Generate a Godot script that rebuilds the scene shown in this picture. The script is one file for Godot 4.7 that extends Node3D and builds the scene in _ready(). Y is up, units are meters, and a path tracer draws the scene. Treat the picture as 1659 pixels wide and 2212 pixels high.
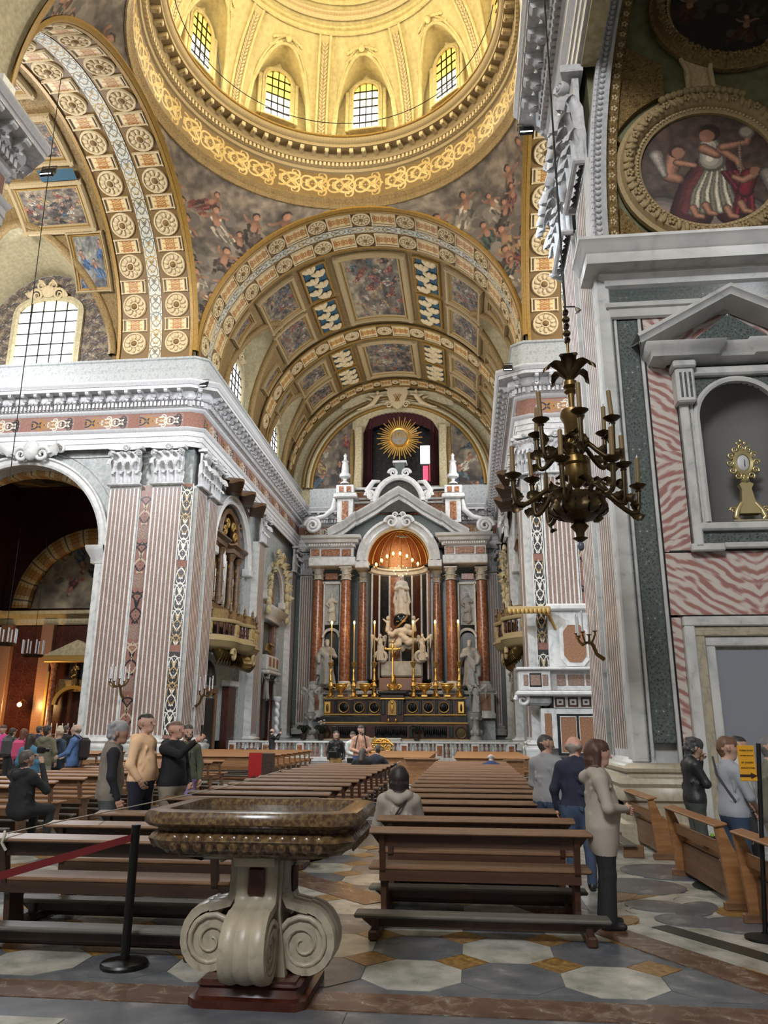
extends Node3D
# Interior of a large baroque church: crossing with dome, choir and high altar, side wall, pews and visitors.
# Points are given as V(x, height, depth): depth runs down the nave, away from the camera.
const FPX := 1654.29
const YAW := 0.10728
const PITCH := 0.27635
const ROLL := 0.00495
const EYE := Vector3(0, 1.65, 0)
const XC := -5.1
const DC := 25.9
const RC := 8.35
const YS := 20.2
const RY := 8.0
var cb: Basis
var M := {}
var used := {}
var rng := RandomNumberGenerator.new()

func V(x: float, y: float, d: float) -> Vector3:
	return Vector3(x, y, -d)

func cam_basis() -> Basis:
	var b := Basis(Vector3.UP, YAW) * Basis(Vector3.RIGHT, PITCH)
	return b * Basis(Vector3.BACK, ROLL)

func ray(px: float, py: float) -> Vector3:
	return cb * Vector3(px - 829.5, 1106.0 - py, -FPX)

# where the line of sight through a pixel meets the plane of a known depth, side wall or height
func W(px: float, py: float, d: float) -> Vector3:
	var r := ray(px, py)
	return EYE + r * (d / -r.z)

func WX(px: float, py: float, x: float) -> Vector3:
	var r := ray(px, py)
	return EYE + r * (x / r.x)

func WY(px: float, py: float, y: float) -> Vector3:
	var r := ray(px, py)
	return EYE + r * ((y - EYE.y) / r.y)

# ------------------------------------------------------------------ geometry collector
class G:
	var v := PackedVector3Array()
	var n := PackedVector3Array()
	var t := PackedVector2Array()
	var ix := PackedInt32Array()
	func quad(a: Vector3, b: Vector3, c: Vector3, d: Vector3, u0 := Vector2.ZERO, u1 := Vector2.ONE) -> G:
		var nn := (c - a).cross(d - b).normalized()
		var k := v.size()
		v.append_array([a, b, c, d])
		n.append_array([nn, nn, nn, nn])
		t.append_array([Vector2(u0.x, u1.y), u1, Vector2(u1.x, u0.y), u0])
		ix.append_array([k, k + 2, k + 1, k, k + 3, k + 2])
		return self
	func tri(a: Vector3, b: Vector3, c: Vector3) -> G:
		var nn := (b - a).cross(c - a).normalized()
		var k := v.size()
		v.append_array([a, b, c])
		n.append_array([nn, nn, nn])
		t.append_array([Vector2(0, 1), Vector2(1, 1), Vector2(0.5, 0)])
		ix.append_array([k, k + 2, k + 1])
		return self
	func box(c: Vector3, s: Vector3, b := Basis.IDENTITY) -> G:
		var x := b.x * s.x * 0.5
		var y := b.y * s.y * 0.5
		var z := b.z * s.z * 0.5
		quad(c - x - y + z, c + x - y + z, c + x + y + z, c - x + y + z)
		quad(c + x - y - z, c - x - y - z, c - x + y - z, c + x + y - z)
		quad(c + x - y + z, c + x - y - z, c + x + y - z, c + x + y + z)
		quad(c - x - y - z, c - x - y + z, c - x + y + z, c - x + y - z)
		quad(c - x + y + z, c + x + y + z, c + x + y - z, c - x + y - z)
		quad(c - x - y - z, c + x - y - z, c + x - y + z, c - x - y + z)
		return self
	# box with chamfered edges
	func cbox(c: Vector3, s: Vector3, r: float, b := Basis.IDENTITY) -> G:
		var h := s * 0.5
		var m := Vector3(h.x - r, h.y - r, h.z - r)
		for ax in 3:
			var u := (ax + 1) % 3
			var w := (ax + 2) % 3
			for sg in [-1.0, 1.0]:
				var p := []
				for q in [[-1, -1], [1, -1], [1, 1], [-1, 1]]:
					var o := Vector3.ZERO
					o[ax] = sg * h[ax]
					o[u] = q[0] * m[u]
					o[w] = q[1] * m[w]
					p.append(c + b * o)
				if sg > 0:
					quad(p[0], p[1], p[2], p[3])
				else:
					quad(p[1], p[0], p[3], p[2])
			for su in [-1.0, 1.0]:
				for sw in [-1.0, 1.0]:
					var e := []
					for q in [[-1, 0], [1, 0], [1, 1], [-1, 1]]:
						var o := Vector3.ZERO
						o[ax] = q[0] * m[ax]
						o[u] = su * (h[u] if q[1] == 0 else m[u])
						o[w] = sw * (m[w] if q[1] == 0 else h[w])
						e.append(c + b * o)
					if su * sw > 0:
						quad(e[0], e[1], e[2], e[3])
					else:
						quad(e[1], e[0], e[3], e[2])
		for sx in [-1.0, 1.0]:
			for sy in [-1.0, 1.0]:
				for sz in [-1.0, 1.0]:
					var a := c + b * Vector3(sx * h.x, sy * m.y, sz * m.z)
					var d := c + b * Vector3(sx * m.x, sy * h.y, sz * m.z)
					var e := c + b * Vector3(sx * m.x, sy * m.y, sz * h.z)
					if sx * sy * sz > 0:
						tri(a, d, e)
					else:
						tri(a, e, d)
		return self
	# grid of points, row by row, with smooth normals
	func surf(nu: int, nv: int, p: PackedVector3Array, flip := false, us := 1.0, vs := 1.0, closed := false) -> G:
		var k := v.size()
		for j in nv + 1:
			for i in nu + 1:
				var q := j * (nu + 1) + i
				var il := i - 1 if i > 0 else (nu - 1 if closed else 0)
				var ir := i + 1 if i < nu else (1 if closed else nu)
				var du := p[j * (nu + 1) + ir] - p[j * (nu + 1) + il]
				var dv := p[mini(j + 1, nv) * (nu + 1) + i] - p[maxi(j - 1, 0) * (nu + 1) + i]
				var nn := du.cross(dv)
				if nn.length_squared() < 1e-14:
					var jj := 1 if j == 0 else (nv - 1 if j == nv else j)
					du = p[jj * (nu + 1) + ir] - p[jj * (nu + 1) + il]
					nn = du.cross(dv)
				nn = nn.normalized()
				v.append(p[q])
				n.append(-nn if flip else nn)
				t.append(Vector2(us * i / nu, vs * (1.0 - float(j) / nv)))
		for j in nv:
			for i in nu:
				var a := k + j * (nu + 1) + i
				var b := a + 1
				var c := b + nu + 1
				var d := a + nu + 1
				if flip:
					ix.append_array([a, b, c, a, c, d])
				else:
					ix.append_array([a, c, b, a, d, c])
		return self
	# profile (x, y) carried along frames [origin, x axis, y axis]; sharp where the profile turns by more than 40 degrees
	func loft(prof: PackedVector2Array, fr: Array, closed := false, flip := false, vlen := 0.0) -> G:
		var np := prof.size()
		var segn := []
		var ns := np if closed else np - 1
		for i in ns:
			var dd := prof[(i + 1) % np] - prof[i]
			segn.append(Vector2(dd.y, -dd.x).normalized())
		var ulen := [0.0]
		for j in range(1, fr.size()):
			ulen.append(ulen[j - 1] + (fr[j][0] - fr[j - 1][0]).length())
		var acc := 0.0
		for i in ns:
			var na: Vector2 = segn[i]
			var nb: Vector2 = segn[i]
			if closed or i > 0:
				var q: Vector2 = segn[(i - 1 + ns) % ns]
				if q.dot(na) > 0.76:
					na = (na + q).normalized()
			if closed or i < ns - 1:
				var q2: Vector2 = segn[(i + 1) % ns]
				if q2.dot(nb) > 0.76:
					nb = (nb + q2).normalized()
			var a := prof[i]
			var b := prof[(i + 1) % np]
			var k := v.size()
			var l := (b - a).length()
			for j in fr.size():
				var f: Array = fr[j]
				v.append(f[0] + f[1] * a.x + f[2] * a.y)
				v.append(f[0] + f[1] * b.x + f[2] * b.y)
				var n1: Vector3 = (f[1].normalized() * na.x + f[2].normalized() * na.y).normalized()
				var n2: Vector3 = (f[1].normalized() * nb.x + f[2].normalized() * nb.y).normalized()
				n.append(-n1 if flip else n1)
				n.append(-n2 if flip else n2)
				if vlen > 0.0:
					t.append(Vector2(ulen[j] / vlen, 1.0 - acc / vlen))
					t.append(Vector2(ulen[j] / vlen, 1.0 - (acc + l) / vlen))
				else:
					t.append(Vector2(ulen[j], 1.0))
					t.append(Vector2(ulen[j], 0.0))
			acc += l
			for j in fr.size() - 1:
				var e := k + j * 2
				if flip:
					ix.append_array([e, e + 1, e + 3, e, e + 3, e + 2])
				else:
					ix.append_array([e, e + 3, e + 1, e, e + 2, e + 3])
		return self
	# turned shape; profile of (radius, height)
	func lathe(prof: PackedVector2Array, seg := 16, xf := Transform3D.IDENTITY, a0 := 0.0, a1 := TAU) -> G:
		var fr := []
		for i in seg + 1:
			var a := a0 + (a1 - a0) * i / seg
			fr.append([xf.origin, xf.basis * Vector3(cos(a), 0, sin(a)), xf.basis.y])
		return loft(prof, fr)
	# moulding along a level line; profile of (out, height); side +1 means out is to the left of travel
	func sweep(prof: PackedVector2Array, path: PackedVector3Array, side := 1.0, closed := false) -> G:
		var fr := []
		var c := path.size()
		for i in c:
			var a := path[i] - path[i - 1] if i > 0 else (path[0] - path[c - 2] if closed else path[1] - path[0])
			var b := path[i + 1] - path[i] if i < c - 1 else (path[1] - path[0] if closed else path[c - 1] - path[c - 2])
			a = a.normalized()
			b = b.normalized()
			var na := Vector3(a.z, 0, -a.x) * side
			var nb := Vector3(b.z, 0, -b.x) * side
			var m := na + nb
			m = m / maxf(0.3, m.dot(na))
			fr.append([path[i], m, Vector3.UP])
		return loft(prof, fr)
	func tube(path: PackedVector3Array, rad: Array, seg := 8, caps := true) -> G:
		var c := path.size()
		var p := PackedVector3Array()
		var d0 := (path[1] - path[0]).normalized()
		var up := Vector3.UP if absf(d0.y) < 0.9 else Vector3.RIGHT
		var x := d0.cross(up).normalized()
		for j in c:
			var dd := (path[mini(j + 1, c - 1)] - path[maxi(j - 1, 0)]).normalized()
			x = (x - dd * x.dot(dd)).normalized()
			var y := dd.cross(x)
			var r: float = rad[mini(j, rad.size() - 1)]
			for i in seg + 1:
				var a := TAU * i / seg
				p.append(path[j] + (x * cos(a) + y * sin(a)) * r)
		surf(seg, c - 1, p, false, 1.0, 1.0, true)
		if caps:
			for e in [0, c - 1]:
				for i in seg:
					if e == 0:
						tri(path[0], p[i + 1], p[i])
					else:
						tri(path[e], p[e * (seg + 1) + i], p[e * (seg + 1) + i + 1])
		return self
	# outline in the xy plane of xf, thickness th behind and in front of it
	func prism(poly: PackedVector2Array, xf: Transform3D, th: float, uvs := 0.0) -> G:
		var pl := poly
		if Geometry2D.is_polygon_clockwise(pl):
			pl = pl.duplicate()
			pl.reverse()
		var tr := Geometry2D.triangulate_polygon(pl)
		var z := Vector3(0, 0, th * 0.5)
		for s in [1.0, -1.0]:
			var k := v.size()
			for q in pl:
				v.append(xf * (Vector3(q.x, q.y, 0) + z * s))
				n.append((xf.basis.z * s).normalized())
				t.append(q if uvs == 0.0 else q / uvs)
			for i in range(0, tr.size(), 3):
				var a := tr[i]
				var b := tr[i + 1]
				var c := tr[i + 2]
				if (pl[b] - pl[a]).cross(pl[c] - pl[a]) < 0:
					var w := b
					b = c
					c = w
				if s > 0:
					ix.append_array([k + a, k + c, k + b])
				else:
					ix.append_array([k + a, k + b, k + c])
		for i in pl.size():
			var a := pl[i]
			var b := pl[(i + 1) % pl.size()]
			quad(xf * (Vector3(a.x, a.y, 0) - z), xf * (Vector3(b.x, b.y, 0) - z), xf * (Vector3(b.x, b.y, 0) + z), xf * (Vector3(a.x, a.y, 0) + z))
		return self
	func ball(c: Vector3, r: Vector3, nu := 10, nv := 7, b := Basis.IDENTITY) -> G:
		var p := PackedVector3Array()
		for j in nv + 1:
			var a := PI * j / nv - PI * 0.5
			for i in nu + 1:
				var w := TAU * i / nu
				p.append(c + b * Vector3(r.x * cos(a) * cos(w), r.y * sin(a), r.z * cos(a) * sin(w)))
		return surf(nu, nv, p, true, 1.0, 1.0, true)
	func add(o: G, xf: Transform3D) -> G:
		var k := v.size()
		v.append_array(xf * o.v)
		for q in o.n:
			n.append((xf.basis * q).normalized())
		t.append_array(o.t)
		for i in o.ix:
			ix.append(i + k)
		return self
	func mesh() -> ArrayMesh:
		var m := ArrayMesh.new()
		if v.is_empty():
			return m
		# let every triangle run clockwise as seen from the side its normals point to
		for i in range(0, ix.size(), 3):
			var a0 := ix[i]
			if (v[ix[i + 2]] - v[a0]).cross(v[ix[i + 1]] - v[a0]).dot(n[a0] + n[ix[i + 1]] + n[ix[i + 2]]) < 0.0:
				var sw := ix[i + 1]
				ix[i + 1] = ix[i + 2]
				ix[i + 2] = sw
		var a := []
		a.resize(Mesh.ARRAY_MAX)
		a[Mesh.ARRAY_VERTEX] = v
		a[Mesh.ARRAY_NORMAL] = n
		a[Mesh.ARRAY_TEX_UV] = t
		a[Mesh.ARRAY_INDEX] = ix
		m.add_surface_from_arrays(Mesh.PRIMITIVE_TRIANGLES, a)
		return m

# ------------------------------------------------------------------ nodes
func numbered(nm: String) -> String:
	if not used.has(nm):
		used[nm] = 0
		return nm
	used[nm] += 1
	return "%s_%03d" % [nm, used[nm]]

func obj(nm: String, g, mat: Material, parent: Node = self, xf := Transform3D.IDENTITY) -> MeshInstance3D:
	var o := MeshInstance3D.new()
	o.mesh = g.mesh() if g is G else g
	o.material_override = mat
	o.transform = xf
	o.cast_shadow = GeometryInstance3D.SHADOW_CASTING_SETTING_ON
	o.name = numbered(nm) if parent == self else nm
	parent.add_child(o, true)
	return o

func tag(o: Node, label: String, cat: String, group := "", kind := "") -> Node:
	o.set_meta("label", label)
	o.set_meta("category", cat)
	if group:
		o.set_meta("group", group)
	if kind:
		o.set_meta("kind", kind)
	return o

func thing(nm: String, label: String, cat: String, at := Vector3.ZERO, turn := 0.0, group := "", kind := "") -> Node3D:
	var o := Node3D.new()
	o.name = numbered(nm)
	add_child(o)
	o.position = at
	o.rotation.y = turn
	tag(o, label, cat, group, kind)
	return o

func part(nm: String, parent: Node, at := Vector3.ZERO) -> Node3D:
	var o := Node3D.new()
	o.name = nm
	o.position = at
	parent.add_child(o, true)
	return o

func setting(nm: String, label: String, cat: String) -> Node3D:
	return thing(nm, label, cat, Vector3.ZERO, 0.0, "", "structure")

func copy(o: Node3D, at: Vector3, turn: float, label := "") -> Node3D:
	var c := o.duplicate()
	c.name = numbered(String(o.name).get_slice("_0", 0))
	add_child(c)
	c.position = at
	c.rotation.y = turn
	if label:
		c.set_meta("label", label)
	return c

func tf(o: Vector3, turn := 0.0, s := Vector3.ONE) -> Transform3D:
	return Transform3D(Basis(Vector3.UP, turn).scaled_local(s), o)

# frame whose z axis points along nrm and whose y axis is near up
func facing(o: Vector3, nrm: Vector3, up := Vector3.UP, s := 1.0) -> Transform3D:
	var z := nrm.normalized()
	var x := up.cross(z).normalized()
	return Transform3D(Basis(x, z.cross(x), z) * s, o)

func rect(x0: float, y0: float, x1: float, y1: float) -> PackedVector2Array:
	return PackedVector2Array([Vector2(x0, y0), Vector2(x1, y0), Vector2(x1, y1), Vector2(x0, y1)])

func pv(a: Array) -> PackedVector2Array:
	var p := PackedVector2Array()
	for i in range(0, a.size(), 2):
		p.append(Vector2(a[i], a[i + 1]))
	return p

# ------------------------------------------------------------------ textures and materials
func ramp_tex(w: int, h: int, ns: FastNoiseLite, stops: Array, second: FastNoiseLite = null, mixin := 0.5) -> ImageTexture:
	var a := ns.get_seamless_image(w, h, false, false, 0.15)
	a.convert(Image.FORMAT_L8)
	var d := a.get_data()
	var e := PackedByteArray()
	if second:
		var b := second.get_seamless_image(w, h, false, false, 0.15)
		b.convert(Image.FORMAT_L8)
		e = b.get_data()
	var gr := Gradient.new()
	var of := PackedFloat32Array()
	var cl := PackedColorArray()
	for s in stops:
		of.append(s[0])
		cl.append(s[1])
	gr.offsets = of
	gr.colors = cl
	var lut := PackedByteArray()
	for i in 256:
		var c := gr.sample(i / 255.0)
		lut.append_array([int(clampf(c.r, 0, 1) * 255), int(clampf(c.g, 0, 1) * 255), int(clampf(c.b, 0, 1) * 255)])
	var o := PackedByteArray()
	o.resize(w * h * 3)
	for i in w * h:
		var k := d[i]
		if second:
			k = clampi(int(k * (1.0 - mixin) + e[i] * mixin), 0, 255)
		o[i * 3] = lut[k * 3]
		o[i * 3 + 1] = lut[k * 3 + 1]
		o[i * 3 + 2] = lut[k * 3 + 2]
	var im := Image.create_from_data(w, h, false, Image.FORMAT_RGB8, o)
	im.generate_mipmaps()
	return ImageTexture.create_from_image(im)

func noise(kind: int, freq: float, sd: int, oct := 4, warp := 0.0, fr := FastNoiseLite.FRACTAL_FBM) -> FastNoiseLite:
	var n := FastNoiseLite.new()
	n.noise_type = kind
	n.frequency = freq
	n.seed = sd
	n.fractal_type = fr
	n.fractal_octaves = oct
	if warp > 0.0:
		n.domain_warp_enabled = true
		n.domain_warp_amplitude = warp
		n.domain_warp_frequency = freq * 1.5
	return n

func stone(nm: String, tex: Texture2D, size: float, rough := 0.35, tint := Color.WHITE, bump: Texture2D = null, bs := 0.2) -> StandardMaterial3D:
	var m := StandardMaterial3D.new()
	m.albedo_texture = tex
	m.albedo_color = tint
	m.roughness = rough
	m.uv1_triplanar = true
	m.uv1_world_triplanar = true
	m.uv1_scale = Vector3.ONE / size
	if bump:
		m.heightmap_enabled = true
		m.heightmap_texture = bump
		m.heightmap_scale = bs
	M[nm] = m
	return m

func plain(nm: String, c: Color, rough := 0.6, metal := 0.0) -> StandardMaterial3D:
	var m := StandardMaterial3D.new()
	m.albedo_color = c
	m.roughness = rough
	m.metallic = metal
	M[nm] = m
	return m

func pic(nm: String, tex: Texture2D, rough := 0.6, metal := 0.0, scale := Vector3.ONE) -> StandardMaterial3D:
	var m := StandardMaterial3D.new()
	m.albedo_texture = tex
	m.roughness = rough
	m.metallic = metal
	m.uv1_scale = scale
	M[nm] = m
	return m

func glow(nm: String, c: Color, e: float) -> StandardMaterial3D:
	var m := StandardMaterial3D.new()
	m.albedo_color = c
	m.emission_enabled = true
	m.emission = c
	m.emission_energy_multiplier = e
	M[nm] = m
	return m

func disc(im: Image, x: float, y: float, r: float, c: Color) -> void:
	var ri := int(ceil(r))
	for dy in range(-ri, ri + 1):
		var w := r * r - dy * dy
		if w >= 0.0:
			var hw := sqrt(w)
			im.fill_rect(Rect2i(int(round(x - hw)), int(round(y)) + dy, maxi(1, int(round(hw * 2.0))), 1), c)

func curl(im: Image, x: float, y: float, a: float, r: float, turn: float, w: float, c: Color) -> void:
	# a scroll that starts at x, y heading a and winds into a spiral
	var q := Vector2(x, y)
	var st := 26
	for i in st:
		var k := float(i) / st
		disc(im, q.x, q.y, w * (1.0 - 0.6 * k), c)
		a += turn * (0.10 + 0.30 * k)
		q += Vector2(cos(a), sin(a)) * r * (1.0 - 0.65 * k) * 0.17
	disc(im, q.x, q.y, w * 1.1, c)

# symmetric upright scrollwork: flat inlay or painted arabesque
func arabesque(w: int, h: int, bg: Color, cols: Array, sd: int, unit: int, mottled := 0.06, border := Color(0, 0, 0, 0), bw := 1.0) -> Image:
	var im := Image.create(w, h, false, Image.FORMAT_RGB8)
	im.fill(bg)
	var r := RandomNumberGenerator.new()
	r.seed = sd
	for k in int(w * h * 0.02):
		var f := r.randf_range(-mottled, mottled)
		disc(im, r.randi() % w, r.randi() % h, r.randf_range(0.8, 2.6), Color(bg.r + f, bg.g + f * 0.8, bg.b + f * 0.8))
	var cx := w * 0.5
	var half := Image.create(w, h, false, Image.FORMAT_RGBA8)
	for y0 in range(0, h, unit):
		var c1: Color = cols[(y0 / unit) % cols.size()]
		var c2: Color = cols[(y0 / unit + 1) % cols.size()]
		var u := float(unit)
		curl(half, cx, y0 + u * 0.95, -0.5, u * 0.52, -1.0, w * 0.035 * bw, c1)
		curl(half, cx, y0 + u * 0.55, 0.3, u * 0.40, 1.0, w * 0.03 * bw, c2)
		curl(half, cx, y0 + u * 0.45, -1.2, u * 0.34, 1.0, w * 0.028 * bw, c1)
		for k in 5:
			disc(half, cx + w * 0.05 * k, y0 + u * 0.5 - k * u * 0.035, w * 0.05 * bw * (1.0 - k * 0.15), c2)
		disc(half, cx, y0 + u * 0.5, w * 0.085, c1)
		disc(half, cx, y0 + u * 0.5, w * 0.04, c2)
		disc(half, cx, y0 + u * 0.12, w * 0.05, c2)
		for k in 8:
			disc(half, cx, y0 + u * (0.15 + 0.1 * k), w * 0.016 * bw, c1)
	var right := half.get_region(Rect2i(w / 2, 0, w - w / 2, h))
	var left := right.duplicate()
	left.flip_x()
	im.convert(Image.FORMAT_RGBA8)
	im.blend_rect(right, Rect2i(0, 0, right.get_width(), h), Vector2i(w / 2, 0))
	im.blend_rect(left, Rect2i(0, 0, left.get_width(), h), Vector2i(0, 0))
	if border.a > 0:
		im.fill_rect(Rect2i(0, 0, maxi(2, w / 24), h), border)
		im.fill_rect(Rect2i(w - maxi(2, w / 24), 0, maxi(2, w / 24), h), border)
	im.convert(Image.FORMAT_RGB8)
	return im

func soften(im: Image) -> Image:
	var w := im.get_width()
	var h := im.get_height()
	im.resize(w * 5 / 8, h * 5 / 8, Image.INTERPOLATE_BILINEAR)
	im.resize(w, h, Image.INTERPOLATE_CUBIC)
	return im

func itex(im: Image) -> ImageTexture:
	im.generate_mipmaps()
	return ImageTexture.create_from_image(im)

# loose ceiling fresco: clouds, drapery and little figures in the given colours
func fresco(w: int, h: int, sd: int, sky: Color, ground: Color, drap: Array, figs: int, big := 1.0) -> Image:
	var r := RandomNumberGenerator.new()
	r.seed = sd
	var n1 := noise(FastNoiseLite.TYPE_SIMPLEX_SMOOTH, 0.012, sd, 4, 20.0)
	var n2 := noise(FastNoiseLite.TYPE_SIMPLEX_SMOOTH, 0.045, sd + 7, 3)
	var a := n1.get_image(w, h)
	var b := n2.get_image(w, h)
	a.convert(Image.FORMAT_L8)
	b.convert(Image.FORMAT_L8)
	var ad := a.get_data()
	var bd := b.get_data()
	var o := PackedByteArray()
	o.resize(w * h * 3)
	for i in w * h:
		var k := clampf(ad[i] / 255.0 * 1.5 - 0.25 + (float(i) / (w * h) - 0.5) * 0.5, 0, 1)
		var m := 0.7 + bd[i] / 255.0 * 0.6
		o[i * 3] = int(clampf(lerpf(sky.r, ground.r, k) * m, 0, 1) * 255)
		o[i * 3 + 1] = int(clampf(lerpf(sky.g, ground.g, k) * m, 0, 1) * 255)
		o[i * 3 + 2] = int(clampf(lerpf(sky.b, ground.b, k) * m, 0, 1) * 255)
	var im := Image.create_from_data(w, h, false, Image.FORMAT_RGB8, o)
	var skin := Color(.60, .43, .33)
	for f in figs:
		var x := (fmod(f * .618 + .13, 1.0) + r.randf_range(-.08, .08)) * w
		var y := (0.05 + 0.85 * (f + 0.5) / figs) * h
		var s := r.randf_range(0.7, 1.15) * big * h * 0.11
		var c: Color = drap[r.randi() % drap.size()]
		var lean := r.randf_range(-0.9, 0.9)
		# a puff of cloud, then drapery made of overlapping folds
		for k in 5:
			var g := r.randf_range(.9, 1.25)
			disc(im, x + r.randf_range(-1.4, 1.4) * s, y + s * r.randf_range(.8, 1.6), s * .3, Color(ground.r + .12, ground.g + .11, ground.b + .1) * g)
		for k in 30:
			var q := r.randf()
			var fx := x + lean * s * q * 1.3 + r.randf_range(-0.5, 0.5) * s * (0.4 + q)
			var fy := y + s * (0.3 + 1.1 * q)
			var sh := r.randf_range(0.5, 1.45)
			for j in 6:
				disc(im, fx + lean * j * s * 0.07, fy + j * s * 0.05, s * 0.09 * (1.0 - j * 0.1), Color(c.r * sh, c.g * sh, c.b * sh))
		for j in 6:
			disc(im, x + lean * s * 0.05 * j, y + s * 0.07 * j + s * 0.2, s * .15, skin * (0.72 + 0.05 * j))
		for sd2 in [-1.0, 1.0]:
			var arm := r.randf_range(-.9, 1.2)
			var e := Vector2(x + sd2 * s * 0.16, y + s * 0.27)
			for j in 8:
				disc(im, e.x, e.y, s * (.07 - .003 * j), skin * (0.75 + 0.03 * j))
				e += Vector2(cos(arm) * sd2, sin(arm)) * s * 0.06
				arm += .12 * sd2
		disc(im, x - s * 0.03, y - s * 0.05, s * 0.17, Color(0.2, 0.14, 0.1))
		disc(im, x, y, s * 0.14, skin)
		disc(im, x + s * 0.04, y + s * 0.02, s * 0.06, skin * 1.15)
	return im

func c3(r: float, g: float, b: float) -> Color:
	return Color(r, g, b)

func materials() -> void:
	var SX := FastNoiseLite.TYPE_SIMPLEX_SMOOTH
	var CE := FastNoiseLite.TYPE_CELLULAR
	var bumpn := noise(SX, 0.03, 5, 4)
	var vein := ramp_tex(256, 256, noise(SX, 0.011, 3, 5, 30.0, FastNoiseLite.FRACTAL_RIDGED), [[0.0, c3(.80, .795, .78)], [0.45, c3(.77, .765, .75)], [0.8, c3(.70, .70, .69)], [1.0, c3(.56, .56, .56)]])
	stone("white", vein, 2.6, 0.4)
	stone("white_fine", vein, 1.1, 0.45, c3(.98, .98, 1.0))
	stone("statue", vein, 3.0, 0.5, c3(.95, .92, .86))
	stone("oldwhite", vein, 0.7, 0.38, c3(.86, .81, .72))
	var gv := ramp_tex(256, 256, noise(SX, 0.013, 13, 5, 40.0, FastNoiseLite.FRACTAL_RIDGED), [[0.0, c3(.50, .53, .53)], [0.5, c3(.58, .60, .59)], [0.75, c3(.67, .68, .67)], [1.0, c3(.42, .45, .46)]])
	stone("grey", gv, 1.8, 0.42)
	stone("plinth", gv, 0.9, 0.45, c3(1.0, .99, 1.0))
	var pk := ramp_tex(256, 256, noise(CE, 0.07, 23, 3, 30.0), [[0.0, c3(.38, .28, .245)], [0.35, c3(.46, .365, .32)], [0.6, c3(.535, .44, .39)], [0.85, c3(.62, .53, .47)], [1.0, c3(.74, .68, .63)]], noise(SX, 0.05, 2, 4), 0.5)
	stone("pink", pk, 1.2, 0.4)
	stone("rosy", pk, 1.2, 0.68, c3(1.0, .86, .83))
	var br := ramp_tex(256, 256, noise(SX, 0.014, 31, 5, 60.0, FastNoiseLite.FRACTAL_RIDGED), [[0.0, c3(.29, .15, .10)], [0.4, c3(.36, .20, .13)], [0.62, c3(.44, .27, .18)], [0.84, c3(.55, .42, .33)], [0.95, c3(.75, .70, .64)], [1.0, c3(.85, .82, .78)]], noise(CE, 0.03, 8, 2), 0.25)
	stone("jasper", br, 1.7, 0.22, c3(1.25, 1.30, 1.30))
	stone("band", br, 1.1, 0.24, c3(.92, 1.14, 1.32))
	stone("oxblood", br, 0.9, 0.3, c3(.62, .52, .56))
	var gd := ramp_tex(256, 256, noise(CE, 0.11, 41, 2, 6.0), [[0.0, c3(.06, .075, .075)], [0.16, c3(.10, .12, .12)], [0.24, c3(.31, .34, .33)], [0.7, c3(.37, .395, .385)], [0.86, c3(.40, .425, .415)], [0.9, c3(.86, .88, .86)], [1.0, c3(.92, .93, .92)]])
	stone("verde", gd, 1.5, 0.3)
	var dk := ramp_tex(128, 128, noise(SX, 0.03, 43, 4, 10.0), [[0.0, c3(.045, .05, .055)], [0.6, c3(.10, .105, .11)], [1.0, c3(.22, .22, .23)]])
	stone("black", dk, 1.2, 0.28)
	var yw := ramp_tex(256, 256, noise(SX, 0.03, 53, 4, 40.0), [[0.0, c3(.38, .285, .16)], [0.5, c3(.55, .435, .25)], [0.8, c3(.64, .525, .33)], [1.0, c3(.74, .66, .48)]])
	stone("giallo", yw, 0.8, 0.28)
	stone("ochre", pk, .9, 0.35, c3(1.04, .92, .78))
	var sl := ramp_tex(256, 256, noise(SX, 0.012, 63, 5, 40.0), [[0.0, c3(.30, .315, .34)], [0.5, c3(.36, .375, .40)], [0.8, c3(.42, .43, .44)], [1.0, c3(.55, .55, .55)]])
	stone("slate", sl, 1.3, 0.26)
	var fw := ramp_tex(256, 256, noise(SX, 0.010, 73, 5, 50.0), [[0.0, c3(.47, .47, .44)], [0.5, c3(.63, .63, .60)], [0.8, c3(.70, .69, .66)], [1.0, c3(.75, .74, .71)]])
	stone("floorwhite", fw, 1.1, 0.25)
	stone("giallo_floor", yw, 0.5, 0.28, c3(.95, .92, .85))
	# banded rose marble, sawn so that the bands run up to one side
	var sb := Image.create(256, 256, false, Image.FORMAT_RGB8)
	var sn := noise(SX, 0.010, 83, 4)
	var sn2 := noise(SX, 0.09, 84, 2)
	for y in 256:
		for x in 256:
			var q := (x * 0.62 + y) / 256.0 * 12.0 + sn.get_noise_2d(x * .5, y * .5) * 1.6
			var k := clampf(0.5 + 0.5 * sin(q * TAU * 0.72) + sn2.get_noise_2d((x - y * 1.6) * .05, (x * .62 + y) * .6) * 0.7, 0, 1)
			sb.set_pixel(x, y, c3(.60, .42, .39).lerp(c3(.77, .73, .70), smoothstep(0.0, 0.8, k)))
	pic("stripe", itex(sb), 0.38)
	# gilding and stucco
	plain("gold", c3(.86, .69, .37), 0.32, 0.9)
	plain("gold_dull", c3(.64, .51, .28), 0.5, 0.55)
	plain("bronze", c3(.29, .235, .15), 0.4, 0.75)
	plain("bronze_hi", c3(.44, .35, .20), 0.36, 0.8)
	plain("iron", c3(.02, .02, .022), 0.5, 0.2)
	plain("silver", c3(.78, .78, .76), 0.25, 0.9)
	var stc := ramp_tex(128, 128, noise(SX, 0.05, 93, 4), [[0.0, c3(.60, .55, .42)], [0.6, c3(.70, .65, .51)], [1.0, c3(.76, .71, .58)]])
	stone("stucco", stc, 1.5, 0.75)
	stone("stucco_dome", stc, 2.0, 0.7, c3(1.08, 1.06, .96))
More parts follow.
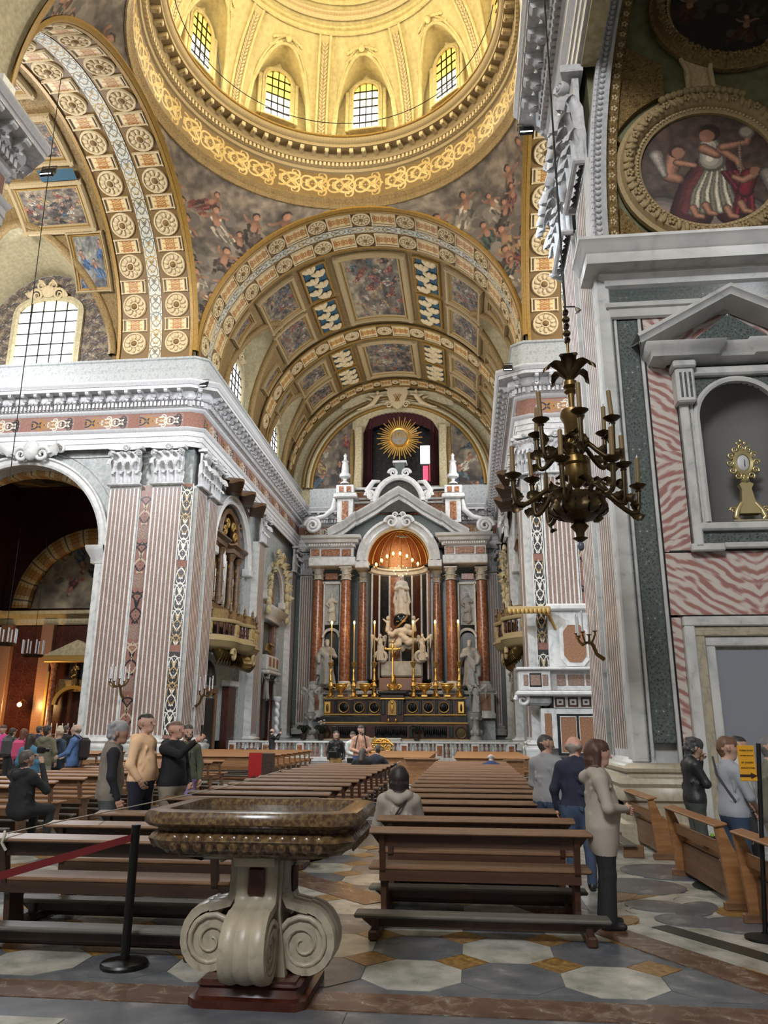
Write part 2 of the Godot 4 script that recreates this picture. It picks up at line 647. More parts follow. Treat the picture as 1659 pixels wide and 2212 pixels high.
	stone("sage", stc, 2.2, 0.75, c3(.62, .66, .60))
	stone("grisaille", stc, 0.6, 0.7, c3(1.08, 1.04, 1.02))
	var rel := noise(SX, 0.06, 12, 3, 30.0, FastNoiseLite.FRACTAL_RIDGED).get_seamless_image(256, 256)
	rel.convert(Image.FORMAT_L8)
	var relt := itex(rel)
	var gl := ramp_tex(256, 256, noise(SX, 0.035, 94, 3, 45.0, FastNoiseLite.FRACTAL_RIDGED), [[0.0, c3(.27, .205, .11)], [0.45, c3(.42, .33, .18)], [0.7, c3(.56, .45, .26)], [1.0, c3(.78, .69, .49)]])
	var gm := stone("gilt", gl, 0.9, 0.42, Color.WHITE, relt, 3.0)
	gm.metallic = 0.25
	var gm2 := stone("gilt_edge", stc, 0.9, 0.5, c3(.80, .66, .36))
	gm2.metallic = 0.2
	plain("blue", c3(.10, .25, .31), 0.7)
	plain("ochre_flat", c3(.42, .31, .13), 0.6)
	# flat scrollwork
	var cream := c3(.74, .68, .54)
	pic("scroll_gold", itex(arabesque(96, 384, c3(.70, .65, .52), [c3(.50, .31, .09), c3(.58, .40, .14), c3(.62, .44, .17)], 4, 96, .05, Color(0, 0, 0, 0), 1.6)), 0.55)
	pic("scroll_blue", itex(arabesque(96, 512, c3(.70, .69, .62), [c3(.42, .33, .16), c3(.36, .37, .36), c3(.60, .47, .20)], 5, 128, .04, Color(0, 0, 0, 0), 1.6)), 0.55)
	pic("scroll_panel", itex(arabesque(96, 192, c3(.78, .68, .49), [c3(.56, .34, .12), c3(.62, .44, .18)], 6, 64, .04, c3(.42, .36, .28), 1.5)), 0.55)
	pic("inlay_pink", itex(arabesque(96, 768, c3(.50, .35, .31), [c3(.07, .07, .08), c3(.66, .60, .50), c3(.09, .09, .10)], 7, 192, .10, Color(0, 0, 0, 0), 2.3)), 0.35)
	pic("inlay_dark", itex(arabesque(96, 768, c3(.10, .10, .115), [c3(.78, .76, .70), c3(.62, .50, .30), c3(.80, .78, .74)], 8, 128, .03, Color(0, 0, 0, 0), 1.7)), 0.35)
	var fz := arabesque(96, 256, c3(.52, .39, .35), [c3(.07, .07, .08), c3(.74, .72, .66), c3(.58, .40, .16)], 9, 85, .08, Color(0, 0, 0, 0), 1.9)
	fz.rotate_90(CLOCKWISE)
	pic("inlay_frieze", itex(fz), 0.6)
	var dr := arabesque(128, 512, c3(.40, .30, .12), [c3(.66, .55, .32), c3(.72, .62, .40)], 10, 128, .07, Color(0, 0, 0, 0), 1.8)
	dr.rotate_90(CLOCKWISE)
	pic("scroll_ring", itex(dr), 0.5, 0.15)
	# frescoes
	var dr1 := [c3(.42, .20, .16), c3(.20, .27, .30), c3(.48, .40, .26), c3(.55, .52, .46), c3(.16, .15, .14)]
	for k in 4:
		pic("pendentive%d" % k, itex(soften(fresco(384, 384, 100 + k, c3(.50, .44, .37), c3(.28, .25, .22), [c3(.36, .20, .17), c3(.22, .25, .22), c3(.46, .37, .25), c3(.55, .50, .43), c3(.24, .20, .17)], 64, .95))), 0.75)
	for k in 7:
		pic("fresco%d" % k, itex(soften(fresco(192, 192, 140 + k, c3(.52, .47, .38), c3(.22, .19, .17), dr1, 24, .95))), 0.75)
	pic("fresco_blue", itex(soften(fresco(160, 192, 170, c3(.50, .48, .42), c3(.30, .30, .30), [c3(.16, .25, .40), c3(.20, .30, .42)], 5, 2.4))), 0.75)
	# wood: long grain
	for w in [["wood", c3(.35, .245, .17), c3(.51, .385, .28)], ["wood_dark", c3(.17, .11, .08), c3(.27, .185, .13)], ["wood_red", c3(.22, .135, .095), c3(.33, .215, .15)], ["wood_light", c3(.46, .31, .18), c3(.63, .455, .29)], ["wood_grey", c3(.27, .26, .24), c3(.40, .385, .36)], ["organ_wood", c3(.25, .17, .10), c3(.46, .34, .22)]]:
		var n := noise(SX, 0.02, 200, 4, 8.0)
		var im := Image.create(128, 128, false, Image.FORMAT_RGB8)
		for y in 128:
			for x in 128:
				var k := clampf(0.5 + 0.6 * n.get_noise_2d(x * 0.25, y * 3.0) + 0.25 * n.get_noise_2d(x * 2.0 + 500, y * 9.0), 0, 1)
				im.set_pixel(x, y, (w[1] as Color).lerp(w[2], k))
		stone(w[0], itex(im), 0.8, 0.42)
	# light of the day in the windows, and lamps
	glow("day", c3(1.0, 1.0, 1.0), 1.5)
	glow("day_yellow", c3(1.0, .86, .38), 1.0)
	glow("day_pale", c3(1.0, .96, .80), 1.1)
	glow("bulb", c3(1.0, .78, .42), 7.0)
	glow("lampface", c3(.95, .98, 1.0), 2.5)

# ------------------------------------------------------------------ shared shapes
var leaf_m: ArrayMesh
var volute_m: ArrayMesh
var abacus_m: ArrayMesh
var rosette_m: ArrayMesh
var rosette_hub_m: ArrayMesh
var modillion_m: ArrayMesh

func leaf_g(h: float, w: float, hook: float, lobes := 4.0) -> G:
	var p := PackedVector3Array()
	var nv := 12
	var y := 0.0
	var z := 0.0
	for j in nv + 1:
		var s := float(j) / nv
		var a := 0.12 + maxf(0.0, s - 0.45) * hook
		if j > 0:
			y += cos(a) * h / nv
			z += sin(a) * h / nv
		var ww := w * 0.5 * (0.7 + 0.5 * sin(PI * minf(s, 0.9))) * (1.0 - 0.55 * pow(s, 5.0)) * (1.0 - 0.20 * absf(sin(s * PI * lobes)))
		for i in 7:
			var u := (i - 3) / 3.0
			var rib := 0.10 * w * (1.0 - absf(u)) + 0.03 * w * cos(u * PI * 3.0)
			p.append(Vector3(u * ww, y, z + rib - 0.10 * w * u * u))
	return G.new().surf(6, nv, p)

func spiral_g(r: float, turns: float, w0: float, dir := 1.0, th := 0.0) -> G:
	var pts := PackedVector3Array()
	var rad := []
	var st := int(turns * 14)
	for i in st + 1:
		var k := float(i) / st
		var a := k * turns * TAU
		var rr := r * (1.0 - 0.86 * k)
		pts.append(Vector3(dir * cos(a) * rr, sin(a) * rr, th * k))
		rad.append(w0 * (1.0 - 0.6 * k))
	return G.new().tube(pts, rad, 6)

func shared() -> void:
	leaf_m = leaf_g(1.0, 0.72, 4.6).mesh()
	volute_m = spiral_g(0.5, 2.0, 0.15, 1.0, 0.12).ball(Vector3(0, 0, 0.08), Vector3(.16, .16, .14), 8, 5).mesh()
	var ab := PackedVector2Array()
	for i in 9:
		var u := i / 8.0
		ab.append(Vector2(lerpf(-0.62, 0.62, u), 0.30 - 0.14 * sin(PI * u)))
	ab.append(Vector2(0.62, -0.1))
	ab.append(Vector2(-0.62, -0.1))
	var ag := G.new().prism(ab, Transform3D(Basis(Vector3.RIGHT, PI / 2), Vector3(0, 0, 0)), 0.08)
	abacus_m = ag.mesh()
	var rg := G.new()
	for i in 10:
		var a := TAU * i / 10.0
		rg.ball(Vector3(cos(a) * .58, sin(a) * .58, .10), Vector3(.26, .14, .10), 6, 4, Basis(Vector3.BACK, a))
	rg.lathe(pv([1.0, 0.0, 1.0, .10, .95, .17, .86, .17, .82, .07, .40, .05, .34, .15, .0, .2]), 20, Transform3D(Basis(Vector3.RIGHT, PI / 2), Vector3.ZERO))
	rosette_m = rg.mesh()
	rosette_hub_m = G.new().ball(Vector3(0, 0, .16), Vector3(.26, .26, .16), 8, 5).mesh()
	var mg := G.new()
	mg.loft(pv([.0, .0, .42, .0, .42, -.10, .36, -.16, .26, -.15, .20, -.20, .12, -.30, .0, -.30]), [[Vector3(-.11, 0, 0), Vector3(0, 0, 1), Vector3.UP], [Vector3(.11, 0, 0), Vector3(0, 0, 1), Vector3.UP]], false, true)
	for s in [-1.0, 1.0]:
		var sp := pv([.0, .0, .42, .0, .42, -.10, .36, -.16, .26, -.15, .20, -.20, .12, -.30, .0, -.30])
		mg.prism(sp, Transform3D(Basis(Vector3(0, 0, 1), Vector3.UP, Vector3(-1, 0, 0)), Vector3(.10 * s, 0, 0)), .02)
	mg.add(leaf_g(.3, .2, 4.0), Transform3D(Basis(Vector3.RIGHT, PI * 0.62), Vector3(0, -.30, .06)))
	mg.box(Vector3(0, .02, .22), Vector3(.27, .05, .46))
	modillion_m = mg.mesh()

# Corinthian pilaster capital: base line centre, facing, width, height
func capital(parent: Node, at: Vector3, nrm: Vector3, w: float, h: float, mat: Material, out := 0.28) -> void:
	var c := part("capital", parent)
	c.transform = facing(at, nrm)
	var bell := G.new()
	bell.loft(pv([-w * .44, .0, w * .44, .0, w * .44, out * .22, -w * .44, out * .22]), [[Vector3.ZERO, Vector3.RIGHT, Vector3.BACK], [Vector3(0, h * .55, 0), Vector3.RIGHT, Vector3.BACK], [Vector3(0, h * .88, 0), Vector3.RIGHT * 1.12, Vector3.BACK * 2.2]], true, true)
	obj("bell", bell, mat, c)
	for row in 2:
		var cnt := 4 - row
		for i in cnt:
			var x := (i - (cnt - 1) * 0.5) * w * 0.27
			var s := h * (0.56 if row == 0 else 0.98)
			obj("leaf", leaf_m, mat, c, Transform3D(Basis.IDENTITY.scaled(Vector3(w * .37, s, s * .38 + .1)), Vector3(x, 0.0, out * (.2 + .1 * row))))
	for s in [-1.0, 1.0]:
		obj("volute", volute_m, mat, c, Transform3D(Basis(Vector3.UP, s * 0.6) * Basis.IDENTITY.scaled(Vector3(-s * w * .21, w * .21, .9)), Vector3(s * w * .45, h * .78, out * 1.15)))
		obj("volute", volute_m, mat, c, Transform3D(Basis.IDENTITY.scaled(Vector3(s * w * .13, w * .13, .7)), Vector3(s * w * .13, h * .80, out * 1.0)))
		obj("leaf", leaf_m, mat, c, Transform3D(Basis(Vector3.UP, s * 0.5).scaled_local(Vector3(w * .28, h * 1.12, h * .42)), Vector3(s * w * .42, 0.0, out * .2)))
	obj("abacus", abacus_m, mat, c, Transform3D(Basis.IDENTITY.scaled(Vector3(w * .92, h * .95, out * 4.2)), Vector3(0, h * .95, out * .1)))
	obj("fleuron", rosette_m, mat, c, Transform3D(Basis.IDENTITY.scaled(Vector3(w * .11, w * .11, .3)), Vector3(0, h * .95, out * 1.0)))
	obj("necking", G.new().sweep(pv([.0, -.10, .06, -.10, .10, -.06, .10, -.02, .05, .02, .0, .02]), [Vector3(-w * .5, 0, -.05), Vector3(-w * .5, 0, out * .55), Vector3(w * .5, 0, out * .55), Vector3(w * .5, 0, -.05)], -1.0), mat, c)

# fluted pilaster of white marble with rose-brown inlay between the fillets
func pilaster(parent: Node, at: Vector3, nrm: Vector3, w: float, y0: float, y1: float, nf: int, relief: float, mat: Material, inlay: Material, base := true) -> void:
	var c := part("pilaster", parent)
	c.transform = facing(Vector3(at.x, 0, at.z), nrm)
	obj("shaft", G.new().box(Vector3(0, (y0 + y1) * .5, -relief * .5), Vector3(w, y1 - y0, relief)), mat, c)
	var pitch := (w - 0.10) / nf
	var fg := G.new()
	var hh := y1 - y0 - 0.5
	var r := pitch * (0.34 if relief > .36 else .28)
	var pl := PackedVector2Array()
	for i in 7:
		pl.append(Vector2(cos(PI * i / 6) * r, hh * .5 + sin(PI * i / 6) * r))
	for i in 7:
		pl.append(Vector2(cos(PI + PI * i / 6) * r, -hh * .5 + sin(PI + PI * i / 6) * r))
	fg.prism(pl, Transform3D.IDENTITY, 0.02)
	var fm := fg.mesh()
	for i in nf:
		obj("flute", fm, inlay, c, Transform3D(Basis.IDENTITY, Vector3((i - (nf - 1) * .5) * pitch, (y0 + y1) * .5, -.007)))
	if base:
		var pth := PackedVector3Array([Vector3(-w * .5, 0, -relief), Vector3(-w * .5, 0, 0), Vector3(w * .5, 0, 0), Vector3(w * .5, 0, -relief)])
		obj("base", G.new().sweep(pv([.24, y0 - .62, .24, y0 - .42, .25, y0 - .38, .27, y0 - .30, .24, y0 - .22, .16, y0 - .20, .13, y0 - .15, .17, y0 - .12, .19, y0 - .07, .15, y0 - .01, .06, y0, .02, y0 + .05, .0, y0 + .08]), pth, -1.0), mat, c)

const ARCHI := [.0, 15.0, .08, 15.0, .08, 15.25, .12, 15.27, .12, 15.52, .16, 15.54, .16, 15.78, .20, 15.82, .27, 15.92, .28, 15.97, .02, 15.98]
const CORN := [.02, 16.85, .10, 16.92, .14, 16.98, .14, 17.04, .22, 17.08, .22, 17.36, .34, 17.38, .40, 17.46, .42, 17.5, .42, 17.80, .86, 17.80, .86, 17.96, .90, 17.98, .92, 18.04, .98, 18.10, 1.0, 18.18, 1.0, 18.22, -.4, 18.24]

# entablature on a line of plan points (x, depth); pieces between s0 and s1 of each straight run get brackets and inlay
func entablature(parent: Node, plan: Array, side: float, frieze_mat: String) -> void:
	var path := PackedVector3Array()
	for q in plan:
		path.append(V(q[0], 0, q[1]))
	obj("architrave", G.new().sweep(pv(ARCHI), path, side), M.white_fine, parent)
	obj("frieze", G.new().sweep(pv([.02, 15.97, .02, 16.86]), path, side), M[frieze_mat], parent)
	obj("cornice", G.new().sweep(pv(CORN), path, side), M.white_fine, parent)
	var dent := G.new()
	var egg := G.new()
	for i in path.size() - 1:
		var a := path[i]
		var b := path[i + 1]
		var l := (b - a).length()
		var t := (b - a) / l
		var nn := Vector3(t.z, 0, -t.x) * side
		var bs := Basis(-t if side > 0 else t, Vector3.UP, nn)
		var cnt := int(l / 0.2)
		for k in cnt:
			var p := a + t * (l * (k + .5) / cnt)
			dent.box(p + nn * .29 + Vector3.UP * 17.22, Vector3(.12, .24, .15), bs)
			egg.ball(p + nn * .39 + Vector3.UP * 17.43, Vector3(.07, .05, .045), 5, 3, bs)
		cnt = maxi(1, int(round(l / 0.68)))
		for k in cnt:
			var p := a + t * (l * (k + .5) / cnt)
			obj("modillion", modillion_m, M.white_fine, parent, Transform3D(bs, p + nn * .42 + Vector3.UP * 17.79))
		if l > 1.4:
			var np := maxi(1, int(round(l / 2.9)))
			for k in np:
				var p := a + t * (l * (k + .5) / np) + nn * .03 + Vector3.UP * 16.42
				var hw := minf(1.15, l * .42)
				obj("frieze_inlay", G.new().quad(p - bs.x * hw - Vector3.UP * .36, p + bs.x * hw - Vector3.UP * .36, p + bs.x * hw + Vector3.UP * .36, p - bs.x * hw + Vector3.UP * .36), M.inlay_frieze, parent)
	obj("dentils", dent, M.white_fine, parent).set_meta("kind", "stuff")
	obj("egg_and_dart", egg, M.white_fine, parent).set_meta("kind", "stuff")

# ------------------------------------------------------------------ vaults
func bp(B: Dictionary, s: float, th: float, off := 0.0) -> Vector3:
	return B.o + B.a * s + B.c * ((B.r - off) * cos(th)) + Vector3.UP * ((B.ry - off) * sin(th))

func bn(B: Dictionary, th: float) -> Vector3:
	return -(B.c * (cos(th) / B.r) + Vector3.UP * (sin(th) / B.ry)).normalized()

func lun_y(L: Dictionary, s: float) -> float:
	var q: float = absf(s - L.s) / L.hw
	return 0.0 if q >= 1.0 else L.h * pow(1.0 - pow(q, 1.9), 0.62)

func barrel(parent: Node, nm: String, B: Dictionary, s0: float, s1: float, luns: Array, mat: Material, sides := [0, 1], nth := 22) -> void:
	var ss := [s0, s1]
	for L in luns:
		for k in 17:
			ss.append(clampf(L.s + L.hw * sin(PI * .5 * (k / 8.0 - 1.0)), s0, s1))
	var x := s0
	while x < s1:
		ss.append(x)
		x += 0.7
	ss.sort()
	var g := G.new()
	for h in sides:
		var p := PackedVector3Array()
		for s in ss:
			var y := -.5
			for L in luns:
				if L.side == h:
					var ly := lun_y(L, s)
					y = maxf(y, ly if ly > 0.0 else -.5)
			var t0 := asin(clampf(y / B.ry, -.1, .999))
			for j in nth + 1:
				var th := lerpf(t0, PI * .5, float(j) / nth)
				p.append(bp(B, s, th if h == 0 else PI - th))
		g.surf(nth, ss.size() - 1, p, h == 1)
	obj(nm, g, mat, parent)

# curved rectangle on a vault, raised by off
func bpatch(B: Dictionary, s0: float, s1: float, t0: float, t1: float, off: float, ns := 2, nt := 8) -> G:
	var p := PackedVector3Array()
	for j in nt + 1:
		for i in ns + 1:
			p.append(bp(B, lerpf(s0, s1, float(i) / ns), lerpf(t0, t1, float(j) / nt), off))
	return G.new().surf(ns, nt, p)

# moulded frame around a curved rectangle
func bframe(B: Dictionary, s0: float, s1: float, t0: float, t1: float, w: float, hgt: float, nt := 8) -> G:
	var prof := pv([.0, .0, .0, hgt * .6, w * .18, hgt, w * .45, hgt, w * .55, hgt * .55, w * .85, hgt * .45, w, .02])
	var g := G.new()
	for e in 2:
		var fr := []
		for j in nt + 1:
			var th := lerpf(t0, t1, float(j) / nt)
			fr.append([bp(B, s0 if e == 0 else s1, th), B.a * (1.0 if e == 0 else -1.0), bn(B, th)])
		g.loft(prof, fr, false, e == 0)
	for e in 2:
		var th := t0 if e == 0 else t1
		var tg := (bp(B, 0, th + .01) - bp(B, 0, th - .01)).normalized() * (1.0 if e == 0 else -1.0)
		g.loft(prof, [[bp(B, s0, th), tg, bn(B, th)], [bp(B, s1, th), tg, bn(B, th)]], false, e == 1)
	return g

func bpaint(parent: Node, B: Dictionary, s0: float, s1: float, t0: float, t1: float, mat: Material, fw := 0.5) -> void:
	var c := part("painting", parent)
	var dt: float = fw / B.r
	obj("canvas", bpatch(B, s0 + fw * .7, s1 - fw * .7, t0 + dt * .7, t1 - dt * .7, .06), mat, c)
	obj("frame", bframe(B, s0, s1, t0, t1, fw, .26), M.ring_stucco, c)
	var ds: float = fw * .62
	obj("gilt_slip", bframe(B, s0 + ds, s1 - ds, t0 + ds / B.r, t1 - ds / B.r, .16, .16), M.gilt_edge, c)

# transverse band of a vault with rosettes and scroll panels: two rows with a scroll strip between, or one row
func rosette_band(parent: Node, B: Dictionary, s0: float, s1: float, rows: int, cnt: int, t0: float, t1: float, rad := 0.5, skip := 0) -> void:
	var w := (s1 - s0)
	obj("band", bpatch(B, s0, s1, t0, t1, .10, 2, 40), M.ochre_flat, parent)
	var lanes := []
	if rows == 2:
		lanes = [s0 + w * .22, s1 - w * .22]
		var st := bpatch(B, s0 + w * .42, s1 - w * .42, t0, t1, .13, 2, 40)
		for i in st.t.size():
			st.t[i] = Vector2(st.t[i].x, st.t[i].y * 7.0)
		obj("scroll_strip", st, M.scroll_blue, parent)
	else:
		lanes = [(s0 + s1) * .5]
	for e in [s0 + .08, s1 - .08]:
		obj("rim", bpatch(B, e - .08, e + .08, t0, t1, .2, 1, 40), M.gilt_edge, parent)
	var lw: float = w * (.36 if rows == 2 else .80)
	for sc in lanes:
		for k in cnt:
			if k < skip:
				continue
			var th := lerpf(t0, t1, (k + .5) / cnt)
			var dth := (t1 - t0) / cnt
			var f := facing(bp(B, sc, th, .12), bn(B, th), B.a)
			var rs := part("rosette", parent)
			rs.transform = Transform3D(f.basis.scaled_local(Vector3(rad, rad, rad)), f.origin)
			obj("petals", rosette_m, M.grisaille, rs)
			obj("heart", rosette_hub_m, M.ochre_flat, rs)
			if k < cnt - 1:
				var tm := th + dth * .5
				var hp: float = dth * .5 - rad * 1.12 / B.r
				if hp > 0.01:
					obj("scroll_panel", bpatch(B, sc - lw * .36, sc + lw * .36, tm - hp, tm + hp, .15, 1, 4), M.scroll_panel, parent)
					obj("panel_frame", bframe(B, sc - lw * .46, sc + lw * .46, tm - hp * 1.06, tm + hp * 1.06, .16, .2, 4), M.grisaille, parent)

# window: arched opening with panes, in the plane of xf (z towards the room)
func window(xf: Transform3D, w: float, h: float, rise: float, cols: int, rows: int, mats: Array, label: String, nm := "window", frame := M.stucco as Material, fwid := 0.3) -> Node3D:
	used["win"] = used.get("win", 0) + 1
	var o := setting("window_%d" % used.win, label, "window")
	o.transform = xf
	var top := func(x: float) -> float:
		return h - rise + rise * sqrt(maxf(0.0, 1.0 - pow(x / (w * .5), 2)))
	var bars := G.new()
	for i in cols:
		var x0 := -w * .5 + w * i / cols
		var x1 := x0 + w / cols
		for j in rows:
			var y0 := h * j / rows
			var y1 := h * (j + 1) / rows
			var ya: float = minf(y1, top.call(x0 + .001 * w))
			var yb: float = minf(y1, top.call(x1 - .001 * w))
			var ym: float = minf(y1, top.call((x0 + x1) * .5))
			if ym <= y0 + .02:
				continue
			ya = maxf(ya, y0)
			yb = maxf(yb, y0)
			var g := G.new()
			g.quad(Vector3(x0, y0, 0), Vector3((x0 + x1) * .5, y0, 0), Vector3((x0 + x1) * .5, ym, 0), Vector3(x0, ya, 0))
			g.quad(Vector3((x0 + x1) * .5, y0, 0), Vector3(x1, y0, 0), Vector3(x1, yb, 0), Vector3((x0 + x1) * .5, ym, 0))
			obj("pane", g, mats[clampi(int(float(j) / rows * mats.size()), 0, mats.size() - 1)], o)
		if i > 0:
			bars.box(Vector3(x0, top.call(x0) * .5, .03), Vector3(.05, top.call(x0), .06))
	for j in range(1, rows):
		var y := h * j / rows
		var hw := w * .5
		if y > h - rise:
			hw = w * .5 * sqrt(maxf(0.0, 1.0 - pow((y - h + rise) / rise, 2)))
		bars.box(Vector3(0, y, .03), Vector3(hw * 2.0, .05, .06))
	obj("glazing_bars", bars, M.iron, o)
	var fr := []
	fr.append([Vector3(-w * .5, 0, 0), Vector3(-1, 0, 0), Vector3.BACK])
	for k in 13:
		var a := PI - PI * k / 12.0
		var n := Vector3(cos(a) * rise, sin(a) * w * .5, 0).normalized()
		fr.append([Vector3(cos(a) * w * .5, h - rise + sin(a) * rise, 0), n, Vector3.BACK])
	fr.append([Vector3(w * .5, 0, 0), Vector3(1, 0, 0), Vector3.BACK])
	obj("frame", G.new().loft(pv([.0, -.05, .0, .12, fwid * .35, .16, fwid * .5, .12, fwid, .12, fwid, -.05]), fr), frame, o)
	obj("sill", G.new().cbox(Vector3(0, -.06, .1), Vector3(w + fwid * 2, .12, .36), .02), frame, o)
	return o

func arc_frames(c: Vector3, x: Vector3, y: Vector3, z: Vector3, rx: float, ry: float, a0: float, a1: float, n: int) -> Array:
	var fr := []
	for i in n + 1:
		var a := lerpf(a0, a1, float(i) / n)
		fr.append([c + x * (cos(a) * rx) + y * (sin(a) * ry), (x * (cos(a) * ry) + y * (sin(a) * rx)).normalized(), z])
	return fr

# ------------------------------------------------------------------ the building
func build_dome() -> void:
	var o := setting("ceiling", "shallow cream dome with gilded ring cornice, ribs and arched yellow windows", "dome")
	var at := V(XC, 0, DC)
	var xf := Transform3D(Basis.IDENTITY, at)
	# ring: profile of (radius, height), seen from below and inside
	obj("lower_moulding", G.new().lathe(pv([8.4, 28.1, 8.32, 28.12, 8.22, 28.3, 8.28, 28.4, 8.2, 28.5, 8.12, 28.62, 8.16, 28.75, 8.2, 28.8]), 72, xf), M.gilt, o)
	var fz := G.new()
	var fr := []
	for i in 97:
		var a := TAU * i / 96
		fr.append([at, Vector3(cos(a), 0, sin(a)), Vector3.UP])
	fz.loft(pv([8.2, 28.8, 8.1, 30.1]), fr)
	for i in fz.t.size():
		fz.t[i] = Vector2(float((i / 2) % 97) / 96.0 * 9.0, fz.t[i].y)
	obj("frieze", fz, M.scroll_ring, o)
	obj("cornice", G.new().lathe(pv([8.1, 30.1, 8.0, 30.15, 7.96, 30.3, 8.0, 30.32, 7.92, 30.36, 7.92, 30.62, 7.82, 30.66, 7.78, 30.8, 7.78, 31.15, 7.32, 31.16, 7.32, 31.34, 7.22, 31.4, 7.16, 31.55, 7.16, 31.62]), 72, xf), M.ring_stucco, o)  # grey-brown stucco, its darker tone also standing for shade below the windows
	obj("gilt_edge", G.new().lathe(pv([7.16, 31.62, 7.10, 31.66, 7.10, 31.74, 7.85, 31.76]), 72, xf), M.gilt_edge, o)
	var dent := G.new()
	for i in 220:
		var a := TAU * i / 220
		dent.box(at + Vector3(cos(a) * 7.86, 30.49, sin(a) * 7.86), Vector3(.14, .22, .12), Basis(Vector3.UP, -a))
	obj("dentils", dent, M.grisaille, o).set_meta("kind", "stuff")
	var mm := G.new().box(Vector3(0, 0, .2), Vector3(.2, .22, .4)).ball(Vector3(0, -.08, .36), Vector3(.1, .09, .09), 6, 4).mesh()
	for i in 72:
		var a := TAU * (i + .5) / 72
		var nn := Vector3(-cos(a), 0, -sin(a))
		if at.z + sin(a) * 8.0 > -19.5:
			continue
		obj("modillion", mm, M.grisaille, o, facing(at + Vector3(cos(a) * 7.76, 31.02, sin(a) * 7.76), nn))
	# shell with lunettes over ten windows
	var NB := 10
	var rb := 7.75
	var y0 := 31.7
	var hb := 8.3
	var off := deg_to_rad(3.0)
	var hw := deg_to_rad(13.2)
	var dpt := func(az: float, ps: float, inn: float) -> Vector3:
		var r := (rb - inn) * cos(ps)
		return at + Vector3(sin(az) * r, y0 + (hb - inn) * sin(ps), -cos(az) * r)
	var shell := G.new()
	var hood := G.new()
	var azs := []
	for b in NB:
		for k in 13:
			azs.append([off + TAU * b / NB + deg_to_rad(-18.0) + deg_to_rad(36.0) * k / 12.0, b])
	for b in NB:
		var c := off + TAU * b / NB
		var p := PackedVector3Array()
		var edge := []
		var lst := [-18.0, -15.5]
		for k in 17:
			lst.append(-13.2 + 26.4 * k / 16.0)
		lst.append_array([15.5, 18.0])
		for q in lst:
			var az := c + deg_to_rad(q)
			var u := absf(deg_to_rad(q)) / hw
			var y := 0.0 if u >= 1.0 else 4.6 * pow(1.0 - pow(u, 2.2), .5)
			var ps0 := asin(clampf(y / hb, 0, 1))
			for j in 13:
				p.append(dpt.call(az, lerpf(ps0, PI * .5, j / 12.0), 0.0))
			if u <= 1.0001:
				edge.append([az, y, ps0])
		shell.surf(12, lst.size() - 1, p, true)
		var far := cos(c) > -0.45
		var hp := PackedVector3Array()
		for e in edge:
			var q: Vector3 = dpt.call(e[0], e[2], 0.0)
			hp.append(q)
			hp.append(at + Vector3(sin(e[0]) * (rb + .05), y0 + e[1] * .93, -cos(e[0]) * (rb + .05)))
		hood.surf(1, edge.size() - 1, hp)
		if not far:
			continue
		# stepped mouldings round the lunette
		for ring in 2:
			var fr2 := []
			for e in edge:
				var k := 1.0 + .045 * ring
				var az: float = c + (e[0] - c) * k
				var ps: float = asin(clampf(e[1] * (1.0 + .06 * ring) / hb, 0, 1))
				fr2.append(dpt.call(az, ps, .02))
			obj("lunette_moulding", G.new().tube(PackedVector3Array(fr2), [.10 - .03 * ring], 6, false), M.stucco_dome, o)
		var nrm := Vector3(-sin(c), 0, cos(c))
		var wat := at + Vector3(sin(c), 0, -cos(c)) * (rb - .1)
		var fx := facing(wat + Vector3.UP * (y0 + .75), nrm)
		# window wall behind the lunette
		var wallp := PackedVector2Array()
		for k in 17:
			var u := -1.0 + k / 8.0
			wallp.append(Vector2(u * 2.0, 4.6 * pow(1.0 - pow(absf(u), 2.2), .5)))
		obj("window_wall", G.new().prism(wallp, facing(wat + Vector3.UP * (y0 - .2) - nrm * .16, nrm), .04), M.stucco_dome, o)
		obj("lunette_shell", leaf_g(1.0, 1.5, 1.0, 5.0), M.stucco_dome, o, facing(wat + Vector3.UP * (y0 + 3.85) + nrm * -.1, nrm, Vector3.UP, .5))
		for sx in [-1.0, 1.0]:
			obj("window_pier", G.new().cbox(Vector3(sx * 1.02, 1.3, .0), Vector3(.22, 2.6, .25), .04), M.stucco_dome, o, fx)
		obj("sill_panel", G.new().cbox(Vector3(0, -.42, .06), Vector3(1.1, .34, .1), .03), M.gilt, o, fx)
		window(fx, 1.35, 3.05, .67, 4, 6, [M.day, M.day_pale, M.day_yellow, M.day_yellow] if b != 0 else [M.day, M.day, M.day_pale, M.day_yellow], "arched dome window number %d counted round from the choir axis, yellow panes over clear ones" % (b + 1), "window", M.stucco_dome, .22)
	obj("shell", shell, M.stucco_dome, o)
	obj("window_hoods", hood, M.stucco_dome, o)
	# ribs with laurel, cherub panels between their heads, and the ring above
	var lm := leaf_g(.34, .22, 1.6, 3.0).mesh()
	for b in NB:
		var c := off + TAU * (b + .5) / NB
		if cos(c) < -0.5:
			continue
		var rbn := part("rib", o)
		var g := G.new()
		var fr3 := []
		for j in 15:
			var ps := lerpf(.0, .70, j / 14.0)
			var q: Vector3 = dpt.call(c, ps, 0.0)
			fr3.append([q, Vector3(cos(c), 0, sin(c)), -Vector3(sin(c) * cos(ps), sin(ps), -cos(c) * cos(ps))])
		g.loft(pv([-.33, .0, -.33, .12, -.24, .16, -.2, .06, .2, .06, .24, .16, .33, .12, .33, .0]), fr3)
		obj("rib_body", g, M.stucco_dome, rbn)
		var lg := G.new()
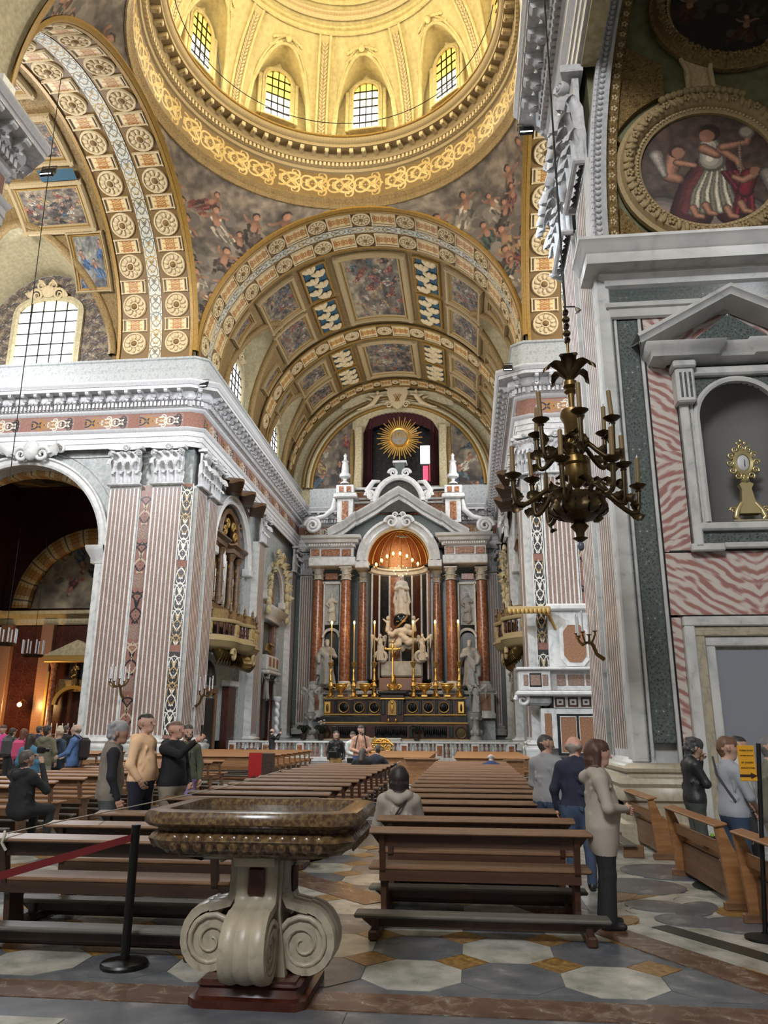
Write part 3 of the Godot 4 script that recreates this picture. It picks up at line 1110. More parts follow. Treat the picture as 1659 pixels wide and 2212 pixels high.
		for j in 26:
			var ps := .03 + .64 * j / 26.0
			var q: Vector3 = dpt.call(c, ps, .09)
			var nn := -Vector3(sin(c) * cos(ps), sin(ps), -cos(c) * cos(ps))
			var up := Vector3(-sin(c) * sin(ps), cos(ps), cos(c) * sin(ps))
			for s in [-1.0, 1.0]:
				lg.ball(q + Vector3(cos(c), 0, sin(c)) * .09 * s, Vector3(.07, .15, .05), 5, 4, facing(q, nn, up).basis * Basis(Vector3.BACK, -s * .5))
		obj("laurel", lg, M.grisaille, rbn)
		# cherub relief over the window between two ribs
		var cc := off + TAU * b / NB
		var ps2 := .62
		var q2: Vector3 = dpt.call(cc, ps2, .05)
		var n2 := -Vector3(sin(cc) * cos(ps2), sin(ps2), -cos(cc) * cos(ps2))
		var ch := G.new()
		ch.ball(Vector3(0, 0, .1), Vector3(.17, .2, .17), 8, 6)
		for s in [-1.0, 1.0]:
			for k in 4:
				ch.ball(Vector3(s * (.25 + .16 * k), .04 - .06 * k, .05), Vector3(.16, .08, .05), 6, 4, Basis(Vector3.BACK, s * (-.3 - .2 * k)))
			for k in 7:
				ch.ball(Vector3(s * (.35 + .09 * k), -.28 - .05 * k, .05), Vector3(.10, .10, .08), 6, 4)
		obj("cherub_relief", ch, M.stucco_dome, o, facing(q2, n2))
	for k in 3:
		var ps := .72 + .085 * k
		var r := rb * cos(ps)
		var y := y0 + hb * sin(ps)
		obj("ring_moulding", G.new().lathe(pv([r + .02, y - .22, r - .1, y - .24, r - .16, y - .12, r - .12, y, r - .3, y + .05, r - .28, y + .16]), 64, xf), M.stucco_dome if k != 1 else M.grisaille, o)
	# drum cornice wire
	var wire := PackedVector3Array()
	for k in 33:
		var q: Vector3 = V(XC, 0, DC) + Vector3(sin(lerpf(-1.75, 1.45, k / 32.0)) * 7.0, 32.4, -cos(lerpf(-1.75, 1.45, k / 32.0)) * 7.0)
		wire.append(q)
	tag(obj("cable", G.new().tube(wire, [.022], 5), M.iron), "thin black cable strung round the foot of the dome", "cable")
	# pendentives
	for qd in 4:
		var sx := -1.0 if qd % 2 == 0 else 1.0
		var sd := 1.0 if qd < 2 else -1.0
		var p := PackedVector3Array()
		for j in 13:
			var h := j / 12.0
			var rho := sqrt(2.0 - h * h)
			var a0 := acos(minf(1.0, 1.0 / rho))
			for i in 13:
				var a := lerpf(a0, PI * .5 - a0, i / 12.0)
				p.append(V(XC + sx * cos(a) * rho * RC, YS + h * RY, DC + sd * sin(a) * rho * RC))
		var pg := G.new().surf(12, 12, p)
		for i in pg.v.size():
			pg.t[i].x = .5 + ((pg.v[i].x - XC) * sd + (pg.v[i].z + DC) * sx) * .707 / 12.0
		obj("pendentive", pg, M["pendentive%d" % qd], o)
	# edge of the four great arches, and the solid corners behind the springing
	for k in 4:
		var x := Vector3.RIGHT if k < 2 else Vector3.BACK
		var z := [V(0, 0, 1), V(0, 0, -1), Vector3.LEFT, Vector3.RIGHT][k] as Vector3
		var c := V(XC, YS, DC) + z * RC
		obj("arch_edge", G.new().loft(pv([.0, .12, .0, -.10, -.12, -.14, -.2, -.02, -.2, .12]), arc_frames(c, x, Vector3.UP, z, RC + .02, RY + .02, 0, PI, 48)), M.gilt_edge, o)

func build_choir() -> void:
	var B := {"o": V(XC, YS, DC + RC), "a": V(0, 0, 1), "c": Vector3.RIGHT, "r": RC, "ry": RY}
	var o := setting("ceiling_choir", "gilded barrel vault of the choir with framed frescoes between rosette bands", "vault")
	var L := 57.0 - DC - RC
	var s1 := 3.3
	var luns := []
	for sd in 2:
		luns.append({"s": 7.4, "hw": 2.7, "h": 5.6, "side": sd, "depth": .3})
		luns.append({"s": 16.8, "hw": 2.4, "h": 5.3, "side": sd, "depth": .3})
	barrel(o, "shell", B, 0.0, L, luns, M.gilt)
	rosette_band(o, B, .05, s1, 2, 11, -.06, PI + .06, .52)
	rosette_band(o, B, 11.9, 13.7, 1, 11, .05, PI - .05, .52)
	rosette_band(o, B, 20.3, 21.6, 1, 17, .05, PI - .05, .30)
	var f := 0
	for bay in [[s1 + .25, 11.7], [13.9, 20.1]]:
		var a: float = bay[0]
		var b: float = bay[1]
		var m := (a + b) * .5
		bpaint(o, B, a + .3, b - .3, PI * .5 - .26, PI * .5 + .26, M["fresco%d" % f], .62)
		f += 1
		for s in [-1.0, 1.0]:
			for h in 2:
				var e0: float = a + .3 if h == 0 else m + .15
				var e1: float = m - .15 if h == 0 else b - .3
				var t0: float = PI * .5 + s * .33
				var t1: float = PI * .5 + s * .49
				# white festoon on blue
				var fp := part("festoon_panel", o)
				obj("ground", bpatch(B, e0 + .1, e1 - .1, minf(t0, t1), maxf(t0, t1), .05, 1, 4), M.blue, fp)
				obj("frame", bframe(B, e0, e1, minf(t0, t1) - .02, maxf(t0, t1) + .02, .16, .16, 4), M.gilt_edge, fp)
				var fg := G.new()
				var nl := 6
				for k in nl:
					var sc := lerpf(e0 + .35, e1 - .35, float(k) / (nl - 1))
					var th: float = PI * .5 + s * (.41 + .03 * (1 if k % 2 == 0 else -1))
					var fx := facing(bp(B, sc, th, .12), bn(B, th), B.a)
					for w in 3:
						fg.ball(fx.origin + fx.basis.x * (w - 1) * .2, Vector3(.22, .34, .13), 6, 4, fx.basis * Basis(Vector3.BACK, (w - 1) * .7 + .3))
				obj("festoon", fg, M.grisaille, fp)
				var u0: float = PI * .5 + s * .56
				var u1: float = PI * .5 + s * .90
				bpaint(o, B, e0, e1, minf(u0, u1), maxf(u0, u1), M["fresco%d" % (2 + (f + h * 2 + (1 if s > 0 else 0)) % 5)], .42)
		# small spandrel pictures beside the lunettes
			for e in [[a + .15, a + 1.35], [b - 1.35, b - .15]]:
				var u2: float = PI * .5 + s * .97
				var u3: float = PI * .5 + s * 1.22
				bpaint(o, B, e[0], e[1], minf(u2, u3), maxf(u2, u3), M["fresco%d" % (3 + f % 3)], .2)
	lunette_set(o, B, luns, [M.day, M.day], "choir")

# window walls, hoods and cartouches of the lunettes of a vault
func lunette_set(o: Node, B: Dictionary, luns: Array, mats: Array, where: String) -> void:
	for L in luns:
		var cs: float = 1.0 if L.side == 0 else -1.0
		var cdir: Vector3 = B.c * cs
		var depth: float = L.get("depth", 1.05)
		var hp := PackedVector3Array()
		var ed := PackedVector3Array()
		for k in 25:
			var s: float = L.s + L.hw * sin(PI * .5 * (k / 12.0 - 1.0))
			var y := lun_y(L, s)
			var th := asin(clampf(y / B.ry, 0, .999))
			var q := bp(B, s, th if L.side == 0 else PI - th)
			hp.append(q)
			ed.append(q - cdir * .04)
			hp.append(B.o + B.a * s + cdir * (B.r + depth) + Vector3.UP * (y * .90))
		obj("lunette_soffit", G.new().surf(1, 24, hp), M.stucco, o)
		obj("lunette_rib", G.new().tube(ed, [.22], 8, false), M.gilt, o)
		var wp := PackedVector2Array()
		var ax := facing(Vector3.ZERO, -cdir).basis.x
		for k in 25:
			var u := sin(PI * .5 * (k / 12.0 - 1.0))
			wp.append(Vector2(L.hw * u, maxf(.02, lun_y(L, L.s + L.hw * u) * .9) + 1.1))
		wp.append(Vector2(L.hw, -.7))
		wp.append(Vector2(-L.hw, -.7))
		var wx := facing(B.o + B.a * L.s + cdir * (B.r + depth + .06) - Vector3.UP * 1.1, -cdir)
		obj("lunette_wall", G.new().prism(wp, wx, .08), L.get("mat", M.stucco), o)
		# cartouche above the window
		var cg := G.new()
		for s in [-1.0, 1.0]:
			cg.add(spiral_g(.34, 1.6, .09, s), Transform3D(Basis.IDENTITY, Vector3(s * .62, .0, .05)))
			cg.add(spiral_g(.24, 1.5, .07, -s), Transform3D(Basis.IDENTITY, Vector3(s * .36, .46, .05)))
			cg.add(leaf_g(.6, .36, 2.2), Transform3D(Basis(Vector3.BACK, -s * 1.2), Vector3(s * .7, -.1, .02)))
			cg.add(leaf_g(.4, .26, 2.2), Transform3D(Basis(Vector3.BACK, -s * .5), Vector3(s * .25, .5, .02)))
		cg.ball(Vector3(0, .18, .02), Vector3(.42, .34, .1), 12, 6)
		var cy: float = L.h * .9 - 1.35
		obj("cartouche", cg, M.grisaille, o, facing(B.o + B.a * L.s + cdir * (B.r + depth * .72) + Vector3.UP * cy, -cdir + Vector3.DOWN * .35))
		var ww: float = L.get("w", 2.5)
		var wh: float = L.get("wh", 4.0)
		var sh: float = L.get("shift", 0.0)
		window(facing(B.o + B.a * (L.s + sh) + cdir * (B.r + depth - .05) + Vector3.UP * L.get("y", -1.0), -cdir), ww, wh, L.get("rise", 1.0), L.get("cols", 4), L.get("rows", 8), mats, L.get("label", "tall arched clear window of the %s, %s side, %s bay" % [where, "organ" if L.side == 1 else "pulpit", "front" if L.s < 10 else "altar"]), "window", M.stucco, .34)

func build_transepts() -> void:
	for sd in 2:
		var left := sd == 0
		var B := {"o": V(XC + (-RC if left else RC), YS, DC), "a": Vector3.LEFT if left else Vector3.RIGHT, "c": V(0, 0, 1), "r": RC, "ry": RY}
		var o := setting("ceiling_transept", "gilded barrel vault of the %s transept with rosette bands and frescoes" % ("window-side" if left else "pulpit-side"), "vault")
		var L := 22.0 if left else 9.0
		var luns := []
		if left:
			luns.append({"s": 8.75, "hw": 4.35, "h": 6.1, "side": 0, "depth": .75, "w": 3.35, "wh": 4.6, "rise": .75, "cols": 5, "rows": 7, "y": -.75, "shift": -.1, "mat": M.fresco5, "label": "wide segmental transept window glazed in white squares above the cornice"})
		barrel(o, "shell", B, 0.0, L, luns, M.gilt)
		rosette_band(o, B, .08, 4.1, 2, 13, -.06, PI + .06, .62)
		if left:
			for k in 3:
				for s in [-1.0, 1.0]:
					var s0 := 4.3 + 5.6 * k
					for h in 2:
						var t0: float = PI * .5 + s * (.06 + .40 * h)
						var t1: float = PI * .5 + s * (.38 + .40 * h)
						bpaint(o, B, s0 + .3, s0 + 4.2, minf(t0, t1), maxf(t0, t1), M["fresco%d" % ((k * 2 + h + 1) % 7)], .5)
					var fp := part("festoon_panel", o)
					var t2: float = PI * .5 - .42 * s
					obj("ground", bpatch(B, s0 + .4, s0 + 2.2, t2 - .035, t2 + .035, .3, 1, 4), M.blue, fp)
			# praying figure pictures beside the lunette
			for e in [[4.35, 6.3], [11.4, 13.3]]:
				bpaint(o, B, e[0], e[1], .42, .80, M.fresco_blue, .22)
			lunette_set(o, B, luns, [M.day, M.day, M.day, M.day, M.day_pale], "transept")
	# attic plinths above the cornice
	var w := setting("trim_1", "grey marble plinth course above the great cornice", "plinth")
	for p in [[[-42, 34.0], [-13.3, 34.0], [-12.75, 34.4], [-12.75, 57]], [[2.55, 57], [2.55, 34.4], [3.1, 34.0], [14, 34.0]]]:
		var path := PackedVector3Array()
		for q in p:
			path.append(V(q[0], 0, q[1]))
		obj("course", G.new().sweep(pv([.0, 18.1, .0, 19.65, .06, 19.7, .06, 19.8, -.9, 19.82]), path, -1.0), M.plinth, w)

func build_far_walls() -> void:
	# entablature round the far side of the crossing and the choir
	var t := setting("trim_2", "white modillion entablature with inlaid pink frieze round the far crossing and choir", "entablature")
	entablature(t, [[-42, 34.2], [-13.45, 34.2], [-12.9, 34.5], [-12.9, 56.8]], -1.0, "rosy")
	entablature(t, [[2.7, 56.8], [2.7, 34.5], [3.25, 34.2], [16, 34.2]], -1.0, "rosy")
	# left: wall with the chapel arch and the corner pier
	var w := setting("wall_left", "far transept wall with chapel arch, fluted pilasters and inlaid marble strips", "wall")
	var cx := -21.95
	var ri := 4.45
	var ys := 10.05
	var pl := PackedVector2Array([Vector2(-42, 0), Vector2(cx - ri, 0), Vector2(cx - ri, ys)])
	for i in range(1, 16):
		var a := PI - PI * i / 16.0
		pl.append(Vector2(cx + cos(a) * ri, ys + sin(a) * ri))
	pl.append_array([Vector2(cx + ri, ys), Vector2(cx + ri, 0), Vector2(-13.2, 0), Vector2(-13.2, 18.1), Vector2(-42, 18.1)])
	obj("masonry", G.new().prism(pl, Transform3D(Basis.IDENTITY, V(0, 0, 35.05)), 1.0), M.grey, w)
	obj("archivolt", G.new().loft(pv([.0, .0, .0, .16, .12, .22, .2, .16, .34, .16, .40, .26, .50, .26, .50, .0]), arc_frames(V(cx, ys, 34.55), Vector3.RIGHT, Vector3.UP, Vector3.BACK, ri - .1, ri - .1, 0, PI, 40)), M.white, w)
	var sp := PackedVector2Array()
	for i in 11:
		var a := PI * .5 - PI * .43 * i / 10.0
		sp.append(Vector2(cx + cos(a) * 5.25, ys + sin(a) * 5.25))
	sp.append(Vector2(-17.5, 14.7))
	sp.remove_at(0)
	sp.insert(0, Vector2(-19.9, 14.7))
	obj("spandrel_panel", G.new().prism(sp, Transform3D(Basis.IDENTITY, V(0, 0, 34.52)), .06), M.rosy, w)
	# jamb and impost of the arch
	for s in [-1.0, 1.0]:
		var jx: float = cx + s * (ri + .05)
		obj("jamb", G.new().cbox(V(jx, 5.0, 34.5), Vector3(.42, 8.6, .3), .03), M.white, w)
		obj("impost", G.new().sweep(pv([.0, 9.2, .1, 9.25, .12, 9.5, .3, 9.85, .34, 10.0, .34, 10.1, .0, 10.12]), [V(jx - .3, 0, 35.2), V(jx - .3, 0, 34.42), V(jx + .26, 0, 34.42)], -1.0 if s > 0 else -1.0), M.white, w)
	# carved keystone
	var kg := G.new()
	for s in [-1.0, 1.0]:
		kg.add(spiral_g(.42, 1.7, .15, s), Transform3D(Basis.IDENTITY, Vector3(s * .55, .05, .1)))
		kg.add(leaf_g(1.3, .6, 2.4), Transform3D(Basis(Vector3.BACK, -s * 1.25), Vector3(s * .6, .1, .05)))
		kg.add(spiral_g(.26, 1.5, .1, -s), Transform3D(Basis.IDENTITY, Vector3(s * 1.5, .28, .1)))
	kg.ball(Vector3(0, .25, .15), Vector3(.42, .55, .28), 10, 7)
	obj("keystone", kg, M.white, w, Transform3D(Basis.IDENTITY, W(70, 985, 34.2)))
	# pier: two broad fluted pilasters with an inlay strip between, and the slim ones round the corner
	var wf: Material = M.white
	var nb := Vector3.BACK
	pilaster(w, V(-16.45, 0, 34.2), nb, 1.5, 1.15, 13.1, 7, .4, wf, M.pink)
	pilaster(w, V(-14.28, 0, 34.2), nb, 1.5, 1.15, 13.1, 7, .4, wf, M.pink)
	capital(w, V(-16.45, 13.12, 34.2), nb, 1.5, 1.9, M.white_fine)
	capital(w, V(-14.28, 13.12, 34.2), nb, 1.5, 1.9, M.white_fine)
	obj("pedestal", G.new().sweep(pv([.4, 0, .4, .12, .34, .16, .34, .45, .4, .5, .0, .52]), [V(-17.3, 0, 35), V(-17.3, 0, 34.2), V(-13.4, 0, 34.2), V(-12.9, 0, 34.6), V(-12.9, 0, 38.3)], -1.0), wf, w)
	inlay(w, V(-15.36, 0, 34.33), nb, .62, 1.2, 13.1, M.pink, M.inlay_pink, 5)
	inlay(w, V(-13.28, 0, 34.24), Vector3(.28, 0, .96), .55, 1.2, 13.1, M.rosy, M.inlay_dark, 3)
	var cl := setting("wall_choir_left", "choir side wall with organ arch, doorway and fluted pilasters", "wall")
	choir_side(cl, -12.9, Vector3.RIGHT, true)
	var cr := setting("wall_choir_right", "choir side wall behind the pulpit with fluted pilasters", "wall")
	choir_side(cr, 2.7, Vector3.LEFT, false)
	# right: pier behind the pulpit
	var r := setting("wall_right_far", "far right crossing pier with fluted pilaster and dark inlay strips", "wall")
	obj("masonry", G.new().box(V(10, 9, 35.1), Vector3(13.6, 18.2, 1.1)), M.grey, r)
	pilaster(r, V(4.32, 0, 34.2), nb, 1.42, 1.15, 13.1, 7, .4, wf, M.pink)
	capital(r, V(4.32, 13.12, 34.2), nb, 1.5, 1.9, M.white_fine)
	pilaster(r, V(6.7, 0, 34.2), nb, 1.42, 1.15, 13.1, 7, .4, wf, M.pink)
	capital(r, V(6.7, 13.12, 34.2), nb, 1.5, 1.9, M.white_fine)
	inlay(r, V(3.3, 0, 34.24), nb, .5, 1.2, 13.1, M.rosy, M.inlay_dark, 3)
	inlay(r, V(5.4, 0, 34.3), nb, .62, 1.2, 13.1, M.rosy, M.inlay_pink, 5)
	capital(r, V(3.02, 13.12, 34.3), Vector3(-.5, 0, .86), .8, 1.9, M.white_fine)

# upright strip of coloured marble with separate flat inlay fields
func inlay(parent: Node, at: Vector3, nrm: Vector3, w: float, y0: float, y1: float, ground: Material, mat: Material, cnt: int) -> void:
	var c := part("inlay_strip", parent)
	c.transform = facing(at, nrm)
	obj("ground", G.new().box(Vector3(0, (y0 + y1) * .5, -.06), Vector3(w, y1 - y0, .12)), ground, c)
	var hh := (y1 - y0) / cnt
	for i in cnt:
		var yc := y0 + hh * (i + .5)
		var q: float = hh * (.36 if mat == M.inlay_pink else .46)
		var g := G.new().quad(Vector3(-w * .47, yc - q, .006), Vector3(w * .47, yc - q, .006), Vector3(w * .47, yc + q, .006), Vector3(-w * .47, yc + q, .006), Vector2(0, .25 * (i % 4)), Vector2(1, .25 * (i % 4) + .25 * (1 if mat == M.inlay_pink else 2)))
		obj("inlay", g, mat, c)
	for s in [-1.0, 1.0]:
		obj("fillet", G.new().box(Vector3(s * w * .5, (y0 + y1) * .5, .0), Vector3(.05, y1 - y0, .08)), M.white, c)

func choir_side(o: Node, x: float, nrm: Vector3, left: bool) -> void:
	var bx := x - nrm.x * .45
	var wf: Material = M.white
	# masonry with two arched openings: organ bay with the door under it, and the tribune bay
	var pl := PackedVector2Array()
	var arches := [[41.6, 3.15, 11.0], [51.9, 2.1, 10.4]]
	pl.append(Vector2(34.6, 0))
	for A in arches:
		pl.append(Vector2(A[0] - A[1], 0))
		for i in 17:
			var a := PI - PI * i / 16.0
			pl.append(Vector2(A[0] + cos(a) * A[1], A[2] + sin(a) * A[1]))
		pl.append(Vector2(A[0] + A[1], 0))
	pl.append_array([Vector2(57.5, 0), Vector2(57.5, 18.1), Vector2(34.6, 18.1)])
	var bas := Transform3D(Basis(V(0, 0, 1), Vector3.UP, Vector3.RIGHT * 1.0), Vector3(bx - nrm.x * .5, 0, 0))
	obj("masonry", G.new().prism(pl, bas, 1.0), M.grey, o)
	for A in arches:
		obj("archivolt", G.new().loft(pv([.0, .0, .0, .2, .1, .26, .2, .2, .36, .2, .42, .3, .5, .3, .5, .0]), arc_frames(Vector3(bx, A[2], -A[0]), V(0, 0, 1), Vector3.UP, nrm, A[1] - .06, A[1] - .06, 0, PI, 28)), wf, o)
		for s in [-1.0, 1.0]:
			obj("impost", G.new().cbox(Vector3(bx + nrm.x * .1, A[2] - .25, -(A[0] + s * (A[1] + .22))), Vector3(.6, .5, .7), .08), wf, o)
		obj("recess", G.new().box(Vector3(bx - nrm.x * 2.8, 8, -A[0]), Vector3(.3, 16, A[1] * 2 + 1.5)), M.stucco if A[0] < 45 else M.grey, o)
		for s in [-1.0, 1.0]:
			obj("recess_side", G.new().box(Vector3(bx - nrm.x * 2.0, 7, -(A[0] + s * (A[1] + .2))), Vector3(2.0, 14.5, .3)), M.grey, o)
		obj("recess_top", G.new().box(Vector3(bx - nrm.x * 2.0, A[2] + A[1] + .3, -A[0]), Vector3(2.0, .3, A[1] * 2 + 1)), M.stucco, o)
	for d in [35.3, 37.1, 46.9, 56.2]:
		pilaster(o, V(x, 0, d), nrm, 1.35 if d < 50 else 1.1, 1.15, 13.1, 6 if d < 50 else 5, .5, wf, M.pink)
		capital(o, V(x, 13.12, d), nrm, 1.35 if d < 50 else 1.1, 1.9, M.white_fine)
	inlay(o, V(x - nrm.x * .3, 0, 36.2), nrm, .3, 1.2, 13.1, M.verde, M.inlay_pink, 4)
	# carved drapery over the tribune arch
	var kg := G.new()
	rng.seed = 77
	for k in 26:
		var a := lerpf(.12, PI - .12, k / 25.0)
		var p := Vector3(cos(a) * 2.3, sin(a) * 2.4, .15 + rng.randf() * .25)
		kg.add(leaf_g(.75, .5, 3.0), Transform3D(Basis(Vector3.BACK, a - PI * .5 + rng.randf_range(-.6, .6)), p))
	for s in [-1.0, 1.0]:
		kg.add(spiral_g(.4, 1.6, .14, s), Transform3D(Basis.IDENTITY, Vector3(s * .6, 2.9, .35)))
		for k in 5:
			kg.ball(Vector3(s * (2.3 + .08 * k), 1.0 - .55 * k, .3), Vector3(.28, .36, .2), 7, 5)
	obj("carved_crest", kg, M.stucco, o, facing(Vector3(bx + nrm.x * .1, 10.4, -51.9), nrm))

func build_back_wall() -> void:
	var o := setting("wall_back", "apse end wall with frescoed lunette round a curtained window", "wall")
	# lower wall of grey-green marble with pilasters
	obj("masonry", G.new().box(V(XC, 9, 58.2), Vector3(18, 18.2, 1.2)), M.verde, o)
	entablature(o, [[-12.9, 57.2], [2.7, 57.2]], -1.0, "rosy")
	for x in [-12.15, 1.95]:
		pilaster(o, V(x, 0, 57.25), Vector3.BACK, .95, 1.9, 13.1, 5, .4, M.white, M.pink)
		capital(o, V(x, 13.12, 57.25), Vector3.BACK, .95, 1.9, M.white_fine)
	# lunette with opening for the window: half walls left and right
	var wl := W(783, 940, 57).x
	var wr := W(948, 940, 57).x
	var wtop := 25.2
	for s in 2:
		var pl := PackedVector2Array()
		var xe: float = wl - .55 if s == 0 else wr + .55
		var n := 18
		for i in n + 1:
			var x := lerpf(xe, XC + (-8.7 if s == 0 else 8.7), float(i) / n)
			pl.append(Vector2(x, YS + 8.4 * sqrt(maxf(0, 1.0 - pow((x - XC) / 8.7, 2)))))
		pl.append(Vector2(XC + (-8.7 if s == 0 else 8.7), 18.1))
		pl.append(Vector2(xe, 18.1))
		obj("lunette_masonry", G.new().prism(pl, Transform3D(Basis.IDENTITY, V(0, 0, 57.6)), .6), M.stucco, o)
		# fresco of the half lunette
		var fp := PackedVector2Array()
		for i in n + 1:
			var x := lerpf(xe + (-.35 if s == 0 else .35), XC + (-6.9 if s == 0 else 6.9), float(i) / n)
			fp.append(Vector2(x, YS + 6.5 * sqrt(maxf(.0, 1.0 - pow((x - XC) / 6.95, 2)))))
		fp.append(Vector2(fp[n].x, 18.9))
		fp.append(Vector2(fp[0].x, 18.9))
		var fg := G.new().prism(fp, Transform3D(Basis.IDENTITY, V(0, 0, 57.25)), .1)
		for i in fg.t.size():
			fg.t[i] = Vector2((fg.v[i].x + 13.0) / 8.0, 1.0 - (fg.v[i].y - 19.0) / 8.0)
		obj("fresco", fg, M["fresco%d" % (1 + s * 4)], o)
	for k in 3:
		var r: float = [7.35, 7.0, 6.75][k]
		obj("arch_moulding", G.new().loft(pv([.0, .0, .0, .3, .1, .36, .2, .3, .3, .2, .3, .0]), arc_frames(V(XC, YS - .2, 57.3 - .15 * (2 - k)), Vector3.RIGHT, Vector3.UP, Vector3.BACK, r, r, .0, PI, 40)), [M.gilt, M.stucco, M.gilt_edge][k], o)
	obj("apron", G.new().box(V(XC, 18.9, 57.4), Vector3(14, 2.2, .5)), M.plinth, o)
	# head of the opening
	var hp := PackedVector2Array([Vector2(wl - .6, 24.6), Vector2(wl - .6, 28.8), Vector2(wr + .6, 28.8), Vector2(wr + .6, 24.6), Vector2(wr, 24.6)])
	for i in range(1, 12):
		var x := lerpf(wr, wl, i / 12.0)
		hp.append(Vector2(x, 24.6 + 1.8 * sqrt(maxf(0, 1.0 - pow((x - XC) / 3.25, 2)))))
	hp.append(Vector2(wl, 24.6))
	obj("window_head", G.new().prism(hp, Transform3D(Basis.IDENTITY, V(0, 0, 57.55)), .7), M.stucco, o)
	for s in [-1.0, 1.0]:
		var x: float = (wl - .3) if s < 0 else (wr + .3)
		obj("window_jamb", G.new().cbox(V(x, 22.0, 57.3), Vector3(.65, 6.2, .9), .08), M.stucco, o)
		obj("garland", G.new().tube(PackedVector3Array([V(x - s * -.5, 24.8, 56.9), V(x + s * .5, 23.0, 56.85), V(x + s * .5, 19.8, 56.9)]), [.12, .2, .12], 7), M.gilt, o)
	# broken pediment with crest and two angels
	var path := PackedVector3Array()
	for i in 13:
		var u := -1.0 + i / 6.0
		path.append(V(XC + u * 4.5, 26.1 + 1.1 * sqrt(maxf(0.0, 1.0 - u * u * .8)), 56.9))
	obj("pediment", G.new().loft(pv([.0, .0, .1, .5, .3, .6, .34, .75, .0, .75]), [[path[0], Vector3.BACK, Vector3.UP], [path[3], Vector3.BACK, Vector3.UP], [path[6], Vector3.BACK, Vector3.UP], [path[9], Vector3.BACK, Vector3.UP], [path[12], Vector3.BACK, Vector3.UP]]), M.stucco, o)
	var sg := G.new()
	sg.prism(pv([-.75, 1.0, -.85, .3, -.5, -.7, 0, -1.15, .5, -.7, .85, .3, .75, 1.0, .3, .85, 0, 1.1, -.3, .85]), Transform3D.IDENTITY, .3)
	for s in [-1.0, 1.0]:
		sg.add(spiral_g(.35, 1.5, .12, s), Transform3D(Basis.IDENTITY, Vector3(s * .85, .9, .1)))
		sg.add(spiral_g(.3, 1.5, .1, s), Transform3D(Basis.IDENTITY, Vector3(s * .7, -.7, .1)))
		sg.add(leaf_g(.8, .4, 2.5), Transform3D(Basis(Vector3.BACK, -s * .4), Vector3(s * .3, 1.0, .05)))
	obj("crest", sg, M.grisaille, o, Transform3D(Basis.IDENTITY, V(XC + .05, 27.4, 56.6)))
	var ag := G.new()
	for st in [[-.18, -.35, .16, .3], [.18, -.35, -.16, .3], [-.3, .25, 0, -.35], [0, -.35, .3, .25]]:
		ag.box(Vector3((st[0] + st[2]) * .5, (st[1] + st[3]) * .5, .17), Vector3(.07, Vector2(st[2] - st[0], st[3] - st[1]).length(), .05), Basis(Vector3.BACK, -atan2(st[2] - st[0], st[3] - st[1])))
	obj("monogram", ag, M.gold_dull, o, Transform3D(Basis.IDENTITY, V(XC + .05, 27.3, 56.6)))
	for s in [-1.0, 1.0]:
		var fg := fig_statue("reclining", s)
		obj("angel", fg, M.grisaille, o, Transform3D(Basis(Vector3.BACK, -s * .15), V(XC + s * 1.75, 26.9, 56.5)))
	# the window itself: dark behind a red curtain, with one bright pane low at the right
	used["win"] = used.get("win", 0) + 1
	var wn := setting("window_%d" % used.win, "great apse window, dark behind a crimson curtain with one bright gap", "window")
	obj("dark_glass", G.new().box(V(XC, 22.4, 58.3), Vector3(6.6, 8.4, .1)), M.black, wn)
	for q in [[908, 962, 939, 1002, "day"], [914, 1006, 925, 1038, "day_red"], [928, 1003, 939, 1040, "day_red"]]:
		var a := W(q[0], q[3], 58.1)
		var b := W(q[2], q[1], 58.1)
		obj("pane", G.new().quad(a, Vector3(b.x, a.y, a.z), b, Vector3(a.x, b.y, a.z)), M[q[4]], wn)
	var cu := thing("curtain", "crimson curtain with a scalloped pelmet in the apse window", "curtain", Vector3.ZERO)
	for q in [[wl + .05, wl + .75, 19.0, 25.3], [wr - .75, wr - .05, 19.0, 25.3]]:
		var p := PackedVector3Array()
		for j in 2:
			for i in 25:
				p.append(V(lerpf(q[0], q[1], i / 24.0), q[2] if j == 0 else q[3], 57.45 + .09 * sin(i * 1.7)))
		obj("drape", G.new().surf(24, 1, p), M.crimson, cu)
	var vp := PackedVector3Array()
	for j in 3:
		for i in 81:
			var x := lerpf(wl, wr, i / 80.0)
			var yt := 24.6 + 1.8 * sqrt(maxf(0, 1.0 - pow((x - XC) / 3.25, 2)))
			vp.append(V(x, lerpf(yt - .85 - .08 * absf(sin(i * .5)), yt + .05, j / 2.0), 57.4 + .07 * sin(i * 1.5)))
	obj("pelmet", G.new().surf(80, 2, vp), M.crimson, cu)

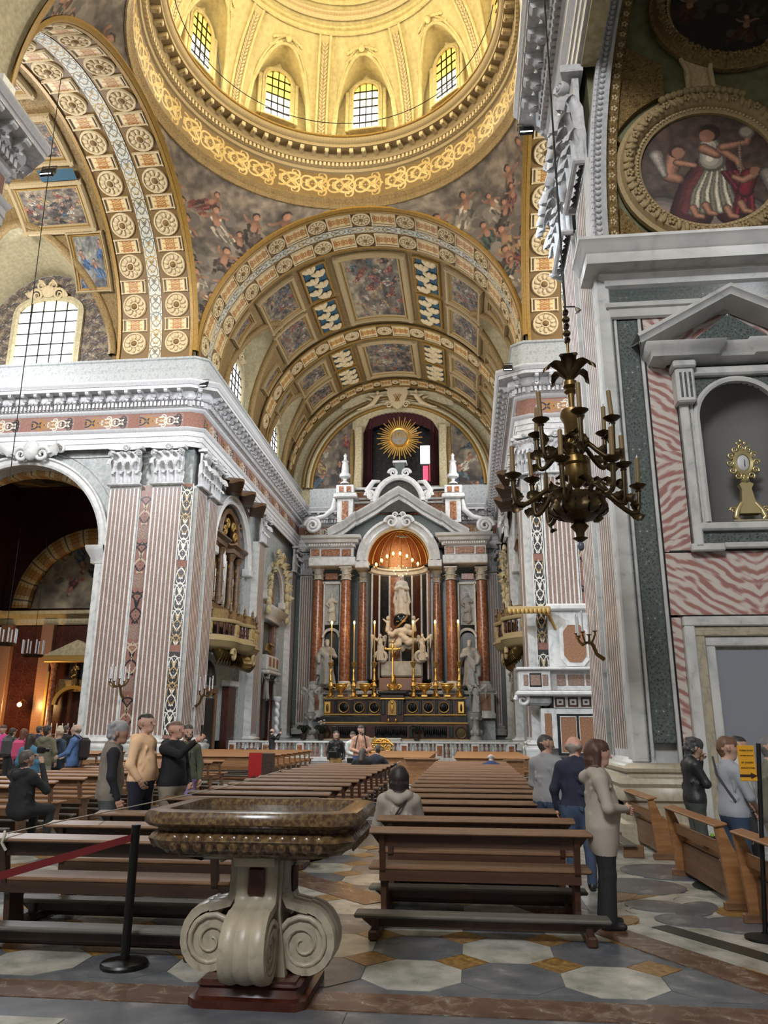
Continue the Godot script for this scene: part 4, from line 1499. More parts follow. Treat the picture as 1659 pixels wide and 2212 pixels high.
# ------------------------------------------------------------------ figures: tapered bones joined by a smooth minimum, meshed as surface nets
class Body:
	var bones := []
	var hem := -9.0
	var arm := 1
	func bone(a: Vector3, b: Vector3, ra: float, rb: float, id := 0, k := 0.05, fl := 1.0, ax := Vector3.BACK) -> Body:
		bones.append([a, b, ra, rb, id, k, fl, ax])
		return self
	func chain(pts: Array, rads: Array, id := 0, k := 0.03) -> Body:
		for i in pts.size() - 1:
			bone(pts[i], pts[i + 1], rads[i], rads[i + 1], id, k)
		return self
	func build(c: float) -> Dictionary:
		var lo := Vector3.ONE * 1e9
		var hi := -lo
		for b in bones:
			var r := Vector3.ONE * (maxf(b[2], b[3]) + c * 3.0)
			lo = lo.min(b[0] - r).min(b[1] - r)
			hi = hi.max(b[0] + r).max(b[1] + r)
		var nx := int((hi.x - lo.x) / c) + 2
		var ny := int((hi.y - lo.y) / c) + 2
		var nz := int((hi.z - lo.z) / c) + 2
		var f := PackedFloat32Array()
		f.resize(nx * ny * nz)
		f.fill(1.0)
		var idm := PackedByteArray()
		idm.resize(nx * ny * nz)
		for b in bones:
			var a: Vector3 = b[0]
			var e: Vector3 = b[1]
			var ra: float = b[2]
			var rb: float = b[3]
			var kk: float = b[5]
			var fl: float = b[6]
			var ax: Vector3 = b[7]
			var id: int = b[4]
			var m := Vector3.ONE * (maxf(ra, rb) + maxf(kk, c * 2.0))
			var p0 := ((a.min(e) - m - lo) / c).floor()
			var p1 := ((a.max(e) + m - lo) / c).ceil()
			var ab := e - a
			if fl != 1.0:
				ab += ax * (ab.dot(ax) * (fl - 1.0))
			var l2 := maxf(ab.length_squared(), 1e-9)
			for z in range(maxi(0, int(p0.z)), mini(nz - 1, int(p1.z)) + 1):
				for y in range(maxi(0, int(p0.y)), mini(ny - 1, int(p1.y)) + 1):
					var q := (z * ny + y) * nx
					for x in range(maxi(0, int(p0.x)), mini(nx - 1, int(p1.x)) + 1):
						var w := lo + Vector3(x, y, z) * c - a
						if fl != 1.0:
							w += ax * (w.dot(ax) * (fl - 1.0))
						var t := clampf(w.dot(ab) / l2, 0.0, 1.0)
						var d := (w - ab * t).length() - (ra + (rb - ra) * t)
						var o := f[q + x]
						if d < o:
							idm[q + x] = id
						var h := maxf(kk - absf(d - o), 0.0)
						f[q + x] = minf(d, o) - h * h / (kk * 4.0)
		# surface nets
		var vid := {}
		var vs := PackedVector3Array()
		var ns := PackedVector3Array()
		var vd := PackedByteArray()
		var sy := nx
		var sz := nx * ny
		var offs := [0, 1, sy, sy + 1, sz, sz + 1, sz + sy, sz + sy + 1]
		var edges := [[0, 1], [2, 3], [4, 5], [6, 7], [0, 2], [1, 3], [4, 6], [5, 7], [0, 4], [1, 5], [2, 6], [3, 7]]
		var cr := []
		for i in 8:
			cr.append(Vector3(i & 1, (i >> 1) & 1, i >> 2))
		for z in nz - 1:
			for y in ny - 1:
				var row := (z * ny + y) * nx
				for x in nx - 1:
					var q := row + x
					if absf(f[q]) > c * 2.2:
						continue
					var mask := 0
					for i in 8:
						if f[q + offs[i]] < 0.0:
							mask |= 1 << i
					if mask == 0 or mask == 255:
						continue
					var s := Vector3.ZERO
					var k := 0
					for e in edges:
						var fa := f[q + offs[e[0]]]
						var fb := f[q + offs[e[1]]]
						if (fa < 0.0) != (fb < 0.0):
							s += (cr[e[0]] as Vector3).lerp(cr[e[1]], fa / (fa - fb))
							k += 1
					var g := Vector3.ZERO
					for i in 8:
						g += ((cr[i] as Vector3) * 2.0 - Vector3.ONE) * f[q + offs[i]]
					vid[q] = vs.size()
					vs.append(lo + (Vector3(x, y, z) + s / k) * c)
					ns.append(g.normalized())
					var best := 0
					for i in 8:
						if f[q + offs[i]] < f[q + offs[best]]:
							best = i
					var vi := idm[q + offs[best]]
					if hem > 0.0 and (vi == 1 or vi == 2):
						vi = 2 if vs[vs.size() - 1].y < hem else 1
					vd.append(arm if vi == 7 else vi)
		var out := {}
		var maps := {}
		for q in vid:
			for ax in 3:
				var st: int = [1, sy, sz][ax]
				var u: int = [sy, sz, 1][ax]
				var w: int = [sz, 1, sy][ax]
				var a0 := f[q]
				var b0 := f[q + st]
				if (a0 < 0.0) == (b0 < 0.0):
					continue
				if not (vid.has(q - u) and vid.has(q - w) and vid.has(q - u - w)):
					continue
				var qs := [vid[q], vid[q - u], vid[q - u - w], vid[q - w]]
				var id := vd[qs[0]]
				if not out.has(id):
					out[id] = G.new()
					maps[id] = {}
				var g: G = out[id]
				var mp: Dictionary = maps[id]
				var ii := []
				for k in qs:
					if not mp.has(k):
						mp[k] = g.v.size()
						g.v.append(vs[k])
						g.n.append(ns[k])
						g.t.append(Vector2(vs[k].x, vs[k].y))
					ii.append(mp[k])
				g.ix.append_array([ii[0], ii[1], ii[2], ii[0], ii[2], ii[3]])
		return out

# draped or winged marble figures; returns one continuous mesh, feet at the origin, facing +z
var figs := {}

func fig_statue(kind: String, s := 1.0) -> ArrayMesh:
	var key := "%s%d" % [kind, int(s)]
	if not figs.has(key):
		figs[key] = make_statue(kind, s).mesh()
	return figs[key]

func make_statue(kind: String, s := 1.0) -> G:
	var b := Body.new()
	var sd := hash(kind) % 1000
	var r := RandomNumberGenerator.new()
	r.seed = sd
	if kind == "reclining":
		b.bone(Vector3(s * .9, -.25, 0), Vector3(s * .2, -.05, .05), .10, .17, 0, .1).bone(Vector3(s * .2, -.05, .05), Vector3(-s * .25, .45, .05), .19, .2, 0, .1)
		b.bone(Vector3(-s * .25, .45, .05), Vector3(-s * .33, .72, .06), .08, .07, 0, .06).bone(Vector3(-s * .34, .8, .08), Vector3(-s * .34, .86, .06), .14, .13, 0, .05)
		b.bone(Vector3(-s * .3, .5, .15), Vector3(-s * .7, .45, .25), .08, .06, 0, .06).bone(Vector3(-s * .1, .42, .1), Vector3(s * .3, .6, .2), .08, .06, 0, .06)
		b.bone(Vector3(s * .9, -.25, 0), Vector3(s * 1.5, -.35, .05), .10, .06, 0, .08).bone(Vector3(s * .3, .4, -.1), Vector3(s * .8, .65, -.15), .12, .04, 0, .1)
		return b.build(.05)[0]
	# standing, 1.9 m to the crown
	var robe := .30
	b.bone(Vector3(0, 1.05, 0), Vector3(0, 1.42, 0), .17, .19, 0, .1, 1.3).bone(Vector3(0, 1.42, 0), Vector3(0, 1.6, .02), .09, .07, 0, .08)
	b.bone(Vector3(0, 1.74, .05), Vector3(0, 1.80, .02), .095, .10, 0, .04).bone(Vector3(0, 1.68, .09), Vector3(0, 1.70, .09), .06, .06, 0, .04)
	b.bone(Vector3(-.17, 1.47, 0), Vector3(.17, 1.47, 0), .09, .09, 0, .08)
	b.bone(Vector3(0, .9, 0), Vector3(.03, .12, .03), .2, robe * .8, 0, .1, 1.15)
	b.bone(Vector3(-.08, 0.06, .12), Vector3(-.08, .05, .24), .07, .05, 0, .05).bone(Vector3(.14, 0.06, .1), Vector3(.15, .05, .22), .07, .05, 0, .05)
	# folds falling from the hip and shoulder
	for k in 11:
		var a := TAU * k / 11.0
		var lean := r.randf_range(-.12, .12)
		b.bone(Vector3(cos(a) * .16, 1.0 + r.randf_range(-.1, .15), sin(a) * .13), Vector3(cos(a) * .25 + lean, .06, sin(a) * .22), .035, .05, 0, .05)
	for k in 4:
		b.bone(Vector3(-.2, 1.45 - k * .05, .10), Vector3(.2, .98 - k * .12, .19), .03, .045, 0, .04)
	match kind:
		"peter", "paul":
			b.bone(Vector3(0, 1.62, .12), Vector3(0, 1.5, .13), .07, .03, 0, .05)
			var q := 1.0 if kind == "peter" else -1.0
			b.chain([Vector3(q * .2, 1.45, 0), Vector3(q * .3, 1.18, .06), Vector3(q * .12, 1.22, .24)], [.085, .075, .05], 0, .06)
			b.chain([Vector3(-q * .2, 1.45, 0), Vector3(-q * .32, 1.15, .05), Vector3(-q * .3, .92, .18)], [.09, .085, .06], 0, .06)
			b.bone(Vector3(-q * .3, 1.1, .0), Vector3(-q * .33, .45, .06), .10, .06, 0, .08)
		"virgin":
			b.chain([Vector3(.2, 1.45, 0), Vector3(.29, 1.2, .08), Vector3(.04, 1.24, .22)], [.08, .075, .05], 0, .06)
			b.chain([Vector3(-.2, 1.45, 0), Vector3(-.29, 1.2, .08), Vector3(-.02, 1.3, .2)], [.08, .075, .05], 0, .06)
			b.bone(Vector3(0, 1.81, -.05), Vector3(0, 1.5, -.12), .095, .12, 0, .04)
			for q in [-1.0, 1.0]:
				b.bone(Vector3(q * .2, 1.42, -.06), Vector3(q * .38, .62, .02), .075, .06, 0, .06).bone(Vector3(q * .34, .8, .02), Vector3(q * .26, .12, .0), .05, .08, 0, .06)
		"angel":
			for q in [-1.0, 1.0]:
				b.chain([Vector3(q * .18, 1.45, 0), Vector3(q * .28, 1.4, .14), Vector3(q * .12, 1.7, .2)], [.08, .07, .05], 0, .05)
				b.bone(Vector3(q * .12, 1.4, -.12), Vector3(q * .5, 1.75, -.28), .08, .10, 0, .06, 1.8).bone(Vector3(q * .5, 1.75, -.28), Vector3(q * .46, .9, -.3), .12, .03, 0, .08, 1.8)
		"bishop", "relief":
			b.chain([Vector3(.2, 1.45, 0), Vector3(.32, 1.3, .14), Vector3(.1, 1.35, .26)], [.09, .08, .05], 0, .06)
			b.chain([Vector3(-.2, 1.45, 0), Vector3(-.34, 1.15, .1), Vector3(-.2, 1.0, .26)], [.09, .08, .05], 0, .06)
			b.bone(Vector3(.1, .8, .2), Vector3(-.1, .72, .28), .16, .15, 0, .1)
	return b.build(.04)[0]

func lights() -> void:
	var env := Environment.new()
	env.background_mode = Environment.BG_COLOR
	env.background_color = Color(.62, .64, .66)
	env.tonemap_mode = Environment.TONE_MAPPER_LINEAR
	env.tonemap_exposure = EXPOSURE
	env.sdfgi_enabled = true
	env.ssao_enabled = true
	env.ssil_enabled = true
	var we := WorldEnvironment.new()
	we.name = "world_environment"
	we.environment = env
	add_child(we)
	var cam := Camera3D.new()
	cam.name = "camera"
	cam.transform = Transform3D(cb, EYE)
	cam.fov = rad_to_deg(2.0 * atan(1106.0 / FPX))
	cam.far = 300
	add_child(cam)
	cam.make_current()

func area(at: Vector3, dir: Vector3, w: float, h: float, c: Color, e: float, nm := "window_light") -> void:
	var l := AreaLight3D.new()
	l.name = numbered(nm)
	l.area_size = Vector2(w, h)
	l.light_color = c
	l.light_energy = e
	l.shadow_enabled = true
	l.area_range = 90.0
	var up := Vector3.UP if absf(dir.normalized().y) < .95 else Vector3.RIGHT
	add_child(l)
	l.transform = Transform3D(Basis.looking_at(dir, up), at)

func spot(at: Vector3, to: Vector3, ang: float, c: Color, e: float) -> void:
	var l := SpotLight3D.new()
	l.name = numbered("floodlight_beam")
	l.light_color = c
	l.light_energy = e
	l.light_size = .2
	l.spot_range = 80
	l.spot_attenuation = 2.0
	l.spot_angle = ang
	l.shadow_enabled = true
	add_child(l)
	l.transform = Transform3D(Basis.looking_at(to - at, Vector3.UP), at + (to - at).normalized() * .4)

func omni(at: Vector3, c: Color, e: float, size := .05, nm := "lamp_light") -> void:
	var l := OmniLight3D.new()
	l.name = numbered(nm)
	l.light_color = c
	l.light_energy = e
	l.light_size = size
	l.omni_range = 60
	l.omni_attenuation = 2.0
	l.shadow_enabled = true
	add_child(l)
	l.position = at

func stripe_panel(parent: Node, x0: float, y0: float, x1: float, y1: float, d: float, mx: float, flip := false) -> void:
	# a slab of banded marble, mirrored about mx
	var g := G.new()
	var a := V(x0, y0, d)
	var b := V(x1, y1, d)
	var u0 := absf(x0 - mx) / 1.6
	var u1 := absf(x1 - mx) / 1.6
	var v0 := -y0 / 1.6
	var v1 := -y1 / 1.6
	g.quad(a, V(x1, y0, d), b, V(x0, y1, d))
	for i in 4:
		var q: Vector2 = [Vector2(u0, v0), Vector2(u1, v0), Vector2(u1, v1), Vector2(u0, v1)][i]
		g.t[i] = Vector2(-q.x if flip else q.x, q.y)
	obj("slab", g, M.stripe, parent)

func sx(o: Node, nm: String, x0: float, y0: float, x1: float, y1: float, d: float, th: float, mat: Material, r := .015) -> MeshInstance3D:
	return obj(nm, G.new().cbox(V((x0 + x1) * .5, (y0 + y1) * .5, d + th * .5 - .0), Vector3(x1 - x0, y1 - y0, th), r), mat, o)

func build_near_right() -> void:
	var D := 13.2
	var o := setting("wall_right", "near right pier and aisle wall of banded rose marble with green borders", "wall")
	for q in [[2.9, 4.05, 0, 10.4], [5.68, 7.9, 0, 10.4], [4.05, 5.68, 7.7, 10.4], [4.05, 5.68, 0, 4.95]]:
		obj("masonry", G.new().box(V((q[0] + q[1]) * .5, (q[2] + q[3]) * .5, D + .62), Vector3(q[1] - q[0], q[3] - q[2], .9)), M.white, o)
	obj("masonry", G.new().box(V(3.4, 9.2, 15.6), Vector3(1.1, 18.6, 3.8)), M.white, o)
	for d in [13.97, 16.25]:
		pilaster(o, V(2.6, 0, d), Vector3.LEFT, 1.5, 1.15, 12.6, 7, .35, M.white, M.pink)
		capital(o, V(2.6, 12.65, d), Vector3.LEFT, 1.5, 2.35, M.white_fine)
	capital(o, V(2.85, 12.65, 17.4), Vector3(-.7, 0, -.7), .9, 2.35, M.white_fine)
	inlay(o, V(2.72, 0, 15.1), Vector3.LEFT, .6, 1.2, 12.6, M.white, M.inlay_pink, 3)
	# corner of the pier, facing the door side
	sx(o, "corner_slab", 2.58, 1.15, 2.84, 12.65, D - .1, .4, M.white, .03)
	sx(o, "green_line", 2.845, 1.15, 2.875, 9.1, D - .03, .1, M.verde, .004)
	var bpr := pv([.30, .0, .30, .28, .24, .32, .24, .58, .3, .62, .30, .72, .27, .80, .30, .86, .27, .93, .16, .96, .14, 1.0, .19, 1.03, .20, 1.08, .15, 1.13, .02, 1.16])
	obj("base_course", G.new().sweep(bpr, [V(2.6, 0, 17.4), V(2.6, 0, D - .1), V(3.4, 0, D - .1)], -1.0), M.oldwhite, o)
	# strips
	sx(o, "strip", 2.88, 1.0, 2.935, 9.2, D - .04, .1, M.white)
	sx(o, "porphyry_strip", 2.945, 1.45, 3.30, 9.02, D - .02, .1, M.verde)
	sx(o, "strip", 3.31, 1.0, 3.37, 9.2, D - .04, .1, M.white)
	sx(o, "dark_line", 3.375, 1.0, 3.395, 9.05, D - .03, .1, M.black, .004)
	# banded slabs, laid to mirror one another
	stripe_panel(o, 3.4, 6.2, 3.85, 9.05, D - .02, 1.0, true)
	stripe_panel(o, 3.4, 4.56, 3.85, 6.2, D - .02, 1.0)
	stripe_panel(o, 3.4, .9, 3.55, 3.5, D - .02, 2.0, true)
	stripe_panel(o, 3.4, 3.46, 4.86, 4.58, D - .02, 4.86)
	stripe_panel(o, 4.86, 3.46, 7.0, 4.58, D - .02, 4.86)
	stripe_panel(o, 3.85, 8.2, 4.9, 9.05, D - .02, 4.9, true)
	stripe_panel(o, 4.9, 8.2, 7.0, 9.05, D - .02, 4.9, true)
	for q in [[3.47, 4.575, 7, 4.60], [3.50, 3.475, 7, 3.50]]:
		sx(o, "dark_line", q[0], q[1], q[2], q[3], D - .035, .1, M.black, .004)
	# aisle entablature
	var pth := PackedVector3Array([V(2.86, 0, D + .3), V(2.86, 0, D - .05), V(7.5, 0, D - .05)])
	obj("aisle_architrave", G.new().sweep(pv([.0, 9.02, .05, 9.05, .07, 9.2, .12, 9.22, .14, 9.3, .0, 9.32]), pth, -1.0), M.white, o)
	obj("aisle_frieze", G.new().sweep(pv([.03, 9.3, .03, 9.66]), pth, -1.0), M.verde, o)
	obj("aisle_cornice", G.new().sweep(pv([.03, 9.64, .1, 9.68, .12, 9.78, .22, 9.84, .22, 9.9, .48, 9.93, .48, 10.14, .52, 10.18, .56, 10.3, .62, 10.36, .62, 10.42, -.1, 10.46]), pth, -1.0), M.white, o)
	# edicule with niche
	var cx := 4.86
	var rn := .69
	var yn := 6.93
	var nf := PackedVector2Array([Vector2(3.86, 4.62), Vector2(5.86, 4.62), Vector2(5.86, 7.95), Vector2(cx, 7.95), Vector2(cx, yn + rn)])
	for i in range(1, 13):
		var a := PI * .5 - PI * .5 * i / 12.0
		nf.append(Vector2(cx + cos(a) * rn, yn + sin(a) * rn))
	nf.append_array([Vector2(cx + rn, 5.05), Vector2(cx, 5.05), Vector2(cx - rn, 5.05)])
	for i in 12:
		var a := PI - PI * .5 * i / 12.0
		nf.append(Vector2(cx + cos(a) * rn, yn + sin(a) * rn))
	nf.append_array([Vector2(cx - .001, yn + rn), Vector2(cx - .001, 7.95), Vector2(3.86, 7.95)])
	obj("niche_surround", G.new().prism(nf, Transform3D(Basis.IDENTITY, V(0, 0, D - .06)), .12), M.verde, o)
	obj("niche_archivolt", G.new().loft(pv([.0, -.02, .0, .10, .05, .12, .1, .08, .1, -.02]), [[V(cx - rn, 5.05, D - .1), Vector3.LEFT, Vector3.BACK]] + arc_frames(V(cx, yn, D - .1), Vector3.RIGHT, Vector3.UP, Vector3.BACK, rn, rn, PI, 0, 20) + [[V(cx + rn, 5.05, D - .1), Vector3.RIGHT, Vector3.BACK]]), M.white, o)
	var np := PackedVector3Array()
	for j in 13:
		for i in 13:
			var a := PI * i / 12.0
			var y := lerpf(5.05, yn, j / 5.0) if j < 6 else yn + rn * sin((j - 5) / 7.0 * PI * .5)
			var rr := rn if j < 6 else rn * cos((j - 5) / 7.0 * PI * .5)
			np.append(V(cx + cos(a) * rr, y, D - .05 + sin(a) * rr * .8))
	obj("niche_shell", G.new().surf(12, 12, np), M.niche_shade_grey, o)
	obj("niche_floor", G.new().box(V(cx, 5.02, D + .2), Vector3(1.5, .06, .7)), M.white, o)
	# frame strips of the edicule
	sx(o, "edicule_stile", 3.86, 4.6, 4.02, 7.6, D - .2, .1, M.white, .03)
	sx(o, "edicule_stile", 5.70, 4.6, 5.86, 7.6, D - .2, .1, M.white, .03)
	sx(o, "edicule_stile", 4.04, 4.95, 4.1, 7.7, D - .16, .1, M.white, .02)
	sx(o, "edicule_sill", 3.98, 4.9, 5.76, 5.04, D - .22, .16, M.white, .03)
	sx(o, "edicule_rail", 3.80, 4.55, 4.35, 4.68, D - .2, .12, M.white, .02)
	sx(o, "edicule_rail", 4.35, 4.60, 5.9, 4.70, D - .16, .12, M.white, .02)
	sx(o, "edicule_rail", 4.0, 7.74, 5.75, 7.9, D - .24, .16, M.white, .03)
	for x in [3.96, 5.74]:
		sx(o, "bracket", x - .16, 7.2, x + .16, 7.86, D - .34, .3, M.white, .03)
		for k in 3:
			sx(o, "bracket_groove", x - .10 + .08 * k, 7.28, x - .06 + .08 * k, 7.76, D - .35, .06, M.verde, .006)
		sx(o, "bracket_cap", x - .2, 7.84, x + .2, 7.98, D - .4, .35, M.white, .03)
	var ep := pv([.0, 8.0, .3, 8.04, .34, 8.14, .4, 8.2, .42, 8.28, .0, 8.3])
	obj("pediment_cornice", G.new().sweep(ep, [V(3.72, 0, D), V(3.72, 0, D - .15), V(4.25, 0, D - .15), V(4.25, 0, D - .05), V(5.47, 0, D - .05), V(5.47, 0, D - .15), V(6.0, 0, D - .15), V(6.0, 0, D)], -1.0), M.white, o)
	obj("tympanum", G.new().prism(pv([3.9, 8.2, 5.9, 8.2, 4.86, 8.95]), Transform3D(Basis.IDENTITY, V(0, 0, D - .1)), .2), M.verde, o)
	for s in [-1.0, 1.0]:
		var a := V(cx + s * 1.58, 8.22, D - .05)
		var b := V(cx, 9.08, D - .05)
		var up: Vector3 = (b - a).cross(Vector3.BACK).normalized() * -s
		up = up if up.y > 0 else -up
		obj("raking_cornice", G.new().loft(pv([.0, .0, .16, .02, .3, .06, .42, .1, .44, .16, .5, .2, .5, .26, .0, .28]), [[a, Vector3.BACK, up], [b, Vector3.BACK, Vector3.UP * 1.14]]), M.white, o)
	# doorway with stepped marble frame
	for k in 3:
		var e := .16 * k
		var dd := D - .16 + .05 * k
		sx(o, "door_frame", 3.55 + e, 0, 3.73 + e, 3.30 - e, dd, .14, M.white if k != 1 else M.oldwhite, .02)
		sx(o, "door_frame", 3.55 + e, 3.30 - e, 7, 3.46 - e, dd, .14, M.white if k != 1 else M.oldwhite, .02)
	obj("door_lintel_filler", G.new().box(V(5.6, 2.93, D + .2), Vector3(3.2, .1, .3)), M.oldwhite, o)  # pale marble piece closing the gap above the cloth panel
	var dr := setting("door_1", "tall doorway closed off by a flat grey cloth panel", "door")
	obj("panel", G.new().box(V(5.6, 1.45, D + .04), Vector3(3.2, 2.95, .05)), M.greycloth, dr)
	# upper wall with medallions
	var u := setting("wall_right_upper", "sage green lunette wall with stucco medallion frames above the aisle cornice", "wall")
	obj("plaster", G.new().box(V(6.4, 14.5, D + .62), Vector3(7.2, 8.4, .9)), M.sage, u)
	var ed := PackedVector3Array()
	var ed2 := PackedVector3Array()
	for k in 25:
		var y := 10.4 + 8.2 * k / 24.0
		var off := .0 + pow((y - 10.4) / 8.2, 2.0) * 1.3
		ed.append(V(2.68 + off, y, D - .08))
		ed2.append(V(2.98 + off, y, D - .0))
	var fr := []
	for q in ed:
		fr.append([q, Vector3.RIGHT, Vector3.BACK])
	obj("arch_band", G.new().loft(pv([-.12, -.4, -.12, .1, -.06, .16, .0, .1, .1, .1, .14, .18, .2, .16, .2, -.3]), fr), M.white_fine, u)
	var eg := G.new()
	for k in 60:
		var y := 10.5 + 8.0 * k / 60.0
		var off := pow((y - 10.4) / 8.2, 2.0) * 1.3
		eg.ball(V(2.72 + off, y, D - .2), Vector3(.06, .05, .05), 6, 4)
		eg.ball(V(2.62 + off, y + .06, D - .22), Vector3(.045, .045, .04), 5, 3)
	obj("egg_and_dart", eg, M.white_fine, u).set_meta("kind", "stuff")
	var fl := G.new()
	for k in 30:
		var y := 10.6 + 8.0 * k / 30.0
		var off := pow((y - 10.4) / 8.2, 2.0) * 1.3
		for w in 5:
			var a := TAU * w / 5.0
			fl.ball(V(3.02 + off + cos(a) * .045, y + sin(a) * .045, D - .06), Vector3(.03, .03, .02), 5, 3)
	obj("flower_band", fl, M.grisaille, u).set_meta("kind", "stuff")
	fr = []
	for q in ed2:
		fr.append([q, Vector3.RIGHT, Vector3.BACK])
	obj("gilt_band", G.new().loft(pv([-.1, -.1, -.1, .06, .13, .06, .13, -.1]), fr), M.gilt, u)
	medallion("medallion_painting", "round fresco of a robed seated woman with an infant in a leafy stucco ring", Vector3(4.96, 12.3, 0), 1.62, D, "main")
	medallion("medallion_painting", "dark oval fresco in a gilt ring at the very top of the sage wall", Vector3(5.75, 16.2, 0), 1.45, D, "dark")
	var tr := PackedVector2Array([Vector2(3.22, 13.2), Vector2(3.35, 13.0)])
	for i in 9:
		var a := deg_to_rad(150 - 5 * i)
		tr.append(Vector2(4.96 + cos(a) * 1.95, 12.3 + sin(a) * 1.95))
	tr.append_array([Vector2(4.3, 14.9), Vector2(3.42, 15.6)])
	for q in [[tr, "corner_panel"], [PackedVector2Array([Vector2(3.15, 10.6), Vector2(4.1, 10.6), Vector2(3.55, 11.0), Vector2(3.2, 11.55)]), "corner_panel"]]:
		obj(q[1], G.new().prism(q[0], Transform3D(Basis.IDENTITY, V(0, 0, D + .13)), .16), M.gilt, u)
	# bracket between the medallions
	var bg := G.new()
	for s in [-1.0, 1.0]:
		bg.add(spiral_g(.2, 1.4, .07, s), Transform3D(Basis.IDENTITY, Vector3(s * .2, -.1, .1)))
		bg.tube(PackedVector3Array([Vector3(s * .3, .9, .05), Vector3(s * .22, .5, .12), Vector3(s * .25, .0, .1)]), [.05], 6)
	bg.box(Vector3(0, .45, .03), Vector3(.5, .8, .1))
	obj("stucco_bracket", bg, M.grisaille, u, Transform3D(Basis.IDENTITY, V(5.0, 14.1, D + .1)))
	# the great cornice over the near piers
	var t := setting("trim_3", "great white cornice with leafy brackets running overhead beside the nave", "entablature")
	entablature(t, [[8, 17.6], [3.15, 17.6], [2.65, 17.3], [2.65, 2.0]], 1.0 * -1.0, "rosy")
	obj("soffit", G.new().box(V(2.82, 14.95, 6.2), Vector3(.34, .1, 13.9)), M.stucco, t)
	obj("attic", G.new().box(V(2.84, 16.6, 6.1), Vector3(.36, 3.2, 13.9)), M.white, t)
	var t2 := setting("trim_4", "great white cornice corner above the near left pier", "entablature")
	entablature(t2, [[-12.9, 4.0], [-12.9, 17.3], [-13.4, 17.6], [-20, 17.6]], -1.0, "rosy")
	obj("attic", G.new().box(V(-14.2, 16.6, 9), Vector3(2.4, 3.2, 17)), M.white, t2)
	var p := setting("wall_left_near", "near left pier of grey marble", "wall")
	obj("masonry", G.new().box(V(-16.6, 9, 14.4), Vector3(7, 18, 6)), M.grey, p)
	capital(p, V(-13.05, 12.65, 16.3), Vector3.RIGHT, 1.5, 2.35, M.white_fine)

func medallion(nm: String, label: String, c: Vector3, r: float, D: float, what: String) -> void:
	var o := thing(nm, label, "painting", V(c.x, c.y, D + .1))
	var p := PackedVector3Array()
	for j in 9:
		for i in 33:
			var a := TAU * i / 32.0
			var q := r * .82 * j / 8.0
			p.append(Vector3(cos(a) * q, sin(a) * q, .02))
	var g := G.new().surf(32, 8, p, false)
	for i in g.v.size():
		g.t[i] = Vector2(g.v[i].x / r * .52 + .54, .52 - g.v[i].y / r * .52)
		g.n[i] = Vector3.BACK
	obj("canvas", g, M["medal_" + what], o)
	var fr := Transform3D(Basis(Vector3.RIGHT, PI / 2), Vector3.ZERO)
	obj("frame", G.new().lathe(pv([r * .80, .0, r * .80, .08, r * .85, .12, r * .88, .1, r * .90, .2, r * .96, .26, r * 1.02, .22, r * 1.05, .12, r * 1.1, .1, r * 1.1, .0]), 48, fr), M.ring_stucco if what == "main" else M.gilt, o)
	var lg := G.new()
	for k in 64:
		var a := TAU * k / 64.0
		var q := Vector3(cos(a), sin(a), 0)
		if k % 3 == 0:
			for w in 5:
				lg.ball(q * r * .96 + Vector3(cos(w * 1.26), sin(w * 1.26), 0) * .05 + Vector3(0, 0, .27), Vector3(.04, .04, .03), 5, 3)
		else:
			lg.ball(q * r * .96 + Vector3(0, 0, .24), Vector3(.13, .05, .05), 6, 4, Basis(Vector3.BACK, a + .35))
	obj("leaf_ring", lg, M.ring_stucco if what == "main" else M.gilt, o)
	var bd := G.new()
	for k in 110:
		var a := TAU * k / 110.0
		bd.ball(Vector3(cos(a) * r * .845, sin(a) * r * .845, .13), Vector3.ONE * .025, 5, 3)
	obj("bead_ring", bd, M.grisaille, o).set_meta("kind", "stuff")
	if what == "main":
		var sc := G.new()
		for s in [-1.0, 1.0]:
			sc.add(spiral_g(.16, 1.5, .05, s), Transform3D(Basis.IDENTITY, Vector3(s * .28, -r * 1.1, .15)))
			sc.tube(PackedVector3Array([Vector3(s * .35, -r * 1.14, .15), Vector3(s * .6, -r * 1.02, .18), Vector3(s * .8, -r * 1.04, .15)]), [.05, .06, .05], 6)
		sc.ball(Vector3(0, -r * 1.08, .15), Vector3(.18, .12, .1), 8, 5)
		obj("foot_scroll", sc, M.ring_stucco, o)
		sc = G.new()
		for k in 14:
			var a := PI * .5 + (k - 6.5) * .07
			sc.ball(Vector3(cos(a) * r * 1.08, sin(a) * r * 1.08, .2), Vector3(.09, .08, .08), 6, 4)
		obj("garland", sc, M.ring_stucco, o)

